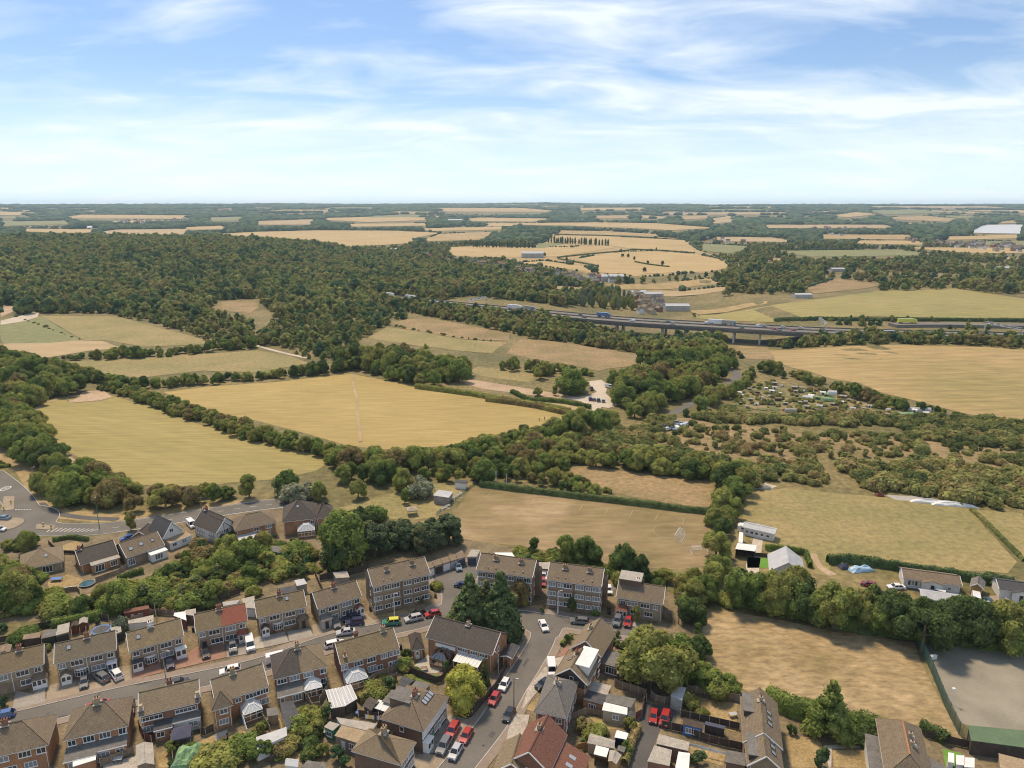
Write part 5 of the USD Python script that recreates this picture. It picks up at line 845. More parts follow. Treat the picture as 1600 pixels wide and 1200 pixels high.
# ================================================================== sheds, garages, fences, garden things
OB=outbuilding
OB('garage','open-fronted garage pair with dark doors and pale flat roofs, left one','garage','A',[(255,395),(345,375),(360,330),(275,345)],2.4,'felt','wood_dark',door=[(.5,2.4,2.0,'black')])
OB('garage','open-fronted garage pair with dark doors and pale flat roofs, right one','garage','A',[(347,374),(430,352),(437,292),(362,310)],2.4,'cement','block',door=[(.5,2.4,2.0,'black')])
OB('shed','small grey shed behind the leftmost pair of houses','shed','A',[(0,480),(60,480),(75,430),(10,435)],2.2,'wood','wood',gable=(.4,'y'));OB('shed','dark long shed under the hedge left of the garages','shed','A',[(140,400),(250,385),(255,350),(150,370)],2.2,'wood','wood_dark')
OB('shed','left of two red-sided sheds beside the trampoline','shed','A',[(440,325),(488,312),(492,282),(448,295)],2.0,'wood_dark','wood_red',gable=(.4,'y'));OB('shed','right of two red-sided sheds, with the paler roof','shed','A',[(492,305),(545,295),(550,262),(498,270)],2.1,'cement','wood_red',gable=(.45,'y'))
OB('garage','grey-roofed garage with a dark door between two pairs of houses','garage','A',[(700,370),(760,350),(755,310),(690,325)],2.4,'cement','render',door=[(.7,2.2,2.0,'black')]);OB('summerhouse','long red-brown summerhouse with small windows behind the gardens','summerhouse','A',[(775,235),(935,205),(928,185),(770,212)],2.4,'roof_redbrown','wood_red',win=[(.3,.9,.7,.8),(.6,.9,.7,.8)])
OB('garage','long flat pale garage roof behind the pair with white porches','garage','A',[(800,300),(960,285),(960,245),(800,280)],2.5,'cement','white_render');OB('garage','white flat-roofed garage at the back corner beside the red-tiled half','garage','A',[(1085,250),(1165,280),(1160,222),(1090,232)],2.5,'white_roof','wood_red');OB('shed','grey shed roof beside the white flat-roofed garage','shed','A',[(1160,245),(1225,250),(1225,205),(1155,215)],2.3,'cement','wood')
OB('garage','corrugated-roofed white garage right of the red-tiled half','garage','A',[(1530,200),(1595,205),(1590,125),(1510,145)],2.5,'cement','white_render',door=[(.5,2.2,2.0,'white')]);OB('garage','white-roofed lean-to behind the red-tiled half','garage','A',[(1395,190),(1480,175),(1500,150),(1390,165)],2.3,'concrete','white_render')
OB('garage','brown flat garage roof behind the pair with the hipped porch','garage','B',[(145,112),(270,100),(235,60),(130,80)],2.5,'felt_dark','block');OB('garage','pale square garage roof behind the same pair, higher up','garage','B',[(255,65),(320,50),(300,18),(240,28)],2.5,'metal_roof','block');OB('garage','flat garage roof at the back of the pair beside the flats','garage','B',[(500,15),(585,10),(570,-30),(480,-20)],2.5,'cement','block')
for i,(a,b,c,d,dm,lb)in enumerate([((1075,840),(1115,822),(1095,790),(1055,800),'white','first of the row of lock-up garages, white door'),((1117,821),(1168,805),(1150,772),(1097,789),'wood_dark','second of the row of lock-up garages, dark door'),((1170,804),(1214,790),(1200,757),(1152,771),'white','third of the row of lock-up garages, white door'),((1216,789),(1258,778),(1245,742),(1202,756),'metal_roof','fourth of the row of lock-up garages, grey door'),((1260,777),(1310,762),(1290,720),(1247,741),'navy','fifth of the row of lock-up garages, navy door')]):
    OB('garage',lb,'garage','F',[a,b,c,d],2.5,'roof_brown','concrete',door=[(.5,2.2,2.0,dm)])
OB('garage','single lock-up garage with a navy door right of the row','garage','F',[(1318,762),(1380,760),(1400,720),(1345,715)],2.5,'cement','concrete',door=[(.5,2.3,2.0,'navy')]);OB('garage','white flat garage roofs behind the middle block of flats','garage','F',[(1500,750),(1620,765),(1600,735),(1490,735)],2.5,'white_roof','concrete');OB('garage','grey garage roof behind the gap between the flats','garage','G',[(180,835),(235,840),(250,795),(160,795)],2.5,'cement','brick_brown',door=[(.5,2.2,2.0,'white')])
# lower gardens
OB('garage','tan long shed with a shallow ridged roof behind the red-brick pair','garage','A',[(855,1190),(965,1180),(955,1045),(850,1060)],2.4,'cement','brick_buff',gable=(.5,'y'));OB('shed','white canopy roof across the back of the hip-roofed pair','canopy','A',[(455,1195),(600,1150),(600,1120),(455,1160)],2.4,'white_roof','brick_orange')
OB('garage','left of the twin pale corrugated carport roofs','garage','B',[(470,830),(560,815),(515,700),(435,715)],2.5,'metal_roof','wood_dark',ribs=4);OB('garage','right of the twin pale corrugated carport roofs','garage','B',[(562,812),(632,770),(590,678),(522,700)],2.5,'metal_roof','wood_dark',ribs=3)
OB('garage','long dark garage roof with a white side beside the lower gardens','garage','B',[(190,945),(275,880),(230,780),(148,795)],2.5,'felt_dark','white_render');OB('garage','long pale garage roof at the bottom left of the lower gardens','garage','B',[(0,1090),(195,1000),(190,945),(0,1010)],2.6,'metal_roof','white_render')
OB('shed','slate-grey shed behind the hedge in the middle gardens','shed','B',[(885,695),(945,710),(990,655),(920,625)],2.3,'roof_slate','wood_dark',gable=(.5,'x'));OB('garage','flat grey-green felt garage roof beside the corner terrace','garage','B',[(920,745),(1010,770),(1090,680),(1000,655)],2.6,'felt','block');OB('shed','dark-roofed shed with a curved roof near the washing','shed','B',[(670,810),(720,845),(775,790),(715,755)],2.2,'roof_dark','wood_dark',gable=(.5,'x'));OB('greenhouse','white-panelled canopy next to the curved-roof shed','canopy','B',[(735,825),(820,855),(845,800),(770,775)],2.2,'white_roof','wood_dark',ribs=4)
OB('garden_building','brick garden building with a tan felt roof','outbuilding','B',[(490,1000),(660,1055),(715,980),(540,930)],2.6,'felt_tan','brick_buff',win=[(.62,.8,1.1,1.2)],door=[(.3,.9,2.0,'poly')]);OB('garden_building','pale flat-roofed building behind the tan felt roof','outbuilding','B',[(530,930),(720,975),(760,925),(500,885)],2.7,'cement','white_render');OB('summerhouse','green-framed summerhouse left of the brick garden building','summerhouse','B',[(425,945),(480,970),(525,930),(460,910)],2.4,'cement','green_paint',win=[(.5,.7,1.2,1.1)])
OB('greenhouse','small glass greenhouse at the bottom of the lower gardens','greenhouse','B',[(180,1185),(265,1195),(270,1150),(190,1140)],2.0,'poly','poly',gable=(.5,'x'));OB('garage','flat roof at the bottom edge left of the hip-roofed house','garage','B',[(280,1200),(450,1210),(430,1170),(320,1155)],2.6,'felt','white_render');OB('garage','grey shed roof behind the sunroom at the lower left','garage','B',[(70,880),(140,870),(130,820),(65,830)],2.3,'felt','brick_buff')
OB('garage','grey panelled roof right of the green lean-to behind the terrace','garage','B',[(850,1000),(790,900),(830,850),(900,900)],2.6,'roof_brown','brick_brown')
# right-hand back gardens
OB('garage','long tan felt roof under the largest garden tree','garage','C',[(655,610),(840,665),(850,625),(665,575)],2.4,'felt_tan','wood_dark');OB('garage','brown felt roof behind the long tan roof','garage','C',[(665,570),(790,605),(800,575),(680,545)],2.4,'felt','block');OB('garden_building','pink annex with a white front roof and grey felt behind','outbuilding','C',[(562,840),(720,870),(722,825),(575,790)],2.6,'white_roof','render',win=[(.55,1.0,1.2,1.1)]);OB('garden_building','grey felt roof with pale patches behind the pink annex','outbuilding','C',[(578,788),(745,825),(775,770),(600,735)],2.7,'felt','render');OB('shed','small grey-blue shed right of the pink annex','shed','C',[(722,880),(768,895),(775,855),(730,845)],2.1,'roof_slate','wood_dark',gable=(.3,'y'))
OB('garage','tall grey steel shed beside the red cars','shed','C',[(990,750),(1062,780),(1090,700),(1020,685)],2.9,'metal_roof','grey_render',door=[(.5,1.8,2.3,'cement')]);OB('garage','tan-grey shed roof beside the rear lane at the bottom','shed','C',[(470,1045),(640,1080),(645,1030),(490,985)],2.3,'cement','render',gable=(.4,'x'));OB('garden_canopy','white square gazebo roof by the bottom of the rear gardens','gazebo','C',[(510,1115),(590,1135),(607,1080),(525,1060)],2.4,'white_roof','wood_gold',open_front=0);OB('shed','golden timber shed with a grey roof beside the white gazebo','shed','C',[(600,1160),(650,1180),(685,1120),(612,1090)],2.3,'cement','wood_gold',gable=(.4,'y'));OB('shed','white canopy with brown fittings beside the rear lane','canopy','C',[(640,1010),(715,1025),(728,985),(655,965)],2.2,'white_roof','blue',open_front=0);OB('shed','grey shed beside the golden timber shed','shed','C',[(655,1090),(700,1105),(715,1070),(665,1060)],2.1,'felt','wood')
OB('garage','grey corrugated garage roof on the right of the rear lane','garage','C',[(900,1050),(1100,1095),(1110,1040),(920,990)],2.5,'cement','brick_brown');OB('garage','lichen-covered garage roof on the right of the rear lane','garage','C',[(845,1160),(985,1190),(1000,1090),(890,1060)],2.5,'cement','brick_red');OB('motorhome','white motorhome roof parked beside the lichened garage','motorhome','C',[(1020,1200),(1105,1215),(1112,1110),(1040,1100)],2.8,'white_roof','white_render');OB('garage','tan garage with a white rooflight at the lower right','garage','C',[(1335,1165),(1460,1190),(1462,1110),(1345,1090)],2.6,'felt','brick_brown');OB('cabin','blue-fronted garden cabin on the dry back lawn','cabin','C',[(1065,930),(1195,960),(1200,920),(1070,890)],2.2,'wood_dark','blue',win=[(.3,.6,1.2,1.2),(.7,.6,1.2,1.2)]);OB('shed','low dark shed roof beside the blue cabin','shed','C',[(1200,930),(1330,960),(1335,940),(1210,910)],1.8,'navy','wood_dark')
OB('shelter','long green-roofed shelter behind the grey court at the bottom right','shelter','D',[(1268,1030),(1680,1085),(1680,975),(1250,935)],3.0,'green_roof','wood_dark')
OB('garage','tan garage at the bottom right corner','garage','D',[(1450,1200),(1600,1230),(1600,1150),(1440,1110)],2.4,'felt_tan','brick_tan')
for i,(x,y)in enumerate([(1125,1165),(1175,1180),(1225,1195)]):OB('marquee',['narrow white canopy standing on the green lawn at the bottom right','middle white canopy on the green lawn at the bottom right','widest white canopy on the green lawn at the bottom right'][i],'canopy','D',[(x,y),(x+38+14*i,y+6),(x+38+14*i,y-55),(x,y-60)],2.3,'white_roof','white_render')
OB('pavilion','open metal-roofed pavilion beside the football ground','pavilion','F',[(1108,378),(1205,392),(1232,355),(1140,342)],2.9,'metal_roof','block');OB('shed','dark-roofed hut behind the metal-roofed pavilion','hut','F',[(1240,295),(1315,305),(1322,285),(1245,275)],2.4,'felt_dark','white_render')
OB('greenhouse','small pale blue-roofed greenhouse among the deep gardens','greenhouse','E',[(995,975),(1030,990),(1050,965),(1015,945)],2.0,'blue_pale','poly')
OB('shed','tunnel-shaped pale cold frame among the deep gardens','cold frame','E',[(400,1060),(470,1060),(440,1020),(390,1025)],1.4,'cement','poly',gable=(.6,'y'));OB('shed','green shed in the garden left of the tall dark trees','shed','F',[(85,725),(170,740),(185,705),(110,690)],2.2,'felt','green_paint',gable=(.3,'x'))
# gazebo and tents
def tent(name,label,k,x,y,w,h,m,rz=.3,legs=True):
    c=wpt(k,(x,y));t=thing(name,label,'gazebo',(*c,0),rz);q=MB();a=w/2
    for i in range(4):p=[(-a,-a),(a,-a),(a,a),(-a,a)];u,v=p[i],p[(i+1)%4];q.poly([(*u,h),(*v,h),(0,0,h+w*.28)]);q.poly([(*u,h-.35),(*v,h-.35),(*v,h),(*u,h)])
    q.build('canopy',M[m],t)
    for sx in(-1,1):
        for sy in(-1,1):q=MB();q.bar((sx*a*.95,sy*a*.95,0),(sx*a*.95,sy*a*.95,h),.07);q.build('leg',M['metal_roof'],t)
tent('gazebo','sun-bleached pink gazebo on the grass beside the football ground','F',975,495,3.4,2.0,'canvas_pink' if 'canvas_pink' in M else 'render');tent('gazebo','navy-blue square garden tent behind the red-brick pair','A',1140,1035,3.6,2.1,'navy',.35)
def tarp(label,k,x,y,w,d,h,m,seed,rz=0.2,name='tarpaulin',cat='tarpaulin'):
    c=wpt(k,(x,y));n=12;gx,gy=np.meshgrid(np.linspace(-1,1,n),np.linspace(-1,1,n));P=np.stack([gx.ravel(),gy.ravel()],1);e=np.maximum(np.abs(P[:,0]),np.abs(P[:,1]));z=h*np.clip(1.6*(1-e),0,1)**.6*(.45+.9*meshkit.noise(np.column_stack([P*2.4,np.full(len(P),seed)]),seed))+.03
    ang=1+.25*(meshkit.noise(np.column_stack([P*1.5+9,np.full(len(P),seed)]),2)-.5);V=np.column_stack([P[:,0]*w/2*ang,P[:,1]*d/2*ang,z]);F=[[j*n+i,j*n+i+1,(j+1)*n+i+1,(j+1)*n+i]for j in range(n-1)for i in range(n-1)]
    r=np.array([[math.cos(rz),-math.sin(rz)],[math.sin(rz),math.cos(rz)]]);V[:,:2]=V[:,:2]@r.T;V[:,:2]+=c;V[:,2]+=.05
    raw_mesh(numbered('/World',name),V,F,M[m],label=label,cat=cat)
tarp('heap under a pale green tarpaulin at the bottom left','A',1185,1150,5.6,6.5,2.4,'green_tarp',4)
tarp('small pile under a pale blue sheet behind the mobile home hedge','H',580,845,7,2.6,1.2,'blue_pale',5);tarp('dark blue covered heap left of the pale blue sheet','H',470,830,2.4,2.2,1.4,'navy',6)
tarp('yellow cover in the back garden behind the brown-roofed pair','A',1018,225,2.0,1.2,.9,'wood_gold',7)
for i,(x,y,w,d)in enumerate([(-100,320,9,4),(-40,330,7,3),(1070,425,18,2.2),(1160,440,14,2.2),(700,380,3,2)]):tarp(['large pale rubble heap at the top corner of the dry paddock','smaller rubble heap right of the large one','long white heap of stone along the top of the dry paddock','second white heap of stone, nearer the fence line','small rust-red heap at the top of the dry paddock'][i],'H',x,y,w,d,1.2,['cement','concrete','white_roof','white_roof','wood_red'][i],11+i,-.2,'heap','heap')
# trampoline
c=wpt('A',(632,335),.8);t=thing('trampoline','round blue-rimmed trampoline behind the roofs','trampoline',(*c,0));q=MB();R0,R1_=1.75,2.2
for i in range(24):a,b=i*PI/12,(i+1)*PI/12;q.poly([(R0*math.cos(a),R0*math.sin(a),.86),(R1_*math.cos(a),R1_*math.sin(a),.84),(R1_*math.cos(b),R1_*math.sin(b),.84),(R0*math.cos(b),R0*math.sin(b),.86)])
q.build('rim',M['blue'],t);q=MB();q.poly([(R0*math.cos(i*PI/12),R0*math.sin(i*PI/12),.82)for i in range(24)]);q.build('mat',M['black'],t)
for i in range(6):q=MB();a=i*PI/3;q.cyl((2.1*math.cos(a),2.1*math.sin(a),0),(2.1*math.cos(a),2.1*math.sin(a),2.4),.035,n=6);q.build('pole',M['blue'],t)
# table, paddling pool, swings, bins
def table(label,k,x,y,w,d,m,rz=.2,h=.75):c=wpt(k,(x,y));t=thing('garden_table',label,'table',(*c,.04),rz);q=MB();q.box(-w/2,w/2,-d/2,d/2,h-.05,h);q.build('table_top',M[m],t);[MB().box(sx*w*.42-.04,sx*w*.42+.04,sy*d*.4-.04,sy*d*.4+.04,0,h-.05).build('leg',M['black'],t)for sx in(-1,1)for sy in(-1,1)]
table('blue table-tennis table on the dry lawn behind the hipped bungalow','E',355,910,2.74,1.5,'blue_tt' if 'blue_tt' in M else 'blue',.1);table('white garden table on the patio of the orange-brick house','F',115,680,1.8,1.0,'white');table('green-covered garden table behind the orange-brick house','F',110,640,1.6,1.0,'green_paint');table('pale table at the bottom patio behind the lean-to','A',740,1160,1.6,1.0,'metal_roof')
def pool(label,k,x,y,r,m):c=wpt(k,(x,y));t=thing('paddling_pool',label,'pool',(*c,.03));q=MB();[q.poly([((r-.12)*math.cos(a),(r-.12)*math.sin(a),.5),(r*math.cos(a),r*math.sin(a),.5),(r*math.cos(b),r*math.sin(b),.5),((r-.12)*math.cos(b),(r-.12)*math.sin(b),.5)])or q.poly([(r*math.cos(a),r*math.sin(a),0),(r*math.cos(b),r*math.sin(b),0),(r*math.cos(b),r*math.sin(b),.5),(r*math.cos(a),r*math.sin(a),.5)])for a,b in[(i*PI/10,(i+1)*PI/10)for i in range(20)]];q.build('pool_wall',M[m],t);q=MB();q.poly([((r-.1)*math.cos(i*PI/10),(r-.1)*math.sin(i*PI/10),.38)for i in range(20)]);q.build('pool_water',M['pool_water'],t)
M['pool_water']=plain('pool_water',(.05,.11,.13),.05);pool('round garden pool with a pale rim in the deep gardens','E',545,935,2.0,'render');pool('small blue paddling pool beside the washing in the lower gardens','A',1545,905,1.2,'blue')
def goal(name,label,k,x,y,rz,w=7.3,h=2.44,d=2.0,m='white',net=True):
    c=wpt(k,(x,y));t=thing(name,label,'goal',(*c,.04),rz);q=MB();r=.075
    for sx in(-1,1):q.cyl((sx*w/2,0,0),(sx*w/2,0,h),r);q.cyl((sx*w/2,d,0),(sx*w/2,d*.45,h),r*.7);q.cyl((sx*w/2,0,h),(sx*w/2,d*.45,h),r*.7);q.cyl((sx*w/2,0,.05),(sx*w/2,d,.05),r*.7)
    q.cyl((-w/2,0,h),(w/2,0,h),r);q.cyl((-w/2,d,.05),(w/2,d,.05),r*.7);q.build('goal_frame',M[m],t)
    if net:
        q=MB()
        for u in np.arange(-w/2,w/2+.01,w/14):q.bar((u,d,.05),(u,d*.45,h),.02);q.bar((u,d*.45,h),(u,0,h),.02)
        for z in np.linspace(0,1,7):q.bar((-w/2,d-d*.55*z,h*z),(w/2,d-d*.55*z,h*z),.02)
        q.build('net',M['white'],t)
goal('goal','upright white football goal near the right end of the ground','G',1030,640,math.radians(-118),5.5,2.1);goal('goal','white football goal at the right hedge of the ground','G',1180,738,math.radians(10),5.0,2.1);goal('goal','white goal stored by the fence, nearer the pavilion','F',1265,410,math.radians(60),5,2.1);goal('goal','white goal lying beside the grass, left of the stored one','F',1190,475,math.radians(55),4,1.6);goal('goal','small white garden goal on the dry lawn by the table','E',440,975,math.radians(14),3.0,1.2,1.0)
for i,(x,y)in enumerate([(1500,305),(1565,320)]):t=thing('goal_post',['left of two tall white posts behind the far touchline','right of two tall white posts behind the far touchline'][i],'post',(*wpt('F',(x,y)),0));MB().cyl((0,0,0),(0,0,5),.09).build('post_shaft',M['white'],t);MB().cyl((0,0,0),(0,0,.9),.16).build('post_pad',M['white_render'],t)
# lamps and poles
def lamp(label,k,x,y,h=8,m='metal_roof',arm=1.4,rz=0.0,conc=False):
    c=wpt(k,(x,y));t=thing('street_lamp',label,'street lamp',(*c,0),rz);MB().cyl((0,0,0),(0,0,h),.11,.055).build('lamp_post',M[m],t);MB().cyl((0,0,0),(0,0,1.4),.14).build('lamp_base',M[m],t);MB().cyl((0,0,h-.05),(arm,0,h+.15),.045).build('lamp_arm',M[m],t);MB().box(arm-.1,arm+.55,-.14,.14,h+.08,h+.22).build('lamp_head',M['cement'],t)
lamp('concrete street lamp in front of the pair with white porches','A',1040,668,8,'cement',rz=-.3);lamp('pale street lamp in front of the first block of flats','B',866,258,6.5,'white',.6);lamp('pale street lamp in front of the long flats','C',286,240,6.5,'white',.6);lamp('street lamp at the fence corner of the side road','B',1515,640,6,'cement',.8,2.4);lamp('green street lamp on the verge beside the belt of trees','E',622,580,10,'green_paint',.6,2.0);lamp('grey lamp at the tip of the verge by the roundabout','E',345,430,8,'cement',.8);lamp('tall lamp beside the main road near the end of the belt of trees','E',1180,455,9,'cement',1.0,2.0);lamp('lamp column in front of the single round tree','E',220,330,8,'cement',.6);lamp('dark lamp post at the side road near the bottom','C',12,860,8,'black',.4)
def tele(label,k,x,y,h=8.5):c=wpt(k,(x,y));t=thing('telegraph_pole',label,'pole',(*c,0));MB().cyl((0,0,0),(0,0,h),.14,.09).build('pole_shaft',M['bark_'],t);MB().box(-.8,.8,-.06,.06,h-.5,h-.38).build('crossarm',M['bark_'],t)
M['bark_']=mottled('pole_wood',[(.3,(.20,.16,.12)),(.7,(.28,.23,.18))],1.5,scale2=8)
tele('wooden telegraph pole behind the half red-tiled pair','A',1150,215,7);tele('wooden telegraph pole beside the main road near the big detached house','F',120,395,8);tele('leaning bare trunk-like pole at the right of the dormer house','C',1040,300,9);tele('post beside the main road by the timbered house','E',1260,470,5)
def bollard(label,k,x,y):c=wpt(k,(x,y));t=thing('traffic_bollard',label,'bollard',(*c,.15));MB().box(-.25,.25,-.12,.12,0,1.3).build('bollard_body',M['wood_gold_'],t);MB().box(-.2,.2,-.14,-.125,.6,1.1).build('bollard_panel',M['blue'],t)
M['wood_gold_']=plain('yellow_plastic',(.75,.55,.12),.4)
for x,y,l in[(70,430,'yellow bollard on the island of the north arm'),(25,470,'yellow bollard nearest the roundabout on the north arm'),(272,570,'yellow bollard on the splitter island, left one'),(322,584,'yellow bollard on the splitter island, right one')]:bollard(l,'E',x,y)
def wheelie(label,k,x,y,m='black',rz=.3):c=wpt(k,(x,y));t=thing('wheelie_bin',label,'bin',(*c,.03),rz);MB().box(-.28,.28,-.34,.34,.08,1.0).build('bin_body',M[m],t);MB().box(-.3,.3,-.38,.36,1.0,1.08).build('lid',M['wood_dark'],t);MB().cyl((-.3,.3,.1),(.3,.3,.1),.1,n=8).build('wheel',M['black'],t)
for k,x,y,m,l in[('B',715,215,'black','black wheelie bin at the corner of the first block of flats'),('B',1122,135,'black','black wheelie bin by the end wall of the first block of flats'),('B',700,640,'white','white bin beside the white sunroom'),('C',605,220,'black','black wheelie bin beside the stair tower of the long flats'),('C',608,240,'black','second bin beside the stair tower of the long flats'),('B',905,455,'black','dark bin beside the hipped garage'),('A',1210,345,'black','bin in the passage left of the half red-tiled pair')]:wheelie(l,k,x,y,m)
# washing line
t=thing('washing_line','washing line hung with white laundry behind the dry lawn at the lower right','washing line');a,b=wpt('C',(1100,1095)),wpt('C',(1340,1155));q=MB();q.bar((*a,0),(*a,1.9),.08);q.bar((*b,0),(*b,1.9),.08);q.build('line_post',M['metal_roof'],t)
rg=np.random.default_rng(3)
for i,u in enumerate(np.linspace(.06,.94,12)):p=a*(1-u)+b*u;d=(b-a)/np.linalg.norm(b-a);w_,h_=rg.uniform(.25,.42),rg.uniform(.5,1.0);q=MB();q.poly([(*(p-d*w_),1.85-h_),(*(p+d*w_),1.85-h_*rg.uniform(.8,1)),(*(p+d*w_),1.85),(*(p-d*w_),1.85)]);q.build('laundry',M['white'],t)
q=MB();q.bar((*a,1.86),(*b,1.86),.02);q.build('line_cord',M['white'],t)
t=thing('washing_line','washing line with yellow and purple towels in the lower gardens','washing line');a,b=wpt('B',(685,915)),wpt('B',(775,925));q=MB();q.bar((*a,0),(*a,1.9),.08);q.bar((*b,0),(*b,1.9),.08);q.build('line_post',M['metal_roof'],t)
for i,(u,m)in enumerate([(.12,'white'),(.32,'wood_gold_'),(.52,'white'),(.72,'navy'),(.9,'white')]):p=a*(1-u)+b*u;d=(b-a)/np.linalg.norm(b-a)*.36;q=MB();q.poly([(*(p-d),.9),(*(p+d),.9),(*(p+d),1.85),(*(p-d),1.85)]);q.build('towel',M[m],t)
# fences: every panel and post is a part
def fence(label,k,pts,h=1.8,m='wood',pm='cement',step=1.9,posts=True,name='fence',cat='fence',curve=False,thick=.05):
    W=[wpt(k,p)for p in pts];L=LineString(W);t=thing(name,label,cat);n=max(1,int(round(L.length/step)));P=[np.array(L.interpolate(L.length*i/n).coords[0])for i in range(n+1)]
    for i,(a,b)in enumerate(zip(P[:-1],P[1:])):
        d=(b-a)/np.linalg.norm(b-a);nn=np.array([-d[1],d[0]]);q=MB();q.obox((*((a+b)/2),h/2+.03),[[*d,0],[*nn,0],[0,0,1]],(np.linalg.norm(b-a)-.12,thick,h-.1))
        for z in(.3,h-.25):q.obox((*((a+b)/2-nn*(thick/2+.02)),z),[[*d,0],[*nn,0],[0,0,1]],(np.linalg.norm(b-a)-.12,.04,.09))
        q.build('panel',M[m],t)
    if posts:
        for p in P:q=MB();q.box(p[0]-.06,p[0]+.06,p[1]-.06,p[1]+.06,0,h+.1);q.build('post',M[pm],t)
fence('dark close-boarded fence along the side road beside the weeping tree','B',[(1250,850),(1340,890),(1500,710),(1580,545)],1.9,'wood_dark','wood_dark');fence('panel fence with concrete posts along the top of the dry back lawn','C',[(1095,725),(1250,750),(1420,790)],1.8,'wood');fence('dark panel fence between the two dry back lawns','C',[(1050,880),(1200,910),(1420,960)],1.6,'wood_dark');fence('long dark fence below the blue cabin','C',[(935,950),(1050,975),(1250,1050),(1480,1100)],1.8,'wood_dark','wood');fence('brown fence across the head of the rear lane','C',[(640,690),(740,720),(835,750),(840,790)],1.8,'wood');fence('fence beside the rear lane and the pink annex','C',[(830,770),(810,880),(770,900)],1.8,'wood_red')
fence('panel fence left of the tall grey steel shed','C',[(860,690),(870,780),(985,810),(1000,760)],1.8,'wood');fence('fence across the garden beside the green lean-to','B',[(640,790),(770,700),(880,650)],1.7,'wood');fence('grey fence around the summerhouse garden','B',[(470,905),(560,845),(620,800),(640,870)],1.8,'wood_dark','cement');fence('fence with white posts behind the washing in the lower gardens','B',[(640,880),(700,890),(790,900),(800,870)],1.7,'wood_dark','white');fence('fence between the two gardens below the sunrooms','B',[(320,770),(360,850),(400,830)],1.7,'wood');fence('brown fence beside the dry strip behind the red-brick pair','A',[(870,950),(900,1020),(950,1050)],1.8,'wood_red')
fence('fence along the right side of the blue tent garden','A',[(1250,960),(1260,1010),(1340,970)],1.8,'wood_dark');fence('tall white screen beside the sunroom at the lower left','A',[(1510,880),(1550,1010)],2.0,'white_render','white');fence('old fence behind the trampoline and the garages','A',[(130,360),(430,290),(560,262),(680,280)],1.7,'wood_dark');fence('fence behind the pair with white porches','A',[(790,310),(960,240),(1090,250)],1.7,'wood');fence('fence between the brown-roofed pairs near the flats','F',[(370,880),(400,950),(420,990)],1.8,'wood_dark');fence('long dark fence behind the pair next to the flats','F',[(400,910),(560,880),(700,845)],1.9,'wood_dark','wood_dark');fence('low fence round the front lawn by the main road','E',[(305,680),(370,740),(490,745),(520,700)],1.2,'wood_dark','wood_dark');fence('pale fence behind the garden goal','E',[(320,1000),(480,970),(500,990)],1.4,'wood');fence('pale low wall beside the front lawn of the first block of flats','F',[(690,1010),(740,1120)],1.2,'concrete','concrete')
fence('wooden fence at the right side of the dormer house','C',[(870,1010-760),(990,268),(1010,300)],1.6,'wood');fence('grey fence between the white van and the mobile home yard','H',[(1480,1040),(1560,1090),(1620,1110)],1.2,'white_render','white');fence('dark fence below the hedge right of the gabled house','D',[(980,1010),(1100,1040),(1260,1080),(1440,1110)],1.7,'wood_dark','wood_dark');fence('fence along the terrace gardens at the lower left','B',[(20,860),(60,930),(90,980)],1.7,'wood');fence('dark hoarding at the top of the bright lawn','H',[(-130,755),(0,765),(210,795)],1.3,'wood_dark','wood_dark')
for lab,k,pts,h,m,pm in[('fence between the gardens behind the brown-roofed pair with the gabled porch','A',[(540,360),(560,290)],1.7,'wood','cement'),('fence between the gardens behind the pair with white porches','A',[(980,280),(965,190)],1.7,'wood','cement'),('fence behind the white-roofed lean-to of the red-tiled pair','A',[(1240,190),(1390,150),(1500,110)],1.7,'wood_dark','wood_dark'),('fence between the back gardens of the red-brick pair','A',[(1060,960),(1075,1060),(1085,1180)],1.7,'wood','cement'),
    ('fence left of the tan long shed','A',[(630,1190),(840,1110)],1.6,'wood','cement'),('fence below the curved lawn beside the sunroom','A',[(1340,1110),(1440,1110),(1560,1050)],1.6,'wood_dark','wood_dark'),('fence between the sunroom gardens in the middle of the lower row','B',[(440,680),(450,720),(400,800)],1.7,'wood','cement'),('fence beside the white hipped sunroom','B',[(700,690),(740,640),(880,590)],1.6,'wood','cement'),('fence around the patio of the long dark-roofed house','B',[(960,540),(965,610),(1150,680),(1200,600)],1.7,'wood_dark','wood_dark'),
    ('fence at the bottom of the lower gardens','B',[(90,1180),(190,1110),(310,1085),(420,1080)],1.6,'wood_dark','wood_dark'),('fence beside the tan felt-roofed garden building','B',[(690,1060),(760,960),(780,920)],1.7,'wood','cement'),('fence behind the tan-gabled corner house','C',[(600,520),(690,540),(840,600)],1.7,'wood_dark','wood_dark'),('fence between the gardens of the grey hipped house','C',[(370,900),(480,860),(560,880)],1.6,'wood','cement'),('golden fence beside the white gazebo','C',[(400,1100),(470,1080),(500,1110)],1.7,'wood_gold','wood_gold'),('fence between the gardens at the left edge behind the terraced road','A',[(0,420),(130,400)],1.7,'wood_dark','wood_dark'),
    ('garden fence below the second bungalow','E',[(600,920),(740,870),(800,830)],1.5,'wood','cement'),('garden fence below the timbered house','E',[(1160,760),(1240,900),(1300,960)],1.6,'wood','cement')]:fence(lab,k,pts,h,m,pm)
table('round-looking dark garden table beside the sunroom at the lower left','A',1400,1030,1.3,1.0,'wood_dark');table('wooden garden table on the patio of the long dark-roofed house','B',1050,590,1.6,.9,'wood');table('white table behind the corner house','C',690,520,1.2,1.0,'white');table('grey garden table on the dry back lawn by the terrace','C',1380,880,1.6,.9,'metal_roof');table('dark table behind the white hipped sunroom','B',760,680,1.4,.9,'wood_dark');table('pale table in front of the green summerhouse','B',440,990,1.1,.8,'cement');table('blue garden table near the washing','B',640,870,1.0,.8,'blue')
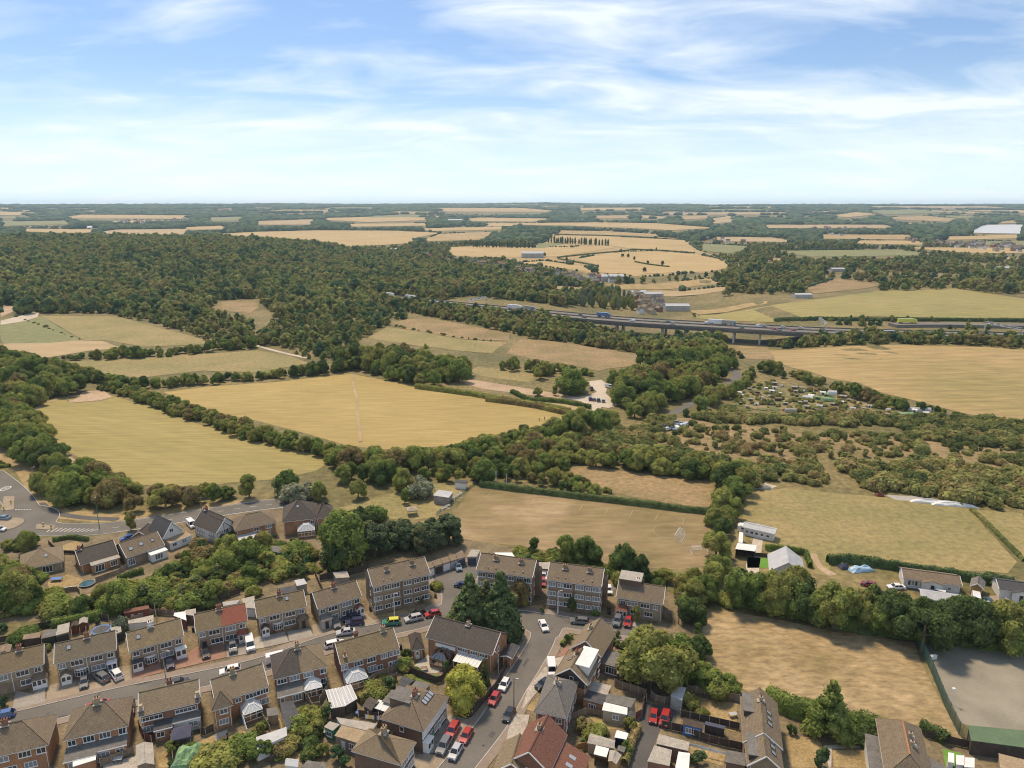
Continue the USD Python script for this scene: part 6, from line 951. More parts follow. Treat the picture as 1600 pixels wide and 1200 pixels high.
# green mesh fence of the court: rails, posts and mesh see-through wires
def mesh_fence(label,k,pts,h,step=2.6):
    W=[wpt(k,p)for p in pts];L=LineString(W);t=thing('mesh_fence',label,'fence');n=int(L.length/step);P=[np.array(L.interpolate(L.length*i/n).coords[0])for i in range(n+1)]
    for a,b in zip(P[:-1],P[1:]):
        q=MB();m=int(np.linalg.norm(b-a)/.16)
        for i in range(m):p=a+(b-a)*i/m;q.bar((*p,.05),(*p,h),.028)
        for z in np.arange(.1,h,.5):q.bar((*a,z),(*b,z),.03)
        q.build('mesh_panel',M['mesh_green'],t)
    for p in P:q=MB();q.bar((*p,0),(*p,h+.1),.1);q.build('post',M['mesh_green'],t)
mesh_fence('tall green mesh fence between the straw field and the grey court','D',[(930,430),(1010,580),(1110,830),(1200,1010),(1260,1055)],3.0);mesh_fence('green rail fence between the pavilion and the football ground','F',[(1380,300),(1250,400),(1130,500)],1.3)
t=thing('floodlight_post','white post beside the green mesh fence','post',(*wpt('D',(1145,800)),0));MB().cyl((0,0,0),(0,0,3.6),.08).build('post_shaft',M['white'],t);MB().box(-.3,.3,-.2,.2,3.5,3.8).build('lamp_head',M['white'],t)
for k,x,y,l in[('D',1310,430,'small white goal under the tree row on the court'),('D',285,292,'small white seat under the tree row on the straw field'),('D',1030,520,'white cabinet at the green mesh fence')]:c=wpt(k,(x,y));t=thing('cabinet',l,'cabinet',(*c,.05),.2);MB().box(-.8,.8,-.3,.3,0,.9).build('cabinet_body',M['white_render'],t);MB().box(-.85,.85,-.35,.35,.9,.98).build('cabinet_top',M['white'],t)
# allotments: small sheds, greenhouses, covers among the plots
rg=np.random.default_rng(21);al=Polygon([KT('O',*p)for p in[(0,470),(150,500),(400,530),(560,590),(760,640),(960,660),(1080,690),(900,690),(600,680),(300,660),(60,640),(-140,640),(-230,560),(-40,480)]]).buffer(0)
sheet('allotment_ground',al,M['allot']if 'allot' in M else M['scrub'],.22,'patchwork of small allotment plots at the right',keep=False)
# ---------------------------------------------------------------- allotment sheds, far village houses
M['allot_a']=mottled('plot_earth',[(.3,(.17,.12,.08)),(.7,(.24,.18,.12))],.2,scale2=1.5);M['allot_b']=mottled('plot_green',[(.3,(.10,.12,.04)),(.7,(.16,.17,.06))],.3,scale2=2)
def grid_in(poly,cell,seed,jit=.35):
    x0,y0,x1,y1=poly.bounds;rg=np.random.default_rng(seed);gx,gy=np.meshgrid(np.arange(x0,x1,cell),np.arange(y0,y1,cell));P=np.stack([gx.ravel(),gy.ravel()],1)+rg.uniform(-jit,jit,(gx.size,2))*cell;return P[shapely.contains_xy(poly,P[:,0],P[:,1])]
rg=np.random.default_rng(21);pl=MB()
for x,y in grid_in(al,7.5,4,.2):
    a=-.45+rg.normal()*.05;w,d=rg.uniform(2,3.2),rg.uniform(2,3.4);c,s=math.cos(a),math.sin(a);pl.poly([(x+c*u*w-s*v*d,y+s*u*w+c*v*d,float(H(x,y))+.30)for u,v in((-1,-1),(1,-1),(1,1),(-1,1))])
pl.build('allotment_bed',M['allot_b'],kind='stuff',label='green planted beds of the allotment plots')
sp=grid_in(al,7.4,9,.42);tones=[('white_roof','white_render','white'),('cement','wood','grey-brown'),('green_tarp','green_paint','green'),('metal_roof','poly','pale glazed'),('blue_pale','blue_pale','pale blue'),('wood','wood_dark','dark wooden')]
SK=[]
for i,(rm_,wm_,w_)in enumerate(tones):
    cls=kind_prim('allotment_shed_%s_kind'%w_.replace('-','_').replace(' ','_'));q=MB();w,d,h=1.3,1.0,1.9;q.box(-w,w,-d,d,0,h);q.poly([(-w,-d,h),(-w,0,h+.6),(-w,d,h)][::-1]);q.poly([(w,-d,h),(w,d,h),(w,0,h+.6)]);raw_mesh(cls+'/wall',np.array(q.v),q.f,M[wm_]);r=MB();slope_quad(r,(-w-.15,-d-.15,h-.05),(w+.15,-d-.15,h-.05),(w+.15,0,h+.62),(-w-.15,0,h+.62),.06);slope_quad(r,(w+.15,d+.15,h-.05),(-w-.15,d+.15,h-.05),(-w-.15,0,h+.62),(w+.15,0,h+.62),.06);raw_mesh(cls+'/roof',np.array(r.v),r.f,M[rm_],np.array(r.uv));q=MB();q.box(-.4,.4,-d-.03,-d,0,1.75);raw_mesh(cls+'/door',np.array(q.v),q.f,M['wood_dark']);SK.append((cls,w_))
rg.shuffle(sp);AC={}
for x,y in sorted(sp[:110].tolist(),key=lambda q:q[0]/q[1]):
    k=rg.choice(6,p=[.13,.36,.06,.16,.04,.25]);s=rg.uniform(.5,.85);copy_of(SK[k][0],'allotment_shed',f'{SK[k][1]} shed among the allotment plots, {ordinal(AC.setdefault(k, 0))} from the left','shed',(x,y,float(H(x,y))+.25),rg.uniform(-.7,0),f'{SK[k][1]} allotment sheds',(s*rg.uniform(.8,1.6),s,s*.95));AC[k]+=1
t=None
for k,x,y,w,d,h,m,l in[('O',400,548,4.5,2.6,2.2,'white_roof','white barrel-topped shed at the top of the allotments'),('O',372,590,5.5,2.8,2.0,'green_tarp','long bright green polytunnel in the allotments'),('O',245,575,5.0,2.6,1.8,'white_roof','long white tunnel left of the green one in the allotments'),('O',140,655,5.5,2.6,1.8,'cement','pale tunnel at the lower left of the allotments'),('O',940,655,11,3.5,2.2,'metal_roof','long white-roofed tunnel at the right of the allotments'),('O',850,680,8,3,1.8,'green_tarp','pale green low tunnel at the right of the allotments')]:
    c=KT(k,x,y);z=float(H(*c))+.2;t=thing('polytunnel',l,'polytunnel',(*c,z),-.1);q=MB();n=8;A_=[(d/2*math.cos(a),h*math.sin(a))for a in np.linspace(0,PI,n+1)]
    for(y0,z0),(y1,z1)in zip(A_[:-1],A_[1:]):q.poly([(-w/2,y0,z0),(w/2,y0,z0),(w/2,y1,z1),(-w/2,y1,z1)][::-1])
    q.build('cover',M[m],t);q=MB();q.poly([(w/2,y_,z_)for y_,z_ in A_]);q.poly([(-w/2,y_,z_)for y_,z_ in A_][::-1]);q.build('end_wall',M[m],t)
# house kinds for villages seen from far
VK=[]
for i,(rm_,wm_,word)in enumerate([('roof_redbrown','brick_tan','red-roofed'),('roof_brown','render','brown-roofed'),('roof_slate','white_render','slate-roofed white'),('roof_grey','brick_red','grey-roofed brick')]):
    cls=kind_prim('village_house_%s_kind'%('first','second','third','fourth')[i]);L_,D_,e_,r_=10.5,7.5,4.8,2.6;q=MB();q.box(.3,L_-.3,.3,D_-.3,-1.5,e_);
    for x,rev in((.3,0),(L_-.3,1)):p3=[(x,.3,e_),(x,D_/2,e_+r_-.1),(x,D_-.3,e_)];q.poly(p3[::-1]if rev else p3)
    raw_mesh(cls+'/wall',np.array(q.v),q.f,M[wm_]);r=MB();roof_on(r,L_,D_,e_,r_,'gable','x');raw_mesh(cls+'/roof',np.array(r.v),r.f,M[rm_],np.array(r.uv));q=MB();q.box(4.8,5.7,D_/2-.3,D_/2+.3,e_+r_-.6,e_+r_+1.1);raw_mesh(cls+'/chimney',np.array(q.v),q.f,M['brick_red'])
    for j,(x,z)in enumerate([(2.3,.9),(7.8,.9),(2.3,3.2),(7.8,3.2),(5.2,3.2)]):q=MB();q.box(x-.9,x+.9,.22,.3,z,z+1.25);raw_mesh(cls+f'/window_{j:03d}' if j else cls+'/window',np.array(q.v),q.f,M['glass_pale'])
    VK.append((cls,word))
IND=kind_prim('industrial_unit_kind');q=MB();q.box(0,24,0,14,-1.5,5);raw_mesh(IND+'/wall',np.array(q.v),q.f,M['grey_render']);r=MB();roof_on(r,24,14,5,1.6,'gable','x');raw_mesh(IND+'/roof',np.array(r.v),r.f,M['metal_roof']);q=MB();[q.box(3+7*i,7+7*i,-.08,-.01,0,4)for i in range(3)];raw_mesh(IND+'/roller_door',np.array(q.v),q.f,M['cement'])
VPOLY,VL=[],[]
def village(label,k,pts,cell,n,seed,group,kinds=(0,1,2,3),keep=1.0,scale=1.0,rz0=0.0):
    W=Polygon([KT(k,*p)for p in pts]).buffer(0);rg=np.random.default_rng(seed);P=grid_in(W,cell,seed);rg.shuffle(P)
    for x,y in P[:n]:
        cls,w=VK[kinds[rg.integers(len(kinds))]];a=rz0+rg.choice([0,PI/2])+rg.normal()*.12;s=scale*rg.uniform(.85,1.2);VL.append((cls,w,label,x,y,a,s));VPOLY.append(Point(x,y).buffer(9*s))
village('beyond the motorway viaduct','S',[(700,640),(830,640),(900,690),(960,760),(850,775),(770,730),(740,690)],15,26,1,'',(1,2,3,1),rz0=.3,scale=.9)
village('below the golden far fields','S',[(-100,470),(60,490),(250,510),(450,530),(640,555),(620,580),(400,570),(100,560),(-60,520)],24,46,2,'')
village('at the end of the wooded hill','R',[(940,390),(1060,400),(1180,410),(1300,430),(1450,440),(1600,460),(1560,500),(1400,490),(1250,460),(1080,430)],25,46,3,'')
village('in the town at right','T',[(820,300),(960,300),(1100,320),(1300,320),(1500,330),(1600,350),(1600,390),(1400,370),(1200,350),(1000,340)],34,60,4,'',scale=1.15)
village('behind the far poplars','S',[(940,265),(1050,262),(1300,285),(1500,320),(1300,330),(1100,290)],60,26,5,'',scale=1.2)
village('in the far left town','Q',[(640,180),(860,178),(1150,172),(1300,182),(1100,200),(900,200)],75,44,6,'',(1,2,2,3),scale=1.4)
village('on the wooded right plain','T',[(180,230),(600,225),(620,262),(400,280),(100,260)],65,26,7,'',(1,2,2,3),scale=1.3)
for k,x,y,rz,s,l in[('S',560,560,.1,1.4,'long white industrial roof below the golden field'),('S',750,650,.3,.9,'white-roofed workshop at the top of the village beyond the viaduct'),('S',830,665,.2,1.0,'wide white-roofed shed in the village beyond the viaduct'),('S',960,745,0,1.1,'long pale unit at the right of the village beyond the viaduct'),('S',60,413,0,1.8,'white farm sheds below the golden field at the centre'),('R',825,375,.2,1.2,'white building among the trees at the end of the hill'),('O',170-0,150-615+0,0,1.2,'white-roofed building inside the hedge by the green-gold field'),('T',1440,500,0,1.2,'white-roofed building at the right among the trees'),('T',400,500,.1,.9,'white house in the trees behind the green-gold field'),('R',1200,195,0,3.0,'white farm buildings on the far stubble plain'),('T',170,665,0,.8,'white-roofed barn inside the hedged corner by the green-gold field')]:
    if y<0:continue
    c=KT(k,x,y);copy_of(IND,'industrial_unit',l,'building',(*c,float(H(*c))),rz,None,(s,s,s));VPOLY.append(Point(*c).buffer(16*s))
KEEPOUT.append(shapely.union_all(VPOLY))

VC={}
for v in sorted(VL,key=lambda v:v[3]/v[4]):
    cls,w,label,x,y,a,s=v;key=(w,label);i=VC[key]=VC.get(key,-1)+1
    copy_of(cls,'village_house',f'{w} house {label}, {ordinal(i)} from the left','house',(x,y,float(H(x,y))),a,f'houses {label}',(s,s,s))
# ================================================================== vehicles
PAINT={'white':(.70,.70,.69),'silver':(.42,.43,.44),'grey':(.13,.135,.14),'black':(.018,.018,.02),'red':(.36,.03,.028),'darkred':(.20,.02,.02),'blue':(.035,.10,.30),'navy':(.015,.022,.06),'green':(.02,.19,.11),'darkgreen':(.02,.045,.04),'greyblue':(.16,.22,.27),'yellow':(.60,.58,.08),'bluepaint':(.07,.14,.27)}
PM={k:plain('car_paint_'+k,c,.28,.0,.5,.7)for k,c in PAINT.items()}
M['tyre']=plain('tyre',(.018,.018,.018),.8);M['rim']=plain('wheel_rim',(.36,.36,.37),.35,.6);M['carglass']=plain('car_glass',(.012,.014,.016),.04,spec=.9);M['lamp_w']=plain('headlamp',(.75,.76,.78),.1);M['lamp_r']=plain('tail_lamp',(.35,.015,.015),.2);M['plate_y']=plain('plate_yellow',(.62,.48,.06),.5)
STY={  # length, width, profile of lower body (x, ztop), cabin: (x0 base, x0 top, x1 top, x1 base, roof z)
    'hatchback':(4.1,1.76,[(-2.05,.62),(-1.95,.78),(-.95,.90),(1.2,.92),(1.95,.88),(2.05,.66)],(-1.05,-.35,1.35,1.95,1.46)),
    'saloon':(4.6,1.8,[(-2.3,.60),(-2.2,.76),(-1.1,.90),(1.3,.94),(2.2,.92),(2.3,.66)],(-1.15,-.45,1.0,1.75,1.42)),
    'estate':(4.7,1.82,[(-2.35,.62),(-2.25,.80),(-1.15,.95),(1.5,.98),(2.25,.95),(2.35,.70)],(-1.25,-.55,1.75,2.25,1.52)),
    'suv':(4.55,1.9,[(-2.27,.74),(-2.2,.94),(-1.1,1.06),(1.4,1.10),(2.18,1.06),(2.27,.80)],(-1.15,-.5,1.7,2.15,1.70)),
    'van':(5.2,2.0,[(-2.6,.70),(-2.5,.95),(-1.75,1.12),(1.5,1.15),(2.55,1.15),(2.6,1.0)],(-1.85,-1.25,2.45,2.58,2.05))}
def loft(secs):
    """secs: list of (x, [(y, z), ...]) -> mesh polygons (closed, capped)."""
    mb=MB();n=len(secs[0][1])
    for(xa,A),(xb,B)in zip(secs[:-1],secs[1:]):
        for i in range(n):j=(i+1)%n;mb.poly([(xa,*A[j]),(xa,*A[i]),(xb,*B[i]),(xb,*B[j])])
    mb.poly([(secs[0][0],*p)for p in secs[0][1]]);mb.poly([(secs[-1][0],*p)for p in secs[-1][1]][::-1]);return mb
CK={}
def car_kind(style,colour,roof=None):
    key=(style,colour,roof)
    if key in CK:return CK[key]
    cls=kind_prim(f'{colour}_{style}_kind'+(f'_{roof}_roof' if roof else ''));L,W,prof,(c0,c1,c2,c3,zr)=STY[style];hw=W/2
    secs=[(x,[(-hw*k,.26),(-hw,.5),(-hw*.985,zt-.12),(-hw*.88,zt),(hw*.88,zt),(hw*.985,zt-.12),(hw,.5),(hw*k,.26)])for(x,zt),k in zip([(p[0],p[1])for p in prof],(.8,.94,.95,.95,.94,.82))]
    secs[0]=(secs[0][0],[(y*.86,z)for y,z in secs[0][1]]);secs[-1]=(secs[-1][0],[(y*.88,z)for y,z in secs[-1][1]])
    b=loft(secs);raw_mesh(cls+'/body',np.array(b.v),b.f,PM[colour],smooth=35)
    zb=np.interp([c0,c3],[p[0]for p in prof],[p[1]for p in prof])-.04;wt,wb=hw*.70,hw*.90
    if style=='van':wt=hw*.86;wb=hw*.96
    q=MB();P=lambda x,w,z:[(x,-w,z),(x,w,z)]
    v=[(c0,wb,zb[0]),(c1,wt,zr),(c2,wt,zr-.03),(c3,wb,zb[1])]
    for(xa,wa,za),(xb,wb_,zb_)in zip(v[:-1],v[1:]):q.poly([(xa,wa,za),(xa,-wa,za),(xb,-wb_,zb_),(xb,wb_,zb_)])
    for s in(-1,1):pl=[(x,s*w,z)for x,w,z in v];q.poly(pl if s<0 else pl[::-1])
    raw_mesh(cls+'/cabin',np.array(q.v),q.f,PM[roof or colour])
    def glass(name,pts,nrm):
        pts=np.array(pts,float);c=pts.mean(0);pts=c+(pts-c)*.86+np.asarray(nrm)*.012;g=MB();g.poly(pts);raw_mesh(cls+'/'+name,np.array(g.v),g.f,M['carglass'])
    nf=np.array([-(zr-zb[0]),0,c1-c0]);nf/=np.linalg.norm(nf);nb=np.array([(zr-zb[1]),0,c3-c2]);nb/=np.linalg.norm(nb)
    glass('windscreen',[(c0,wb,zb[0]),(c0,-wb,zb[0]),(c1,-wt,zr),(c1,wt,zr)],nf)
    if style!='van':glass('rear_window',[(c2,wt,zr-.03),(c2,-wt,zr-.03),(c3,-wb,zb[1]),(c3,wb,zb[1])],nb)
    spl=[(0,.5),(.5,1)]if style!='van' else[(0,.34)]
    k=0
    for s in(-1,1):
        for u0,u1 in spl:
            xb0,xb1,xt0,xt1=c0+(c3-c0)*u0,c0+(c3-c0)*u1,c1+(c2-c1)*u0,c1+(c2-c1)*u1;pl=[(xb0,s*wb,zb[0]+.02),(xb1,s*wb,zb[1]+.02),(xt1,s*wt,zr-.06),(xt0,s*wt,zr-.06)];glass('side_window'+(f'_{k:03d}' if k else ''),pl if s<0 else pl[::-1],(0,s*.9,.3));k+=1
    k=0;r=.33 if style!='suv' else .37
    for x in(-L*.31,L*.29):
        for s in(-1,1):
            w=MB();w.cyl((x,s*(hw-.2),r),(x,s*(hw+.015),r),r,n=14);nm='wheel'+(f'_{k:03d}' if k else '');raw_mesh(cls+'/'+nm,np.array(w.v),w.f,M['tyre']);w=MB();w.cyl((x,s*(hw+.012),r),(x,s*(hw+.03),r),r*.64,n=10);raw_mesh(cls+'/'+nm+'/rim',np.array(w.v),w.f,M['rim']);k+=1
    k=0
    for s in(-1,1):
        sf=f'_{1:03d}' if s>0 else '';g=MB();z=prof[1][1]-.16;g.box(-L/2-.01 if style!='x' else 0,-L/2+.2,min(s*hw*.84,s*hw*.5),max(s*hw*.84,s*hw*.5),z-.07,z+.07);raw_mesh(cls+'/headlight'+sf,np.array(g.v),g.f,M['lamp_w']);g=MB();z=prof[-2][1]-.14;g.box(L/2-.16,L/2+.012,min(s*hw*.86,s*hw*.55),max(s*hw*.86,s*hw*.55),z-.09,z+.09);raw_mesh(cls+'/tail_light'+sf,np.array(g.v),g.f,M['lamp_r']);g=MB();g.box(c0+.25,c0+.42,min(s*(hw-.02),s*(hw+.17)),max(s*(hw-.02),s*(hw+.17)),zb[0]+.02,zb[0]+.17);raw_mesh(cls+'/mirror'+sf,np.array(g.v),g.f,PM[colour])
    g=MB();g.box(-L/2-.02,-L/2+.1,-.55,.55,.32,.52);raw_mesh(cls+'/grille',np.array(g.v),g.f,M['black']);g=MB();g.box(L/2-.05,L/2+.02,-.26,.26,.55,.66);raw_mesh(cls+'/number_plate',np.array(g.v),g.f,M['plate_y'])
    CK[key]=cls;return cls
def car(style,colour,k,x,y,head,label,z=.02,roof=None,group=None):
    """head: (dx, dy) seen on the sheet from tail to nose, or radians."""
    c=wpt(k,(x,y),.45)
    if isinstance(head,tuple):a,b=wpt(k,(x,y),.45),wpt(k,(x+head[0]*.2,y+head[1]*.2),.45);r=math.atan2(b[1]-a[1],b[0]-a[0])+PI
    else:r=head+PI
    copy_of(car_kind(style,colour,roof),'parked_car' if 'moving' not in label and 'driving' not in label else 'moving_car',label,'van' if style=='van' else 'car',(c[0],c[1],z),r,group);KEEPOUT.append(Point(*c).buffer(2.3))
RD=(100,-23);DN=(20,90)                                     # along the terraced road; off a drive towards it
car('hatchback','blue','A',22,872,(-100,23),'bright blue car on the road at the left edge')
car('hatchback','grey','A',527,668,(-6,60),'dark grey hatchback nosing out of the drive beside the gabled porch',.13);car('suv','grey','A',634,637,(-50,-32),'charcoal car on the tan drive, left of the white one',.13);car('suv','white','A',727,620,(-38,-50),'white suv on the tan drive with a charcoal car beside it',.13);car('hatchback','navy','A',1062,548,(12,60),'blue-black car on the red block drive beside the lamp post',.13);car('hatchback','black','A',1285,485,(10,60),'dark car in front of the brown half of the red-tiled pair',.13);car('suv','grey','A',1455,448,(6,60),'grey car in front of the red-tiled half, left of the white van',.13);car('van','white','A',1562,432,(12,60),'white van in front of the red-tiled half',.13)
car('estate','black','A',1112,672,RD,'black car on the road just behind the red-brick roof');car('suv','white','A',1440,596,(-100,23),'white car on the road behind the tan-tiled ridge');car('saloon','red','A',610,808,(-100,20),'red car on the road behind the hip-roofed pair');car('suv','black','A',812,830,(-5,80),'black car in the side drive of the hip-roofed pair')
car('estate','grey','B',500,295,(20,60),'grey-green car on the tan drive next to the two dark cars',.13);car('estate','navy','B',597,264,(-100,22),'rear of two navy cars in front of the pair beside the flats',.13);car('suv','navy','B',618,294,(-100,12),'nearer of two navy cars in front of the pair beside the flats',.13);car('saloon','silver','B',562,352,(-100,14),'silver saloon moving along the terraced road')
car('suv','green','B',847,292,(-100,10),'green and yellow response car at the kerb below the flats',roof='yellow');car('estate','silver','B',985,266,(-100,24),'silver estate at the kerb between the green car and the red car');car('hatchback','red','B',1105,238,(-100,22),'red hatchback at the kerb in front of the flats');car('hatchback','black','B',1012,236,(-100,24),'black car half hidden behind the silver estate',.13)
car('van','white','B',135,520,RD,'white vehicle roof showing over the left end of the red-brick pair');car('hatchback','white','B',303,472,RD,'white car on the road behind the chimney of the hip-roofed red-brick pair');car('estate','white','B',490,428,RD,'white car on the road behind the left end of the long tan roof');car('hatchback','navy','B',1285,58,(-80,-10),'navy car on the turning area beside the dark conifers')
car('hatchback','white','B',1553,680,(-34,60),'white car at the kerb of the side road beside the dark fence');car('hatchback','red','B',1490,768,(-34,60),'red car at the kerb of the side road below the white one');car('hatchback','black','B',1580,868,(-34,60),'black car driving on the right of the side road');car('suv','red','B',1228,972,(-40,70),'red suv on the forecourt of the corner terrace',.13);car('hatchback','red','B',1313,1000,(-34,60),'red car at the road edge beside the forecourt of the corner terrace',.02);car('suv','grey','B',1175,1066,(-34,60),'grey suv on the forecourt below the red suv',.13);car('hatchback','silver','B',1247,1102,(-34,60),'silver hatchback at the bottom of the forecourt',.13)
car('estate','greyblue','F',1262,822,(24,60),'pale blue estate in front of the lock-up garages')
car('saloon','white','C',197,312,(26,55),'white car driving round the bend at the junction');car('estate','grey','C',425,284,(-100,-8),'dark estate at the kerb in front of the long flats');car('suv','grey','C',660,285,(-20,60),'grey suv in front of the dormer house porch',.13);car('hatchback','red','C',725,290,(-15,60),'red car in front of the dormer house',.13);car('van','white','C',247,585,(10,80),'white van on the forecourt of the dark-gabled house',.13);car('saloon','black','C',200,676,(-70,45),'black car on the forecourt below the white van',.13);car('hatchback','red','C',885,878,(-10,60),'left of two red cars in the rear parking lane');car('suv','red','C',956,893,(-18,60),'right of two red cars in the rear parking lane, with roof rails');car('hatchback','white','C',606,88,(10,60),'white car beside the stair tower at the right of the long flats')
car('suv','white','G',195,885,(5,60),'white car in the gap between the two right-hand blocks of flats');car('hatchback','red','G',192,920,(0,60),'red car in the gap between the two right-hand blocks of flats')
car('hatchback','darkred','H',630,935,(-80,-20),'dark red car beyond the tree row, left of the white car');car('saloon','white','H',800,950,(-100,0),'white car at the left end of the long mobile home');car('estate','white','H',1060,985,(-100,-30),'white estate in front of the long mobile home',.05);car('van','white','H',1300,1035,(10,60),'white van beside the ivy bushes');car('saloon','darkgreen','H',1387,1050,(40,40),'dark green saloon on the gravel yard');car('van','silver','H',1362,1095,(10,50),'grey-topped van parked below the white van')
car('saloon','greyblue','E',22,518,(-100,-6),'grey-blue car going round the far side of the roundabout');car('hatchback','white','E',-5,590,(100,0),'white car at the left edge on the near side of the roundabout');car('hatchback','blue','E',795,645,(-80,20),'blue car behind the bungalow with roof windows',.05);car('van','white','E',1195,560,(40,40),'white van end beside the timbered house',.05)
# car park and motorway
def far_car(style,colour,k,x,y,head,label,roof=None):
    c=KT(k,x,y);z=float(H(*c))+.2;c2=KT(k,x+head[0]*.2,y+head[1]*.2);copy_of(car_kind(style,colour,roof),'parked_car',label,'car',(*c,z),math.atan2(c2[1]-c[1],c2[0]-c[0])+PI)
for s,cc,x,y,h,l in[('suv','navy',490,582,(-10,-40),'blue suv, leftmost of the row in the gravel car park'),('hatchback','grey',514,585,(-10,-40),'dark car second from the left in the gravel car park row'),('suv','darkgreen',541,590,(-10,-40),'green-grey car third in the gravel car park row'),('hatchback','greyblue',571,594,(-10,-40),'pale blue car at the right end of the gravel car park row'),('van','white',608,505,(60,10),'white van at the far edge of the gravel car park'),('hatchback','silver',604,490,(60,10),'silver car behind the white van in the gravel car park'),('suv','black',497,518,(20,40),'black car alone under the great round tree')]:far_car(s,cc,'N',x,y,h,l)
for i in range(17):rg=np.random.default_rng(i);x,y=935+(i%6)*30+rg.uniform(-9,9),735+(i//6)*16+rg.uniform(-4,4);far_car(['hatchback','saloon','estate','van'][i%4],['white','silver','grey','white','greyblue'][i%5],'N',x,y,(rg.uniform(-60,60),rg.uniform(-20,20)),f'{["white", "silver", "grey", "white", "pale blue"][i % 5]} {["hatchback", "saloon", "estate", "van"][i % 4]} in the scrap yard by the lane, {["back", "middle", "front"][i // 6]} row, {["first", "second", "third", "fourth", "fifth", "sixth"][i % 6]} from the left')
def lorry_kind(name,cm,tm,L):
    cls=kind_prim(name);q=MB();q.box(-L/2+2.6,L/2,-1.25,1.25,1.0,4.0);raw_mesh(cls+'/trailer',np.array(q.v),q.f,tm);b=loft([(-L/2,[(-1.15,.5),(-1.2,1.8),(-1.1,3.0),(1.1,3.0),(1.2,1.8),(1.15,.5)]),(-L/2+.5,[(-1.22,.45),(-1.22,1.8),(-1.15,3.5),(1.15,3.5),(1.22,1.8),(1.22,.45)]),(-L/2+2.3,[(-1.22,.45),(-1.22,1.8),(-1.2,3.7),(1.2,3.7),(1.22,1.8),(1.22,.45)])]);raw_mesh(cls+'/cab',np.array(b.v),b.f,cm);g=MB();g.poly([(-L/2-.02,1.0,1.85),(-L/2-.02,-1.0,1.85),(-L/2+.05,-1.0,2.85),(-L/2+.05,1.0,2.85)]);raw_mesh(cls+'/windscreen',np.array(g.v),g.f,M['carglass'])
    k=0
    for x in(-L/2+1.2,-L/2+4.0,L/2-3.2,L/2-1.8):
        for s in(-1,1):w=MB();w.cyl((x,s*.9,.5),(x,s*1.22,.5),.5,n=12);raw_mesh(cls+f'/wheel_{k:03d}' if k else cls+'/wheel',np.array(w.v),w.f,M['tyre']);k+=1
    return cls
LW,LB,LY=lorry_kind('white_lorry_kind',PM['white'],M['white_roof'],15.5),lorry_kind('blue_lorry_kind',PM['bluepaint'],PM['bluepaint'],13),lorry_kind('yellow_lorry_kind',PM['yellow'],PM['yellow'],16)
LG=lorry_kind('grey_lorry_kind',PM['greyblue'],M['cement'],11.5);co=kind_prim('coach_kind');b=loft([(-6,[(-1.2,.4),(-1.25,1.5),(-1.15,3.2),(1.15,3.2),(1.25,1.5),(1.2,.4)]),(6,[(-1.2,.4),(-1.25,1.5),(-1.15,3.3),(1.15,3.3),(1.25,1.5),(1.2,.4)])]);raw_mesh(co+'/body',np.array(b.v),b.f,PM['greyblue']);q=MB();[q.box(-5.8,5.7,s*1.26-.01,s*1.26+.01,1.7,2.75)for s in(-1,1)];raw_mesh(co+'/side_window',np.array(q.v),q.f,M['carglass']);q=MB();q.box(-5.9,5.9,-1.0,1.0,3.3,3.4);raw_mesh(co+'/roof_panel',np.array(q.v),q.f,PM['white'])
def on_mw(cls,name,px,py,off,label,cat,away=False):
    s=s_of(px,py);c,r=mpt(s,off);copy_of(cls,name,label,cat,(*c,ZD),r+(0 if away else PI))
for px,py,off,cls,nm,lb,ct in[(607,463,8,LW,'lorry','long white lorry, leftmost on the motorway','lorry'),(641,467,8,LW,'lorry','second white lorry on the motorway from the left','lorry'),(801,483,9,LW,'lorry','white box lorry left of the viaduct, beside a grey one','lorry'),(816,487,9,LG,'lorry','grey lorry at the left end of the viaduct','lorry'),(955,491,9,LB,'lorry','bright blue lorry on the far lane of the viaduct','lorry'),(1122,505,9,LW,'lorry','white lorry on the middle of the viaduct','lorry'),(1140,505,8,LG,'lorry','grey lorry just right of the white one on the viaduct','lorry'),(1371,514,-8,co,'coach','grey-blue coach on the motorway right of the viaduct','coach')]:on_mw(cls,nm,px,py,off,lb,ct,off<0)
c=G(1417,505,2.5);copy_of(LY,'lorry','yellow lorry on the slip road behind the motorway','lorry',(*c,2.52),.02+PI)
words={'white':'white','silver':'silver','black':'black','red':'red','grey':'dark grey','green':'green','navy':'navy'}
mwc=[(685,471,5,'van','white'),(769,479,4,'hatchback','white'),(830,488,5,'hatchback','white'),(915,491,5,'saloon','black'),(922,494,-5,'hatchback','grey'),(999,496,-4,'van','white'),(1052,497,4,'hatchback','green'),(1058,500,-8,'estate','silver'),(1110,499,8,'van','white'),(1160,510,-8,'hatchback','green'),(1186,509,5,'van','white'),(1194,507,8,'suv','silver'),(1222,505,9,'hatchback','white'),(1246,504,9,'hatchback','white'),(1211,511,-4,'saloon','red'),(1217,514,-9,'hatchback','grey'),(1238,513,-5,'saloon','red'),(1330,503,9,'hatchback','white'),(1365,517,-8,'saloon','white'),(1484,518,-5,'van','white'),(1300,515,-9,'estate','silver'),(1545,519,-8,'saloon','white')]
ordw=['first','second','third','fourth','fifth','sixth','seventh','eighth','ninth','tenth','eleventh','twelfth'];cnt={}
for px,py,off,st,col in mwc:
    k_=(st,col);cnt[k_]=cnt.get(k_,0)+1;on_mw(car_kind(st,col),'motorway_car',px,py,off,f'{words[col]} {st} driving on the motorway, {ordw[cnt[k_] - 1]} such from the left','car',off<0)
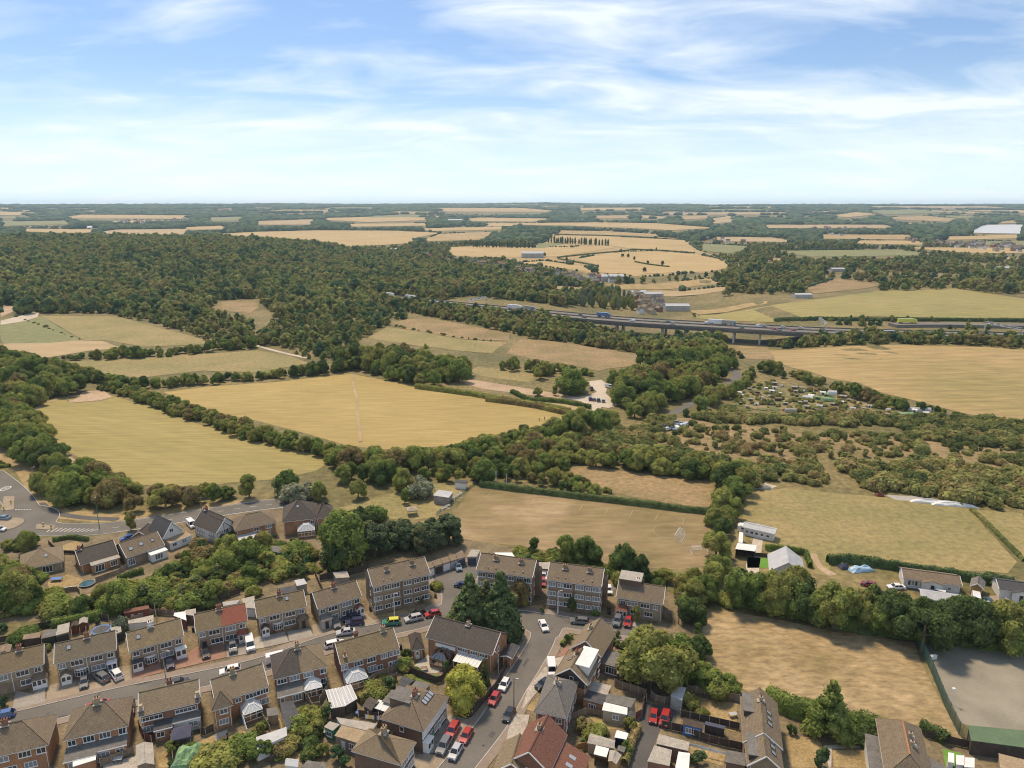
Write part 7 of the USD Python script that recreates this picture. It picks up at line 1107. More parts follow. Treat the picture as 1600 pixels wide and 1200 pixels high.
# touring caravan and static caravans' neighbours
def touring(label,k,x,y,rz):
    c=wpt(k,(x,y));t=thing('touring_caravan',label,'caravan',(*c,.05),rz);b=loft([(-3.4,[(-1.0,.6),(-1.1,1.4),(-1.05,2.2),(1.05,2.2),(1.1,1.4),(1.0,.6)]),(-2.9,[(-1.12,.5),(-1.15,1.4),(-1.1,2.6),(1.1,2.6),(1.15,1.4),(1.12,.5)]),(3.1,[(-1.12,.5),(-1.15,1.4),(-1.1,2.65),(1.1,2.65),(1.15,1.4),(1.12,.5)]),(3.4,[(-1.0,.6),(-1.1,1.4),(-1.05,2.4),(1.05,2.4),(1.1,1.4),(1.0,.6)])]);b.build('body',PM['white'],t,smooth=35)
    for x0 in(-2.6,-.8,1.4):MB().box(x0,x0+1.3,-1.17,-1.13,1.35,2.0).build('window',M['carglass'],t)
    for s in(-1,1):MB().cyl((0,s*.95,.35),(0,s*1.15,.35),.35,n=12).build('wheel',M['tyre'],t)
touring('white touring caravan in front of the cream static caravan','G',1480,608,-.18)
# people in the fields
def person(label,k,x,y,shirt,rz=0.0,stride=.18):
    import manifold3d as m3
    c=KT(k,x,y);z=float(H(*c))+.2;J={'pel':(0,0,.95,.15),'ch':(0,.02,1.35,.17),'neck':(0,.02,1.50,.07),'head':(0,.03,1.64,.105),'chin':(0,.07,1.57,.06)}
    B=[('pel','ch'),('ch','neck'),('neck','head'),('head','chin')]
    for s,n in((-1,'l'),(1,'r')):
        J.update({n+'sh':(s*.19,.02,1.42,.075),n+'el':(s*.25,-.02+s*.08,1.13,.055),n+'wr':(s*.24,.08+s*.12,.88,.04),n+'ha':(s*.235,.1+s*.13,.79,.045),n+'hip':(s*.09,0,.92,.11),n+'kn':(s*.1,s*stride*.6+.03,.50,.075),n+'an':(s*.1,s*stride,.09,.05),n+'to':(s*.1,s*stride+.16,.05,.045)})
        B+=[('ch',n+'sh'),(n+'sh',n+'el'),(n+'el',n+'wr'),(n+'wr',n+'ha'),('pel',n+'hip'),(n+'hip',n+'kn'),(n+'kn',n+'an'),(n+'an',n+'to')]
    sp=lambda j:m3.Manifold.sphere(J[j][3],10).translate(J[j][:3]);man=m3.Manifold()
    for a,b in B:man=man+m3.Manifold.batch_hull([sp(a),sp(b)])
    me=man.to_mesh();v=me.vert_properties[:,:3];f=me.tri_verts;t=thing('person',label,'person',(*c,z),rz);raw_mesh(t+'/body',v,np.asarray(f),M[shirt],smooth=False)
    h=trimesh.creation.icosphere(1,.112);hv=h.vertices+[0,.015,1.67];hv[:,2]=np.maximum(hv[:,2],1.62);raw_mesh(t+'/hair',hv,h.faces,M['black'])
    tv=v.copy();top=trimesh.Trimesh(v,f,process=False);keep=top.triangles_center[:,2]<.9;raw_mesh(t+'/trousers',v+top.vertex_normals*.012,np.asarray(f)[keep&(top.triangles_center[:,2]>.12)],M['navy'])
M['shirt_d']=plain('dark_shirt',(.05,.05,.06),.9);M['shirt_w']=plain('white_shirt',(.6,.6,.58),.9)
person('walker in dark clothes at the right corner of the golden field, left one','N',170,714,'shirt_d',.8);person('walker in dark clothes at the right corner of the golden field, right one','N',204,708,'shirt_d',.6);person('walker in a white top at the top edge of the golden field','M',1018,500,'shirt_w',1.2);person('walker at the top left corner of the green-gold field','L',425,590,'shirt_w',2.0)
# ================================================================== vegetation
def leaf_mat(name,ramp,trans=0.45,amt=0.5,nscale=0.55,mix=1.0):
    """Leaves: tone by copy (object random), light and dark clumps by noise, some light let through."""
    return mat(name,{'oi':('object_info',{}),'r':('rgb_ramp',{'ramp':ramp}),'g':('geometry',{}),'n':('noise_texture',{'scale':nscale,'detail':4.0,'roughness':0.7}),
        'k':('map_range',{'from_min':.3,'from_max':.7,'to_min':1-amt,'to_max':1+amt}),'x':('mix',{'mix_type':'multiply','fac':1.0}),
        'n2':('noise_texture',{'scale':0.011,'detail':2.0}),'ad':('math',{'math_type':'multiply_add','value2':1.6,'value3':-0.8}),'n3':('noise_texture',{'scale':0.075,'detail':1.0}),'ad3':('math',{'math_type':'multiply_add','value2':mix,'value3':-mix/2}),'ad4':('math',{'math_type':'add'}),'ad2':('math',{'math_type':'add','use_clamp':True}),
        'd':('diffuse_bsdf',{}),'t':('translucent_bsdf',{}),'m':('mix_closure',{'fac':trans})},
        [('n2.fac','ad.value1'),('g.position','n3.vector'),('n3.fac','ad3.value1'),('ad3.value','ad4.value1'),('ad.value','ad4.value2'),('ad4.value','ad2.value1'),('oi.random','ad2.value2'),('ad2.value','r.fac'),('g.position','n.vector'),('g.position','n2.vector'),('n.fac','k.value'),('r.color','x.color1'),('k.result','x.color2'),('x.color','d.color'),('x.color','t.color'),('d.BSDF','m.closure1'),('t.BSDF','m.closure2')],surface='m.closure')
LF=3.0
def c_(*r):return[(a,(LF*b[0],LF*b[1],LF*1.32*b[2]))for a,b in r]
M['leaf']=leaf_mat('leaf_green',c_((0,(.042,.058,.016)),(.2,(.062,.084,.018)),(.45,(.094,.112,.024)),(.65,(.100,.100,.024)),(.85,(.122,.130,.030)),(.96,(.120,.112,.029)),(1,(.098,.080,.027))))
M['leaf_dark']=leaf_mat('leaf_dark',c_((0,(.026,.042,.014)),(.5,(.044,.058,.017)),(1,(.058,.066,.02))),.12)
M['leaf_cyp']=leaf_mat('leaf_cypress',c_((0,(.030,.040,.016)),(.5,(.042,.052,.019)),(1,(.060,.062,.022))),.12)
M['leaf_scrub']=leaf_mat('leaf_scrub',c_((0,(.060,.070,.020)),(.35,(.092,.098,.027)),(.6,(.110,.098,.030)),(.8,(.130,.134,.038)),(1,(.125,.100,.036))),mix=2.2)
M['leaf_bright']=leaf_mat('leaf_bright',c_((0,(.12,.13,.02)),(1,(.155,.15,.025))),.35)
M['leaf_pale']=leaf_mat('leaf_pale',c_((0,(.075,.085,.042)),(1,(.10,.105,.05))),.25)
M['leaf_red']=leaf_mat('leaf_red',c_((0,(.07,.028,.018)),(1,(.09,.038,.022))),.2)
M['leaf_wood']=leaf_mat('leaf_wood',c_((0,(.034,.056,.022)),(.2,(.060,.082,.022)),(.42,(.100,.116,.027)),(.6,(.088,.090,.026)),(.8,(.138,.144,.036)),(1,(.112,.100,.032))),.45,.5,.25,3.2)
M['leaf_far']=leaf_mat('leaf_far',c_((0,(.020,.034,.016)),(.5,(.030,.044,.019)),(1,(.044,.054,.021))),.15,.4,.03,2.0)
M['bark']=mottled('bark',[(.3,(.10,.078,.055)),(.7,(.17,.135,.10))],2.0,scale2=9.0)
M['bark_dead']=plain('bare_wood',(.36,.30,.23),.8)
def crown_mesh(seed,R,H0,H1,lobes,leaves,size,shape='round',droop=0.0):
    """Leaf clumps over a heap of lobes: (verts, tris). H0..H1 = bottom and top of the crown."""
    rg=np.random.default_rng(seed);Hc=H1-H0;C,RR=[],[]
    for k in range(lobes):
        if shape=='round':
            a=rg.uniform(0,2*PI);t=rg.uniform(0.12,1.0)**.9;w=math.sqrt(max(0.05,1-((t-.42)/.62)**2));r=R*w*math.sqrt(rg.uniform(.05,1))*.72
            C.append([r*math.cos(a),r*math.sin(a),H0+Hc*(t*.82)]);RR.append(R*rg.uniform(.26,.44)*(1.1-.35*t))
        elif shape=='dome':
            a=rg.uniform(0,2*PI);r=R*math.sqrt(rg.uniform(0,1))*.75;C.append([r*math.cos(a),r*math.sin(a),H0+Hc*.5*(1-(r/R)**2)*rg.uniform(.5,1.1)]);RR.append(min(R*.5,Hc*.5)*rg.uniform(.6,1.05))
        elif shape=='cone':
            t=(k+.5)/lobes;a=k*2.4+rg.uniform(-.4,.4);r=R*(1-t)**.8*.66;C.append([r*math.cos(a),r*math.sin(a),H0+Hc*(t*.93)]);RR.append(max(.14*R,R*.46*(1-t)**.75*rg.uniform(.75,1.2)))
        elif shape=='column':
            t=(k+.5)/lobes;a=k*2.4;w=math.sin(PI*(0.12+.84*t))**.6;r=R*.35*w;C.append([r*math.cos(a),r*math.sin(a),H0+Hc*t*.95]);RR.append(R*.7*w*rg.uniform(.7,1.1))
        elif shape=='box':
            a=rg.uniform(-1,1,3)*.8;C.append([a[0]*R,a[1]*R,H0+Hc*(a[2]+1)/2]);RR.append(R*.45)
    C,RR=np.array(C),np.array(RR)
    pk=rg.choice(lobes,leaves*2,p=RR**2/np.sum(RR**2));d=rg.normal(size=(leaves*2,3));d[:,2]+=.25;d/=np.linalg.norm(d,axis=1,keepdims=True)
    rad=RR[pk]*(1+.22*(meshkit.noise(d*2.3+pk[:,None]*7.1,seed)-.5)*2)*rg.uniform(.86,1.1,leaves*2)
    p=C[pk]+d*rad[:,None];p[:,2]-=droop*(np.hypot(p[:,0],p[:,1])/R)**2
    ins=np.zeros(len(p),bool)
    for c,r in zip(C,RR):ins|=np.linalg.norm(p-c,axis=1)<r*.8
    ok=np.nonzero(~ins&(p[:,2]>H0*.5))[0][:leaves];p,d=p[ok],d[ok];n=len(p)
    nn=d+rg.normal(size=(n,3))*.45;nn/=np.linalg.norm(nn,axis=1,keepdims=True)
    u=np.cross(nn,rg.normal(size=(n,3)));u/=np.linalg.norm(u,axis=1,keepdims=True);w=np.cross(nn,u)
    s=size*rg.uniform(.6,1.35,(n,1));q=rg.uniform(.7,1.25,(n,4,1))
    V=np.stack([p+u*s*.5*q[:,0],p+w*s*.5*q[:,1]-nn*s*.12,p-u*s*.5*q[:,2],p-w*s*.5*q[:,3]-nn*s*.12],1).reshape(-1,3)
    b=np.arange(n)*4;F=np.vstack([np.stack([b,b+1,b+2],1),np.stack([b,b+2,b+3],1)])
    cv,cf,off=[V],[F],len(V)
    ico=trimesh.creation.icosphere(1,1.0)
    for c,r in zip(C,RR):
        v=ico.vertices*r*.84;v=v*(1+.25*(meshkit.noise(v/max(r,.1)*1.7+c,seed)[:,None]-.5))+c
        v[:,2]-=droop*(np.hypot(v[:,0],v[:,1])/R)**2
        v[:,2]=np.maximum(v[:,2],H0*.4);cv.append(v);cf.append(ico.faces+off);off+=len(v)
    return np.vstack(cv),np.vstack(cf)
def blob_mesh(seed,R,Ht,sub=2):
    """A far crown or clump of crowns: a lumpy closed heap."""
    m=trimesh.creation.icosphere(sub,1.0);v=m.vertices.copy();n=meshkit.fbm(v*1.9+seed*3.3,3,seed)
    v=v*(.72+.56*n)[:,None]*np.array([R,R,Ht*.55]);v[:,2]+=Ht*.42;v[:,2]=np.maximum(v[:,2],-1.0);return v,m.faces
def trunk_mesh(Ht,R0,H0,R,seed,bare=False):
    rg=np.random.default_rng(seed);mb=MB();top=np.array([rg.normal()*.2,rg.normal()*.2,Ht*.72])
    mb.cyl((0,0,-.3),(0,0,H0*.6),R0*1.25,R0*.95,7,False);mb.cyl((0,0,H0*.6),top,R0*.95,R0*.3,7)
    for k in range(5):
        a=k*1.26+rg.uniform(-.3,.3);t=rg.uniform(.35,.8);s=np.array([0,0,H0*.6])*(1-t)+top*t
        e=s+np.array([math.cos(a)*R*.6,math.sin(a)*R*.6,Ht*.18]);mb.cyl(s,e,R0*.4,R0*.12,5,False)
    return mb
KINDS={}
def make_kind(kind,variants):
    """variants: (R, H0, H1, lobes, leaves, size, shape, leaf material, droop). Sizes are metres for scale 1."""
    out=[]
    for k,(R,H0,H1,lobes,leaves,size,shape,lm,droop)in enumerate(variants):
        word=('first','second','third','fourth','fifth','sixth')[k]
        cls=kind_prim(f'{kind}_{word}_kind')
        v,f=crown_mesh(hash_(kind)+k*17,R,H0,H1,lobes,leaves,size,shape,droop)
        raw_mesh(cls+'/crown',v,f,M[lm])
        if H0>.35:
            t=trunk_mesh(H1,.05*R+.1,H0,R,k);raw_mesh(cls+'/trunk',np.array(t.v),t.f,M['bark'])
        out.append((cls,R,H1))
    KINDS[kind]=out
def hash_(s):return sum(ord(c)*(i+3)for i,c in enumerate(s))%9973
make_kind('broadleaf_tree',[(4.6,1.6,9.5,24,3400,.50,'round','leaf',.3),(4.9,1.4,8.2,26,3400,.50,'round','leaf',.5),(4.0,1.8,10.5,22,3200,.48,'round','leaf',.2),(5.2,1.5,9.0,30,3800,.52,'round','leaf',.6),(4.3,1.0,7.6,20,3000,.48,'round','leaf',.4),(4.6,1.2,9.0,16,3000,.50,'round','leaf',.4)])
make_kind('shrub',[(1.9,.2,2.9,12,900,.34,'dome','leaf_scrub',0),(2.2,.2,2.4,14,1000,.34,'dome','leaf_scrub',0),(1.5,.2,3.3,10,800,.33,'round','leaf_scrub',0),(2.4,.2,3.0,16,1100,.36,'dome','leaf_scrub',0)])
make_kind('garden_shrub',[(1.5,.2,2.4,12,900,.26,'dome','leaf',0),(1.2,.3,2.9,12,900,.25,'round','leaf',0),(1.7,.2,2.2,14,1000,.26,'dome','leaf',0),(1.3,.2,2.6,12,900,.25,'round','leaf_dark',0)])
make_kind('conifer',[(3.6,.8,14.0,46,4200,.55,'cone','leaf_dark',.5),(3.2,.8,12.5,40,3800,.52,'cone','leaf_dark',.4),(4.0,.7,13.0,50,4400,.56,'cone','leaf_dark',.6)])
make_kind('cypress',[(3.4,.6,11.5,30,4200,.5,'round','leaf_cyp',.2),(3.0,.6,12.5,28,4000,.5,'round','leaf_cyp',.2),(3.7,.6,10.5,32,4200,.5,'round','leaf_cyp',.3)])
make_kind('cedar',[(4.2,.8,13.0,26,4200,.5,'cone','leaf',.5)])
make_kind('poplar',[(2.3,1.0,18.0,26,1800,.7,'column','leaf_dark',0),(2.0,1.0,16.0,24,1700,.7,'column','leaf_dark',0)])
make_kind('pale_poplar',[(3.2,1.0,17.0,26,1900,.75,'column','leaf_pale',0),(3.6,1.0,15.0,24,1900,.75,'column','leaf',0)])
make_kind('willow',[(4.6,1.0,8.6,34,5200,.40,'round','leaf_bright',1.0)])
make_kind('red_shrub',[(2.3,.2,2.8,14,1100,.3,'dome','leaf_red',0)])
make_kind('pale_shrub',[(2.4,.3,3.4,16,1200,.32,'round','leaf_pale',0)])
make_kind('yellow_tree',[(4.4,1.2,8.0,22,2600,.5,'round','leaf_bright',.3)])
OPEN_H=shapely.union_all([p.buffer(0)for p in FIELDS if p is not SWEEP]);shapely.prepare(OPEN_H)
def hides_field(P,h,land=None):
    """Far trees grow only where the land lies open behind them for the fields to be seen, as on the slopes of this plain."""
    bad=np.zeros(len(P),bool)
    for fr in(.45,.9):
        zg=H(P[:,0],P[:,1]);q=P
        for _ in range(3):
            k=(100-H(q[:,0],q[:,1]))/np.maximum(4.0,100-zg-h*fr);q=P*np.clip(k,1,1.6)[:,None]
        bad|=shapely.contains_xy(OPEN if land is None else land,q[:,0],q[:,1])
    return bad
# woodland pieces for what nobody could count
WOOD=[]
for k in range(5):
    cls=kind_prim('wood_tree_%s_kind'%('first','second','third','fourth','fifth')[k])
    v,f=crown_mesh(300+k,5.2,.8,10.5+(k%3),15,620,1.15,'round' if k!=3 else 'cone',.4);raw_mesh(cls+'/crown',v,f,M['leaf_wood']);WOOD.append(cls+'/crown')
FAR=[]
for k in range(4):
    cls=kind_prim('far_wood_%s_kind'%('first','second','third','fourth')[k]);v,f=blob_mesh(k+1,6.5,10.0,2);raw_mesh(cls+'/crown',v,f,M['leaf_far']);FAR.append(cls+'/crown')
BUSH=[]
for k in range(3):
    cls=kind_prim('scrub_bush_%s_kind'%('first','second','third')[k]);v,f=crown_mesh(500+k,2.1,.2,2.8,9,300,.6,'dome');raw_mesh(cls+'/crown',v,f,M['leaf_scrub']);BUSH.append(cls+'/crown')
def scatter(name,label,protos,P,S,kind='stuff'):
    """P n x 3, S n scales (n or n x 3): one uncountable mass."""
    if len(P)==0:return
    rg=np.random.default_rng(len(P));path=numbered('/World',name);pi=UsdGeom.PointInstancer.Define(stage,path);tg=[]
    for k,c in enumerate(protos):
        m=UsdGeom.Mesh.Define(stage,f'{path}/crown_{k:03d}' if k else f'{path}/crown');m.GetPrim().GetReferences().AddInternalReference(c);tg.append(m.GetPath())
    pi.CreatePrototypesRel().SetTargets(tg);n=len(P);a=rg.uniform(0,2*PI,n)
    pi.CreatePositionsAttr(Vt.Vec3fArray.FromNumpy(np.asarray(P,np.float32)));pi.CreateProtoIndicesAttr(Vt.IntArray.FromNumpy(rg.integers(0,len(protos),n).astype(np.int32)))
    S=np.asarray(S,float);S=S if S.ndim==2 else np.stack([S*rg.uniform(.85,1.2,n),S*rg.uniform(.85,1.2,n),S],1)
    pi.CreateScalesAttr(Vt.Vec3fArray.FromNumpy(S.astype(np.float32)))
    pi.CreateOrientationsAttr(Vt.QuathArray([Gf.Quath(float(math.cos(t/2)),Gf.Vec3h(0,0,float(math.sin(t/2))))for t in a]))
    tag(pi.GetPrim(),label,None,None,kind)
def heights(P):return np.column_stack([P,H(P[:,0],P[:,1])])
def jitter_grid(poly,cell,seed,jit=.42):
    x0,y0,x1,y1=poly.bounds;rg=np.random.default_rng(seed)
    gx,gy=np.meshgrid(np.arange(x0-cell,x1+cell,cell),np.arange(y0-cell,y1+cell,cell*.9));gx=gx+(np.arange(gx.shape[0])%2)[:,None]*cell/2
    P=np.stack([gx.ravel(),gy.ravel()],1);P+=rg.uniform(-jit,jit,P.shape)*cell;shapely.prepare(poly)
    return P[shapely.contains_xy(poly,P[:,0],P[:,1])]
KEEP=[p for p in FIELDS]+[p for p in KEEPOUT]
OPEN=shapely.union_all([p.buffer(0)for p in FIELDS]);shapely.prepare(OPEN)
HARD=shapely.union_all([p.buffer(0)for p in KEEPOUT])if KEEPOUT else Polygon();shapely.prepare(HARD)
OPEN_IN=OPEN.buffer(-2.5);shapely.prepare(OPEN_IN)
def fit(P,h):
    """How much of the height h a tree at P may have before it would stand up in front of open ground that is seen to be open (0: none)."""
    out=np.zeros(len(P));h=np.broadcast_to(h,(len(P),))
    for fr in(.38,.5,.62,.74,.87,1.0):
        zg=H(P[:,0],P[:,1]);q=P
        for _ in range(3):q=P*np.clip((100-H(q[:,0],q[:,1]))/np.maximum(4.0,100-zg-h*fr),1,1.6)[:,None]
        ok=~shapely.contains_xy(OPEN_IN,q[:,0],q[:,1]);out=np.where(ok&((out>0)|(fr==.38)),fr,out)if fr==.38 else np.where(ok&(out>=fr-.14),fr,out)
    return out
def clear_of(P,hard=2.0,soft=0.0):
    ok=~shapely.contains_xy(HARD.buffer(hard),P[:,0],P[:,1])if not HARD.is_empty else np.ones(len(P),bool)
    return P[ok&~shapely.contains_xy(OPEN.buffer(soft)if soft else OPEN,P[:,0],P[:,1])]
TREES=[]                                   # (kind, x, y, height, spread, label, category, group)
def belt(kind,k,pts,width,ht,spacing,label,group,jit=.4,var=.22,spread=1.0,hard=2.0,soft=0.0,keep=1.0):
    """Trees along a line (width > 0) or over a patch (width 0)."""
    W=[KT(k,*p)for p in pts];rg=np.random.default_rng(hash_(label))
    poly=LineString(W).buffer(width/2,cap_style='flat')if width else Polygon(W).buffer(0)
    P=jitter_grid(poly,spacing,hash_(label),jit)if(width==0 or width>spacing*1.3)else None
    if P is None:
        L=LineString(W);s=np.arange(0,L.length,spacing)+rg.uniform(-.3,.3,len(np.arange(0,L.length,spacing)))*spacing;P=np.array([L.interpolate(t).coords[0]for t in s])+rg.uniform(-.5,.5,(len(s),2))*width*.5
    if len(P)==0:return
    P=clear_of(P,hard,soft)
    hh=ht*np.clip(1+rg.normal(size=len(P))*var,.5,1.7);ft=fit(P,hh)if ht>3.6 else np.ones(len(P))
    for(x,y),h_,f_ in zip(P,hh,ft):
        if rg.uniform()<keep and f_>0:TREES.append((kind,x,y,h_*f_,spread*f_**-.45,label,'shrub' if 'shrub' in kind else 'tree',group))
def one(kind,k,x,y,ht,spread,label,cat='tree',group=None,world_pt=None):
    w=world_pt if world_pt is not None else KT(k,x,y);TREES.append((kind,w[0],w[1],ht,spread,label,cat,group))

def hedge(label,k,pts,w,h,lm='leaf',size=.34,dens=9.0):
    """A clipped or grown hedge: one body of leaf clumps along a line."""
    L=LineString([KT(k,*p)for p in pts]);rg=np.random.default_rng(hash_(label));n=int(L.length*(w+2*h)*dens)
    s=rg.uniform(0,L.length,n);C=np.array([L.interpolate(t).coords[0]for t in np.linspace(0,L.length,max(3,int(L.length)))]);S=np.linspace(0,L.length,len(C));D=np.gradient(C,axis=0);D/=np.linalg.norm(D,axis=1,keepdims=True)
    c=np.stack([np.interp(s,S,C[:,i])for i in(0,1)],1);d=np.stack([np.interp(s,S,D[:,i])for i in(0,1)],1);nn=np.stack([-d[:,1],d[:,0]],1)
    a=rg.uniform(0,PI,n);wob=(.62+.4*meshkit.noise(np.stack([s/2.3,np.full(n,.5),np.full(n,1.5)],1),3))*rg.uniform(.93,1.12,n);ca,sa=np.sign(np.cos(a))*np.abs(np.cos(a))**.6,np.sin(a)**.6
    p=np.column_stack([c+nn*(ca*w/2*wob)[:,None],H(c[:,0],c[:,1])+sa*h*wob]);o=np.column_stack([nn*ca[:,None],sa])+rg.normal(size=(n,3))*.5;o/=np.linalg.norm(o,axis=1,keepdims=True)
    u=np.cross(o,rg.normal(size=(n,3)));u/=np.linalg.norm(u,axis=1,keepdims=True);v=np.cross(o,u);z=size*rg.uniform(.6,1.4,(n,1))
    V=np.stack([p+u*z*.5,p+v*z*.5,p-u*z*.5,p-v*z*.5],1).reshape(-1,3);b=np.arange(n)*4;F=np.vstack([np.stack([b,b+1,b+2],1),np.stack([b,b+2,b+3],1)]);off=len(V);ring=np.linspace(0,PI,6);cv=[]
    for i in range(len(C)):q=np.array([-D[i][1],D[i][0]]);zz=float(H(*C[i]));wb=.62+.4*float(meshkit.noise(np.array([S[i]/2.3,.5,1.5]),3));cv+=[(*(C[i]+q*math.cos(t)*w/2*wb),zz+math.sin(t)**.6*h*wb)for t in ring]
    cf=[[off+i*6+j,off+i*6+j+1,off+(i+1)*6+j+1,off+(i+1)*6+j]for i in range(len(C)-1)for j in range(5)];cf=np.array(cf)
    raw_mesh(numbered('/World','hedge'),np.vstack([V,cv]),np.vstack([F,cf[:,:3],cf[:,[0,2,3]]]),M[lm],label=label,cat='hedge')
# ---------------------------------------------------------------- single trees and belts near the houses
one('conifer','B',1340,360,16.5,1.2,'taller left one of the two dark conifers on the island at the road junction')
one('conifer','B',1530,365,17.5,1.25,'right one of the two dark conifers on the island at the road junction')
one('conifer','B',1440,340,14.0,1.25,'dark conifer squeezed between the two tall ones on the junction island')
one('willow','B',1310,800,9.0,1.0,'yellow-green weeping tree in the corner garden beside the fence')
one('conifer','B',1430,680,7.0,.62,'small dark conifer between the yellow-green weeping tree and the side road')
one('broadleaf_tree','C',900,680,14.5,.95,'largest olive broadleaf tree, between the back gardens and the straw field')
one('broadleaf_tree','C',1000,640,10.5,.9,'tree leaning out of the right side of the largest garden oak')
one('cedar','D',375,985,12.5,1.1,'layered green cedar standing alone in the hedge of the straw field')
one('broadleaf_tree','G',330,815,10.0,.85,'dark round tree behind the flats with the long tiled roof')
one('broadleaf_tree','G',465,810,9.0,.85,'second dark round tree behind the long flats, nearer the house with the dormer')
one('broadleaf_tree','G',690,860,9.0,.9,'round green tree behind the dormer house, left of its roof box')
one('broadleaf_tree','G',810,890,7.5,.85,'green tree directly behind the roof of the dormer house')
one('broadleaf_tree','G',140,760,6.5,.8,'small tree behind the middle block of flats by the football ground')
one('broadleaf_tree','G',375,1100,4.2,.55,'small round tree on the front lawn of the long flats')
one('broadleaf_tree','C',770,290,5.0,.62,'small tree beside the red car in front of the dormer house')
one('broadleaf_tree','G',50,1060,7.0,.7,'tree on the verge at the left corner of the long flats')
one('broadleaf_tree','E',255,370,8.5,.85,'single round tree on the verge by the roundabout')
one('broadleaf_tree','E',1560,395,9.5,1.0,'round tree at the foot of the mown field beside the main road, left of two')
one('broadleaf_tree','F',190,360,9.0,1.0,'round tree at the foot of the mown field beside the main road, right of two')
one('pale_shrub','F',270,410,7.5,1.3,'grey-leaved tree behind the big dark-roofed detached house')
one('broadleaf_tree','F',390,400,7.0,.9,'green tree right of the grey-leaved tree behind the big detached house')
one('broadleaf_tree','F',930,430,5.8,.85,'round dark bush standing alone on the grass left of the gazebo')
one('pale_shrub','F',1020,385,7.5,1.15,'grey-green tree right of the lone bush near the metal-roofed pavilion')
one('broadleaf_tree','F',640,395,7.5,.95,'round tree at the left end of the grass by the gazebo')
one('broadleaf_tree','F',920,340,8.5,.9,'bright green tree behind the grass by the gazebo')
one('broadleaf_tree','F',660,590,8.0,1.0,'tree left of the cypress mass, below the gazebo lawn')
one('broadleaf_tree','E',820,600,7.0,.75,'pointed green tree at the roadside behind the bungalow with roof windows')
one('broadleaf_tree','E',180,720,6.5,.85,'tree by the road corner above the hipped bungalow at the left')
one('red_shrub','E',850,960,2.6,1.0,'copper-red shrub in the long garden behind the bungalows','shrub')
one('yellow_tree','N',1040,525,8.5,.9,'bright lime tree in the dark belt beside the lane')
one('yellow_tree','M',1060,330,11.0,.5,'slim lime-yellow tree rising from the wood above the golden field')
one('broadleaf_tree','N',370,535,14.0,1.25,'great round tree on the grass beside the gravel car park')
one('broadleaf_tree','N',180,450,9.5,.9,'light green tree left of the great round tree by the car park')
one('broadleaf_tree','N',270,550,6.0,.9,'small round tree in front of the great tree by the car park')
one('broadleaf_tree','N',160,555,5.0,1.0,'low round tree on the bank left of the car park')
one('garden_shrub','D',145,990,2.6,.9,'clipped round bush on the lawn by the terrace at the lower right','shrub')
one('garden_shrub','D',335,1195,4.4,.8,'dark upright clipped bush by the path at the bottom right','shrub')
one('garden_shrub','D',600,1030,3.8,1.0,'rounded clipped bush at the end of the hedge by the gabled house','shrub')
one('pale_shrub','A',765,345,4.4,.8,'grey-green bush behind the roofs beside the trampoline','shrub')
one('garden_shrub','C',1190,880,2.4,.9,'small dark bush alone on the dry back lawn with the blue cabin','shrub')
belt('broadleaf_tree','E',[(330,430),(420,470),(560,490),(700,500),(900,490),(1080,470),(1230,445),(1440,430),(1500,360),(1350,330),(1000,310),(820,300),(600,240),(420,120),(250,10),(170,-100),(60,-110),(20,0),(160,170),(310,260)],0,9.5,6.8,'tree in the belt between roundabout and green-gold field','trees in the belt by the roundabout',spread=1.02,soft=1)
belt('broadleaf_tree','L',[(0,360),(120,400),(460,480),(520,545),(400,590),(240,610),(180,660),(230,760),(330,880),(120,900),(0,800)],0,9.5,7.2,'tree in the wood left of the green-gold field','trees at the left end of the mown field',spread=1.0)
belt('broadleaf_tree','F',[(380,330),(480,240),(640,140),(800,110),(960,95),(1120,60),(1400,20),(1700,-80),(2000,-110),(2300,-100),(2200,-10),(1900,40),(1600,100),(1420,150),(1300,240),(1150,260),(980,240),(850,320),(700,345),(560,340)],0,9.5,7.6,'broadleaf tree in the belt below the golden field','trees below the golden field',spread=1.0,soft=1)
belt('broadleaf_tree','F',[(1040,300),(1180,250),(1400,270),(1640,275),(1850,290),(2040,330),(2260,400)],12,4.6,5.0,'bushy tree on the far touchline behind the football ground','trees behind the football ground',soft=.5)
belt('broadleaf_tree','F',[(1350,240),(1600,190),(1850,130),(2050,100)],22,6.5,6.2,'bushy tree between the lane and the football ground','trees along the lane',spread=1.1,soft=.5)
belt('broadleaf_tree','G',[(250,185),(460,190),(700,200),(900,225),(1100,260),(1250,270),(1380,330)],20,6.6,5.8,'bushy tree in the thick hedge behind the overgrown brown field','trees behind the overgrown field',spread=1.15,soft=.5)
belt('broadleaf_tree','G',[(1400,340),(1370,420),(1340,500),(1300,590),(1290,680),(1250,760)],13,7.6,5.6,'bushy tree in the hedge right of the football ground','trees at the right end of the football ground',soft=.3)
belt('broadleaf_tree','G',[(870,880),(1000,880),(1120,880),(1240,830),(1330,900),(1290,1000),(1200,1040),(1190,1180),(1110,1220),(1080,1100),(1000,970)],0,6.8,5.2,'bushy tree in the thicket behind the dormer house','trees behind the dormer house',soft=.3,spread=1.0)
belt('garden_shrub','G',[(-120,790),(0,780),(220,800),(420,840),(600,870),(760,900),(900,900)],8,3.0,3.0,'bush in the hedge between the flats and the football ground','bushes behind the flats')
belt('cypress','F',[(700,800),(850,790),(1000,760),(1150,720),(1260,690),(1230,640),(1000,660),(780,690),(680,730)],0,12.0,5.0,'dark cypress in the solid mass behind the first block of flats','cypresses behind the flats',spread=1.25,var=.12)
belt('broadleaf_tree','F',[(420,830),(560,850),(680,810),(650,740),(480,740),(400,770)],0,11.5,6.0,'tall dark tree at the left end of the cypress mass','tall trees left of the cypresses',spread=.95)
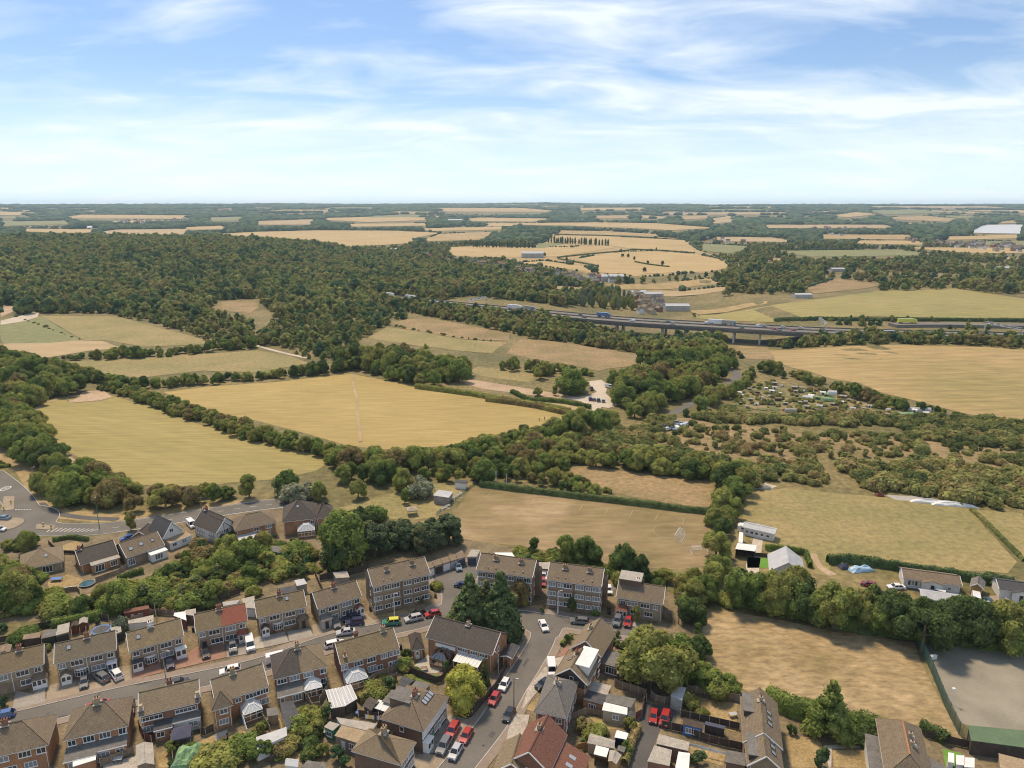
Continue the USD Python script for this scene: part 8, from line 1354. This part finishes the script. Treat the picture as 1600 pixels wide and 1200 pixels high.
belt('broadleaf_tree','D',[(-230,190),(0,215),(200,265),(400,320),(600,365),(900,400),(1200,445),(1500,475),(1700,500)],10,11.0,4.7,'full tree in the row above the straw field','tree row above the straw field',spread=.9,var=.1)
belt('broadleaf_tree','C',[(1060,700),(1130,740),(1250,740),(1390,740),(1380,690),(1250,640),(1130,600)],0,5.4,4.0,'bushy tree in the clump left of the straw field','clump at the corner of the straw field',spread=1.2)
belt('broadleaf_tree','C',[(1060,330),(1120,280),(1190,330),(1160,470),(1110,540)],7,5.5,4.0,'bushy tree along the left edge of the straw field','trees along the left edge of the straw field')
belt('garden_shrub','H',[(1330,920),(1430,960),(1520,950)],6.0,4.0,2.6,'tall bush right of the long mobile home','tall bushes right of the long mobile home',spread=1.3)
belt('garden_shrub','H',[(1200,960),(1260,1010),(1290,1070),(1350,1120)],5.0,4.2,2.4,'ivy-covered bush between the grey roof and the parked vans','bushes by the parked vans',spread=1.3)
belt('garden_shrub','G',[(1290,1020),(1360,1060),(1450,1075),(1600,1080)],4,3.0,2.4,'low bush under the left end of the tree row','bushes under the tree row')
# gardens at the left
G1=[(0,780),(140,830),(250,900),(300,1000),(440,1040),(620,1020),(800,960),(1000,900),(1060,790),(1180,700),(1400,650),(1600,700),(1800,730),(1960,800),(1960,880),(1700,900),(1600,930),(1500,960),(1250,1090),(1150,1120),(950,1080),(700,1100),(560,1130),(200,1150),(0,1150)]
belt('garden_shrub','E',G1,0,2.9,3.1,'leafy bush in the deep gardens behind the bungalows','bushes in the deep gardens',spread=1.25,var=.3,hard=.6,keep=.85)
belt('broadleaf_tree','E',G1,0,5.8,8.5,'small tree in the deep gardens behind the bungalows','trees in the deep gardens',spread=.95,var=.25,hard=1.5,keep=.9)
belt('broadleaf_tree','E',[(0,800),(130,790),(230,920),(200,1050),(60,1130),(0,1150),(-100,1000)],0,8.0,5.6,'full tree at the left edge behind the hipped bungalow','trees at the left edge',hard=1)
belt('garden_shrub','E',[(40,710),(120,690),(220,690)],5,2.6,2.2,'bush at the road corner left of the bungalows','bushes at the road corner',spread=1.2)
belt('garden_shrub','E',[(620,640),(700,610),(760,620)],5,3.0,2.0,'bush at the roadside behind the bungalows','bushes at the roadside behind the bungalows',spread=1.2)
belt('garden_shrub','E',[(210,360),(260,375),(320,350)],3.2,1.7,1.5,'low clipped bush on the verge under the single round tree','low bushes on the verge')
belt('garden_shrub','E',[(0,190),(80,240)],3,1.6,1.5,'low clipped bush at the left edge beside the north road','low bushes at the left edge')
belt('garden_shrub','F',[(550,540),(640,560),(740,560)],8,3.6,3.0,'bush beside the conservatory of the big detached house','bushes beside the big detached house')
belt('garden_shrub','F',[(0,700),(100,760),(230,800),(340,790),(330,700),(230,690)],0,3.2,3.0,'bright bush in the garden left of the tall dark trees','bright bushes left of the tall dark trees',spread=1.2,hard=.5)
belt('garden_shrub','B',[(0,870),(300,740),(440,720),(480,860),(640,900),(470,1000),(440,1200),(0,1200)],0,1.7,4.4,'garden plant among the lower gardens left of the corner terrace','plants in the lower gardens',spread=1.2,var=.4,hard=.3,keep=.75)
belt('garden_shrub','B',[(560,680),(900,560),(1100,640),(1000,660),(900,740),(760,900),(640,880)],0,1.6,4.6,'garden plant in the middle back gardens','plants in the middle back gardens',spread=1.2,var=.4,hard=.3,keep=.7)
belt('garden_shrub','C',[(360,880),(480,870),(560,900),(780,920),(740,1060),(690,1200),(420,1200),(340,1000)],0,1.6,3.6,'garden plant behind the red-brown roof','plants behind the red-brown roof',spread=1.2,var=.4,hard=.3,keep=.8)
belt('garden_shrub','A',[(970,1050),(1100,1040),(1330,1010),(1600,1000),(1600,1200),(980,1200)],0,1.7,4.0,'garden plant in the gardens round the blue tent','plants round the blue tent',spread=1.2,var=.4,hard=.3,keep=.7)
belt('garden_shrub','C',[(590,330),(720,350),(740,520),(690,600),(640,560),(600,450)],0,1.7,3.2,'garden plant beside the tan-gabled corner house','plants beside the corner house',spread=1.2,var=.4,hard=.3,keep=.8)
belt('garden_shrub','A',[(0,440),(130,420),(440,330),(700,300),(960,250),(1220,200),(1500,130),(1600,120),(1600,60),(1100,150),(500,250),(0,340)],0,2.0,5.0,'garden bush behind the terraced road','bushes behind the terraced road',spread=1.2,var=.4,hard=.3,keep=.8)
belt('garden_shrub','B',[(0,60),(100,40),(340,20),(480,0),(640,-40),(640,-80),(300,-60),(0,0)],0,2.0,4.6,'garden bush behind the houses next to the flats','bushes behind the houses next to the flats',spread=1.2,var=.4,hard=.3,keep=.7)
# back gardens of the lower row
for k,x,y,h,s,l in[('B',270,960,3.8,1.2,'dense bush at the end of the long shed in the lower gardens'),('B',370,1000,3.8,1.3,'dense bush in the middle of the lower gardens'),('B',340,900,3.0,1.2,'bush beside the twin carport roofs'),('B',450,880,3.2,1.2,'green bush left of the green-framed summerhouse'),('B',180,1090,3.2,1.2,'bush beside the white garage wall'),('B',30,1140,4.2,1.2,'bright bush at the bottom edge beside the garage roof'),
    ('B',345,1075,3.0,1.0,'bright round bush below the lower gardens bush'),('B',420,1120,3.0,1.0,'tall green bush near the brick garden building'),('B',505,1150,3.2,1.0,'upright green bush right of its twin near the brick garden building'),('B',340,1150,2.4,.9,'yellowing bush by the small greenhouse'),('B',560,1195,2.6,1.0,'bright bush at the bottom edge near the hipped roof'),
    ('B',760,740,3.2,1.2,'hedge bush on the left of the garden behind the terrace'),('B',830,720,3.4,1.3,'hedge bush behind the slate-roofed shed'),('B',930,580,3.2,1.0,'bush at the end of the hedge beside the patio'),('B',940,520,3.0,1.0,'dark bush beside the hipped garage'),('B',690,700,2.2,1.0,'bush beside the white-framed sunroom'),('B',1190,600,3.0,.7,'slim bush by the white lean-to roof'),('B',1000,600,1.6,1.0,'yellow low bush on the patio edge'),
    ('C',345,410,2.0,1.0,'clipped round bush on the corner of the side road'),('C',430,960,3.0,1.2,'dark bush behind the red-brown roof'),('C',520,1000,2.8,1.1,'bush in the garden behind the red-brown roof'),('C',740,960,3.2,1.1,'bush beside the rear parking lane'),('C',710,1110,3.0,1.1,'green bush at the edge of the rear parking lane'),('C',1080,800,3.6,1.1,'bush beside the grey shed near the red cars'),('C',1170,1180,3.2,1.1,'round bush at the bottom edge by the white van roof'),('C',710,450,2.0,1.0,'yellow bush behind the gabled corner house'),
    ('C',660,380,1.8,1.0,'dark low bush behind the gabled corner house'),('A',1350,1200,4.5,1.3,'bright green bush at the bottom right of the green tarpaulin'),('A',1500,1110,4.0,1.2,'dark green bush in the corner garden below the sunroom'),('A',1070,1110,3.2,.8,'narrow bush left of the blue garden tent'),('A',30,810,2.4,1.0,'yellowing bush on the front garden at the left edge'),('A',285,470,2.2,.7,'small bush between the first two pairs of houses'),('A',100,440,2.6,1.0,'bush behind the first pair of houses'),('F',1130,960,2.4,1.1,'bush at the end of the first block of flats'),('F',1030,1050,1.8,1.0,'low bush in front of the first block of flats'),
    ('G',185,1110,1.6,1.0,'low bush on the verge left of the long flats'),('G',520,1120,1.8,1.0,'pale low bush in front of the long flats'),('A',1020,215,1.6,.9,'yellow bush in the back garden behind the red roof'),('A',1310,190,3.0,1.1,'bush behind the half red-tiled pair'),('G',1120,1130,2.8,1.1,'bush at the right end of the dormer house'),('B',1270,250,1.6,1.2,'low spreading bush at the left of the junction island'),('B',1210,270,1.4,1.1,'lowest bush at the tip of the junction island')]:
    one('garden_shrub',k,x,y,h,s,l,'shrub')
hedge('tall clipped hedge along the far touchline of the football ground','F',[(1400,318),(1600,345),(1850,375),(2100,405),(2400,440),(2660,475),(2850,495)],2.2,2.6,'leaf_dark')
hedge('thick garden hedge along the near edge of the straw field','D',[(-10,780),(110,840),(230,880),(420,915),(560,955),(690,990)],4.4,4.2)
hedge('rough hedge that fills the foot of the tree row above the straw field','D',[(-230,175),(0,200),(200,248),(400,303),(600,345),(900,380),(1200,425),(1700,480)],4.0,4.5)
hedge('long hedge behind the motorway at the right','O',[(40,88),(250,82),(500,85),(800,86),(1100,87),(1400,90),(1700,92)],5.0,3.6,'leaf_dark',.6,4)
hedge('short hedge right of the gabled house at the lower right','D',[(945,960),(1040,1000),(1120,1050)],2.6,2.6)
hedge('dark conifer hedge behind the long mobile home','H',[(370,800),(500,795),(680,820),(860,850),(1000,865),(1160,890),(1300,920),(1530,940)],2.4,3.0,'leaf_dark')
hedge('neat hedge round the bright green lawn','H',[(-20,715),(120,730),(235,748),(262,830)],1.6,2.2)
hedge('overgrown fence-line hedge at the right edge','H',[(1270,470),(1370,560),(1470,660),(1600,790)],1.6,1.3,'leaf_scrub')
hedge('long hedge along the top right edge of the golden field','M',[(1000,505),(1150,525),(1350,552),(1600,597),(1800,628),(1960,660)],4.0,3.0,size=.5,dens=6)
hedge('upper clipped hedge left of the car park','N',[(0,535),(110,590),(200,588),(330,600),(440,622),(490,632)],3.0,2.4,size=.5,dens=6)
hedge('lower clipped hedge left of the car park','N',[(-160,585),(0,605),(160,630),(330,670),(420,680)],3.4,2.8,size=.5,dens=6)
hedge('clipped hedge round the fenced front lawn by the main road','E',[(330,665),(440,645),(550,660)],1.6,1.5)
hedge('long garden hedge running up behind the timbered house gardens','E',[(780,1100),(900,1040),(1050,1010),(1120,985)],2.4,2.4)
hedge('clipped hedge in the garden behind the third bungalow','E',[(740,910),(820,880),(900,860)],1.8,1.8)
hedge('hedge along the back of the gardens behind the terraced road','A',[(330,320),(560,280),(760,220),(900,180),(1050,150),(1150,130)],3.0,2.6)
hedge('hedge between the two middle back gardens','B',[(640,790),(740,735),(860,680)],2.2,2.2)
hedge('hedge along the right side of the rear parking lane','C',[(700,1190),(730,1110),(750,1040),(790,960)],1.8,2.0,'leaf_scrub')
hedge('low hedge beside the corner house on the side road','C',[(310,440),(345,400),(375,385)],1.2,1.2)
hedge('hedge between the flats and the football ground','G',[(-150,790),(0,790),(220,810),(420,850),(600,880),(760,905),(900,910)],3.0,2.6)
# ---------------------------------------------------------------- hedges and belts among the fields
belt('broadleaf_tree','P',[(165,607),(215,620),(270,640),(330,660),(400,684),(470,705),(528,720)],9,4.6,3.3,'hedgerow tree between the green-gold field and the golden field','hedgerow between the two mown fields',soft=-1.5,spread=1.1)
belt('broadleaf_tree','P',[(100,590),(160,597),(250,605),(330,598),(430,590),(545,578)],10,6.6,5.2,'hedgerow tree along the top of the golden field','hedgerow along the top of the golden field',soft=-1,spread=1.05)
belt('broadleaf_tree','L',[(40,330),(200,370),(330,390),(480,440),(640,470),(760,470)],12,7.5,6.2,'tree in the slanting line at the upper left of the fields','slanting tree line at the upper left')
belt('broadleaf_tree','L',[(0,290),(230,325),(500,325),(800,315),(1100,300),(1290,275),(1600,245)],12,7.2,6.0,'tree in the line between the rough pasture and the paddocks','tree line below the paddocks',soft=-1)
belt('broadleaf_tree','M',[(590,395),(700,420),(850,455),(1000,490),(1150,500),(1350,470),(1250,400),(1100,350),(900,310),(700,320),(450,380)],0,10.5,8.0,'large tree in the wood above the golden field','wood above the golden field',soft=-1)
belt('broadleaf_tree','N',[(-40,380),(100,420),(300,400),(420,420),(540,410),(620,410),(850,385),(880,350)],14,8.0,6.4,'tree in the line behind the gravel car park','trees behind the car park',soft=-1)
belt('broadleaf_tree','N',[(600,510),(700,440),(860,380),(1000,330),(1160,300),(1300,330),(1400,380),(1370,430),(1250,500),(1130,570),(1000,640),(900,690),(790,700),(700,690),(690,620),(610,560)],0,9.0,7.2,'tree in the dark belt between the car park and the lane','belt between the car park and the lane')
belt('broadleaf_tree','N',[(1030,720),(1130,650),(1270,570),(1400,480),(1500,400),(1560,420),(1460,520),(1330,600),(1240,650),(1120,690)],0,7.2,6.0,'tree along the right side of the lane','trees along the right of the lane')
belt('broadleaf_tree','O',[(0,400),(100,430),(250,470),(380,500),(480,530),(620,580),(720,620),(830,640),(950,650),(1150,690),(1240,700)],12,7.0,7.0,'tree in the line between the allotments and the broad golden field','tree line beside the allotments',soft=-1)
# what is left over becomes mass: the wood, banks, scrub
MASS={'wood':[],'bush':[]}
def mass(which,k,pts,width,cell,ht,soft=0.0,hard=3.0,keep=1.0,scale_mult=1.0,world_poly=None):
    poly=world_poly if world_poly is not None else(LineString([KT(k,*p)for p in pts]).buffer(width/2)if width else Polygon([KT(k,*p)for p in pts]).buffer(0))
    P=clear_of(jitter_grid(poly,cell,len(MASS[which])+5),hard,soft);rg=np.random.default_rng(len(P))
    if len(P)==0:return
    P=P[rg.uniform(size=len(P))<keep];ff=fit(P,ht)if which=='wood' else np.ones(len(P));P,ff=P[ff>0],ff[ff>0];base=10.5 if which=='wood' else 2.8
    MASS[which]+=[(x,y,ht/base*s*scale_mult)for(x,y),s in zip(P,ff*np.clip(1+rg.normal(size=len(P))*.30,.5,1.8))]
mass('wood','M',[(0,230),(150,250),(320,330),(480,330),(600,330),(680,190),(830,110),(980,70),(830,40),(650,30),(400,60),(200,80),(100,110)],0,7.2,6.0)
mass('wood','L',[(700,70),(860,75),(1050,130),(1290,215),(1500,250),(1700,240),(1600,130),(1400,60),(1100,20),(800,20)],0,8.5,6.5)
mass('wood','M',[(850,30),(1100,60),(1400,120),(1560,160),(1760,200),(2000,230),(2250,270),(2500,310),(2650,280),(2500,240),(2300,190),(2000,120),(1800,80),(1500,50),(1200,10),(950,-20)],0,6.5,7.0,soft=-1,hard=-2)
mass('wood','N',[(800,250),(950,220),(1150,190),(1320,220),(1400,290),(1500,330),(1400,330),(1200,300),(1000,320),(880,310)],0,7.0,8,hard=-2)
mass('wood','O',[(0,210),(160,180),(400,190),(700,190),(1000,195),(1300,205),(1700,215),(1700,265),(1500,255),(1300,240),(900,228),(600,236),(300,252),(0,250)],0,5.0,6.0,soft=-1,hard=-2.2)
mass('wood','O',[(40,90),(250,85),(500,88),(800,88),(1100,88),(1400,92),(1600,92)],9,6,5.0,soft=-2)
mass('wood','O',[(400,108),(600,118),(900,125),(1150,140),(1380,152),(1250,132),(1000,118),(700,112)],0,6.5,4.5)
mass('wood','N',[(1150,70-10),(1300,45),(1500,25),(1650,5),(1900,-40)],10,7,6,soft=-2)
for pts,kp in[([(1000,700),(900,690),(760,770),(620,820),(480,880),(560,900),(800,870),(900,800),(1000,760)],.9),([(1130,660),(1300,640),(1600,690),(2000,690),(2300,690),(2700,690),(3000,700),(3300,720),(3300,800),(2900,790),(2500,780),(2300,740),(1800,740),(1500,730),(1300,720),(1120,690)],.9),
                ([(2500,770),(2800,770),(3200,770),(3300,900),(3000,880),(2700,840),(2450,820)],.85)]:
    mass('bush','N',pts,0,3.6,3.0,hard=1,keep=kp,scale_mult=1.15)
mass('bush','H',[(380,200),(520,170),(640,200),(860,200),(1000,180),(1200,200),(1400,240),(1700,260),(1700,470),(1400,450),(1200,420),(1000,385),(800,355),(560,345),(540,260)],0,3.4,3.0,keep=.95,scale_mult=1.2)
mass('bush','H',[(-140,200),(0,170),(150,190),(270,160),(300,220),(420,320),(260,315),(60,280),(-120,330)],0,3.4,2.8,keep=.92,scale_mult=1.15)
mass('bush','G',[(560,0),(700,20),(900,60),(1000,100),(1250,130),(1350,190),(1400,240),(1250,240),(1000,190),(800,130),(600,110),(460,70)],0,4.0,3.2,keep=.9,scale_mult=1.15)
mass('bush','F',[(1300,60),(1700,-30),(2000,-60),(2300,-20),(2100,40),(1700,130),(1400,180)],0,4.0,3.4,keep=.85,scale_mult=1.1)
mass('bush','N',[(900,820),(1150,700),(1350,720),(1600,760),(1900,790),(2300,790),(2700,820),(3200,900),(3250,990),(2800,980),(2500,950),(2300,960),(2000,940),(1700,930),(1400,930),(1100,920)],0,4.4,1.7,hard=.5,keep=.42)
mass('bush','O',[(-230,560),(0,470),(150,490),(400,520),(560,580),(760,630),(960,655),(1080,690),(900,700),(600,690),(300,670),(60,650),(-140,650)],0,4.2,1.9,hard=.2,keep=.5,scale_mult=1.0)
belt('shrub','N',[(880,820),(1150,700),(1350,720),(1600,760),(1900,790),(2300,790),(2700,820),(3200,900),(3250,990),(2800,980),(2500,950),(2300,960),(2000,940),(1700,930),(1400,930),(1100,920)],0,3.0,6.2,'lone bush dotted on the bare red-brown scrub','bushes dotted on the scrub',var=.35,keep=.72,jit=.5,spread=1.1)
belt('shrub','L',[(100,60),(500,205)],3,1.6,14,'small bush on the line that crosses the paddocks','bushes on the paddock line',soft=-60)
belt('shrub','M',[(870,120),(1000,145),(1150,170),(1290,195),(1500,220)],4,1.9,8,'small dark bush on the line across the dry meadows','bushes across the dry meadows',soft=-60)
# the wood on the hill at the left
wl=[GT(x,y)for x,y in[(0,482),(30,492),(110,490),(190,490),(250,500),(320,490),(340,470),(400,466),(440,500),(520,500),(600,488),(640,484),(600,474),(700,468),(735,462)]]
wood_poly=Polygon([(-1500,560)]+[tuple(p)for p in wl]+[tuple(GT(800,470)),tuple(GT(880,480)),(110,900),(60,1250),(-100,1450),(-380,1600),(-900,1700),(-2100,1800),(-2400,1300)]).buffer(0)
mass('wood',None,None,0,7.6,11.0,world_poly=wood_poly,hard=6,scale_mult=.90)
for x,y,h,s,lb in[(690,408,9,1.3,'left end tree of the dark clump in the middle golden field'),(725,412,10,1.3,'middle tree of the dark clump in the middle golden field'),(765,428,9,1.3,'right end tree of the dark clump in the middle golden field'),(848,452,8,1.1,'lone round tree right of the dark clump in the middle golden field'),(940,462,10,1.4,'broad tree at the right end of the short hedge in the middle golden field'),(828,500,9,1.2,'tree at the near edge of the middle golden field'),(902,362,7,1.1,'round tree on the hedge behind the middle golden field'),(682,370,7,1.1,'round tree at the left of the hedge behind the middle golden field'),(340,432,9,1.2,'tree on the hedge left of the middle golden field'),(386,440,6,1.0,'small tree on the hedge left of the middle golden field'),(205,405,10,1.3,'tall dark tree beside the white farm sheds')]:one('cypress','S',x,y,h,s,lb)
hedge('short hedge that ends in the broad tree, middle golden field','S',[(770,440),(850,455),(930,465),(980,470)],5,2.6,'leaf_dark',.9,2.2);hedge('long hedge that splits the two middle golden fields','S',[(285,412),(440,395),(560,383),(670,374),(760,362),(900,366),(1010,374),(1140,384)],5,3.0,'leaf_dark',.9,2.0);hedge('hedge behind the upper golden field','S',[(270,268),(430,272),(560,274),(760,282),(1080,302)],6,3.4,'leaf_dark',1.0,1.6);hedge('hedge along the foot of the left golden field','S',[(290,420),(400,440),(520,462)],5,2.6,'leaf_dark',.9,2.0)
# ---------------------------------------------------------------- copies
def section(lab,x,y):
    a=800+FPX*x/(y*CP+100*SP)
    if lab.startswith('leafy bush in the deep gardens'):
        return 'leafy bush in the deep gardens '+('below the hipped bungalow' if a<110 else 'below the second bungalow' if a<190 else 'below the bungalow with roof windows' if a<265 else 'below the white chalet' if a<340 else 'below the timbered house' if a<410 else 'left of the tall trees')
    if lab.startswith('lone bush dotted'):return 'lone bush dotted on the '+('left' if a<1180 else 'middle' if a<1380 else 'right')+' part of the scrub'
    return lab
by={}
for t in TREES:by.setdefault(t[0],[]).append(t)
extra={'wood':[],'bush':[]}
for kind,L in by.items():
    L.sort(key=lambda t:-t[3]/math.hypot(t[1],t[2],90));lim={'broadleaf_tree':300,'garden_shrub':300,'shrub':280}.get(kind,300)
    singles=[t for t in L if t[7]is None];rest=[t for t in L if t[7]is not None];cut=max(0,lim-len(singles))
    rg=np.random.default_rng(hash_(kind))
    names={};seen={}
    rest=[t[:5]+(section(t[5],t[1],t[2]),)+t[6:]for t in rest]
    for t in rest[:cut]:seen.setdefault(t[5],[]).append(t)
    for lab,ts in seen.items():
        ts.sort(key=lambda t:t[1]/t[2])
        for i,t in enumerate(ts):names[id(t)]=lab if len(ts)==1 or len(ts)>62 else f'{lab}, {ordinal(i)} from the left'
    for t in singles+rest[:cut]:
        cls,R,h1=KINDS[kind][rg.integers(len(KINDS[kind]))];s=t[3]/h1;a=rg.uniform(0,2*PI)
        copy_of(cls,kind if kind not in('garden_shrub','red_shrub','pale_shrub')else 'shrub' if kind!='garden_shrub' else 'garden_shrub',names.get(id(t),t[5]),t[6],(t[1],t[2],float(H(t[1],t[2]))-.05),a,t[7],(s*t[4]*rg.uniform(.92,1.1),s*t[4]*rg.uniform(.92,1.1),s))
    for t in rest[cut:]:
        if kind=='garden_shrub':extra['bush'].append(t)
        elif 'shrub' in kind:MASS['bush'].append((t[1],t[2],t[3]/2.8*1.05))
        else:extra['wood'].append((kind,t[1],t[2],t[3],t[4]))
for which,protos,nm,lb in(('wood',WOOD,'woodland','mass of broadleaf woodland that covers the hill and the banks'),('bush',BUSH,'scrub','mass of low scrub bushes and hedge growth')):
    A=np.array(MASS[which]);P=heights(A[:,:2]);scatter(nm,lb,protos,P,A[:,2])
if extra['wood']:                             # belts past the count: the same full crowns, as one mass
    E=extra['wood'];P=heights(np.array([(e[1],e[2])for e in E]));S=np.array([[e[3]/9.0*e[4]*.98,e[3]/9.0*e[4]*.98,e[3]/9.0]for e in E])
    scatter('tree_belts','further trees of the belts and hedgerows among the fields',[c+'/crown' for c,_,_ in KINDS['broadleaf_tree']],P,S)
if extra['bush']:
    E=extra['bush'];scatter('garden_plants','further small plants and bushes of the back gardens',[c+'/crown' for c,_,_ in KINDS['garden_shrub']],heights(np.array([(e[1],e[2])for e in E])),np.array([[e[3]/2.5*e[4],e[3]/2.5*e[4],e[3]/2.5]for e in E]))
# ---------------------------------------------------------------- far land: woods, hedges
far_open=OPEN
def far_wood(lo,hi,cell,size,seed,keep,fl=1.0):
    rg=np.random.default_rng(seed);w=hi*.80
    gx,gy=np.meshgrid(np.arange(-w,w,cell),np.arange(lo,hi,cell));P=np.stack([gx.ravel(),gy.ravel()],1)+rg.uniform(-.5,.5,(gx.size,2))*cell
    P=P[(np.abs(P[:,0])<P[:,1]*.76+60)]
    P=P[~shapely.contains_xy(wood_poly,P[:,0],P[:,1])]
    P=P[~shapely.contains_xy(far_open,P[:,0],P[:,1])]
    if not HARD.is_empty:P=P[~shapely.contains_xy(HARD.buffer(7),P[:,0],P[:,1])]
    dens=meshkit.fbm(np.column_stack([P/(hi*.055),np.full(len(P),3.3)]),3,seed)
    P=P[rg.uniform(size=len(P))<np.clip((dens-.33)*6,.05,1)*keep]
    S=size*np.clip(1+rg.normal(size=len(P))*.3,.5,1.8);ok=~hides_field(P,10*S*fl);return P[ok],S[ok]
P1,S1=far_wood(830,1900,10.5,.95,11,.75);P2,S2=far_wood(1900,3400,15,1.3,12,.95);P3,S3=far_wood(3400,6000,27,2.25,13,.96,.55);P4,S4=far_wood(6000,11500,50,4.1,14,1.0,.34)
scatter('mid_woodland','trees and small woods spread round the villages beyond the motorway',WOOD,heights(P1),S1)
S23=np.concatenate([S2,S3,S4]);P23=np.vstack([P2,P3,P4]);flat=np.concatenate([np.full(len(P2),1.0),np.full(len(P3),.55),np.full(len(P4),.34)])
scatter('far_woodland','distant woodland that fills the plain and the hills to the horizon',FAR,heights(P23),np.column_stack([S23*1.15,S23*1.15,S23*flat]))
# hedges round the far fields
hed=[];rg=np.random.default_rng(5)
for p in FIELDS:
    d=np.hypot(*p.centroid.coords[0])
    if d<850:continue
    r=p.exterior;step=4.5+d*.0018
    for s in np.arange(0,r.length,step):
        q=r.interpolate(s+rg.uniform(-.3,.3)*step).coords[0]
        if meshkit.noise(np.array([q[0]/(d*.05),q[1]/(d*.05),2.2]),9)>.42:hed.append((*q,(.30+.00006*d)*rg.uniform(.6,1.3)*(1.9 if rg.uniform()<.05 else 1)))
hed=np.array(hed);hed=hed[~hides_field(hed[:,:2],hed[:,2]*3.2,OPEN_H)];scatter('far_hedges','dark hedges round the distant stubble fields',FAR,heights(hed[:,:2]),hed[:,2])
# poplar rows on the far fields
for k,pts,n,h,lb in[('S',[(-240,345),(130,352)],26,17,'first row of dark poplars on the far fields, left end'),('S',[(230,318),(600,338)],24,18,'right-hand row of dark poplars on the far fields'),('S',[(-60,246),(270,256)],22,20,'rearmost row of dark poplars on the far fields')]:
    a,b=KT(k,*pts[0]),KT(k,*pts[1]);rg=np.random.default_rng(n)
    for t_i,t in enumerate(np.linspace(0,1,n)):
        p=a*(1-t)+b*t+rg.uniform(-3,3,2);cls,R,h1=KINDS['poplar'][rg.integers(2)];s=h/h1*rg.uniform(.8,1.15)
        copy_of(cls,'poplar','dark poplar of the '+{26:'left',24:'right',22:'rear'}[n]+f' row on the far fields, {ordinal(t_i)} from the left','tree',(p[0],p[1],float(H(*p))),rg.uniform(0,6),lb,(s*1.2,s*1.2,s))
rg=np.random.default_rng(77)
pp=clear_of(jitter_grid(Polygon([KT('S',*p)for p in[(280,690),(480,720),(760,745),(740,690),(680,640),(560,610),(330,640)]]).buffer(0),10.0,3));rg.shuffle(pp)
for i_,(x,y)in enumerate(sorted(pp[:60].tolist(),key=lambda q:q[0]/q[1])):
    cls,R,h1=KINDS['pale_poplar'][rg.integers(2)];s=13.0/h1*rg.uniform(.8,1.15)
    copy_of(cls,'pale_poplar',f'tall light-green poplar in the stand behind the motorway, {ordinal(i_)} from the left','tree',(x,y,float(H(x,y))),rg.uniform(0,6),'poplars behind the motorway',(s,s,s))
# ------------------------------------------------------------------ air
hz=usdkit.material(stage,'/World/Looks/haze_air',{'v':('principled_volume',{'color':(.66,.86,1.0),'density':0.000057,'anisotropy':.25})},[],volume='v.volume')
b=MB();b.box(-14500,14500,-14500,14500,-30,165);b.build('haze',hz,kind='stuff',label='pale blue haze in the air over the whole plain')
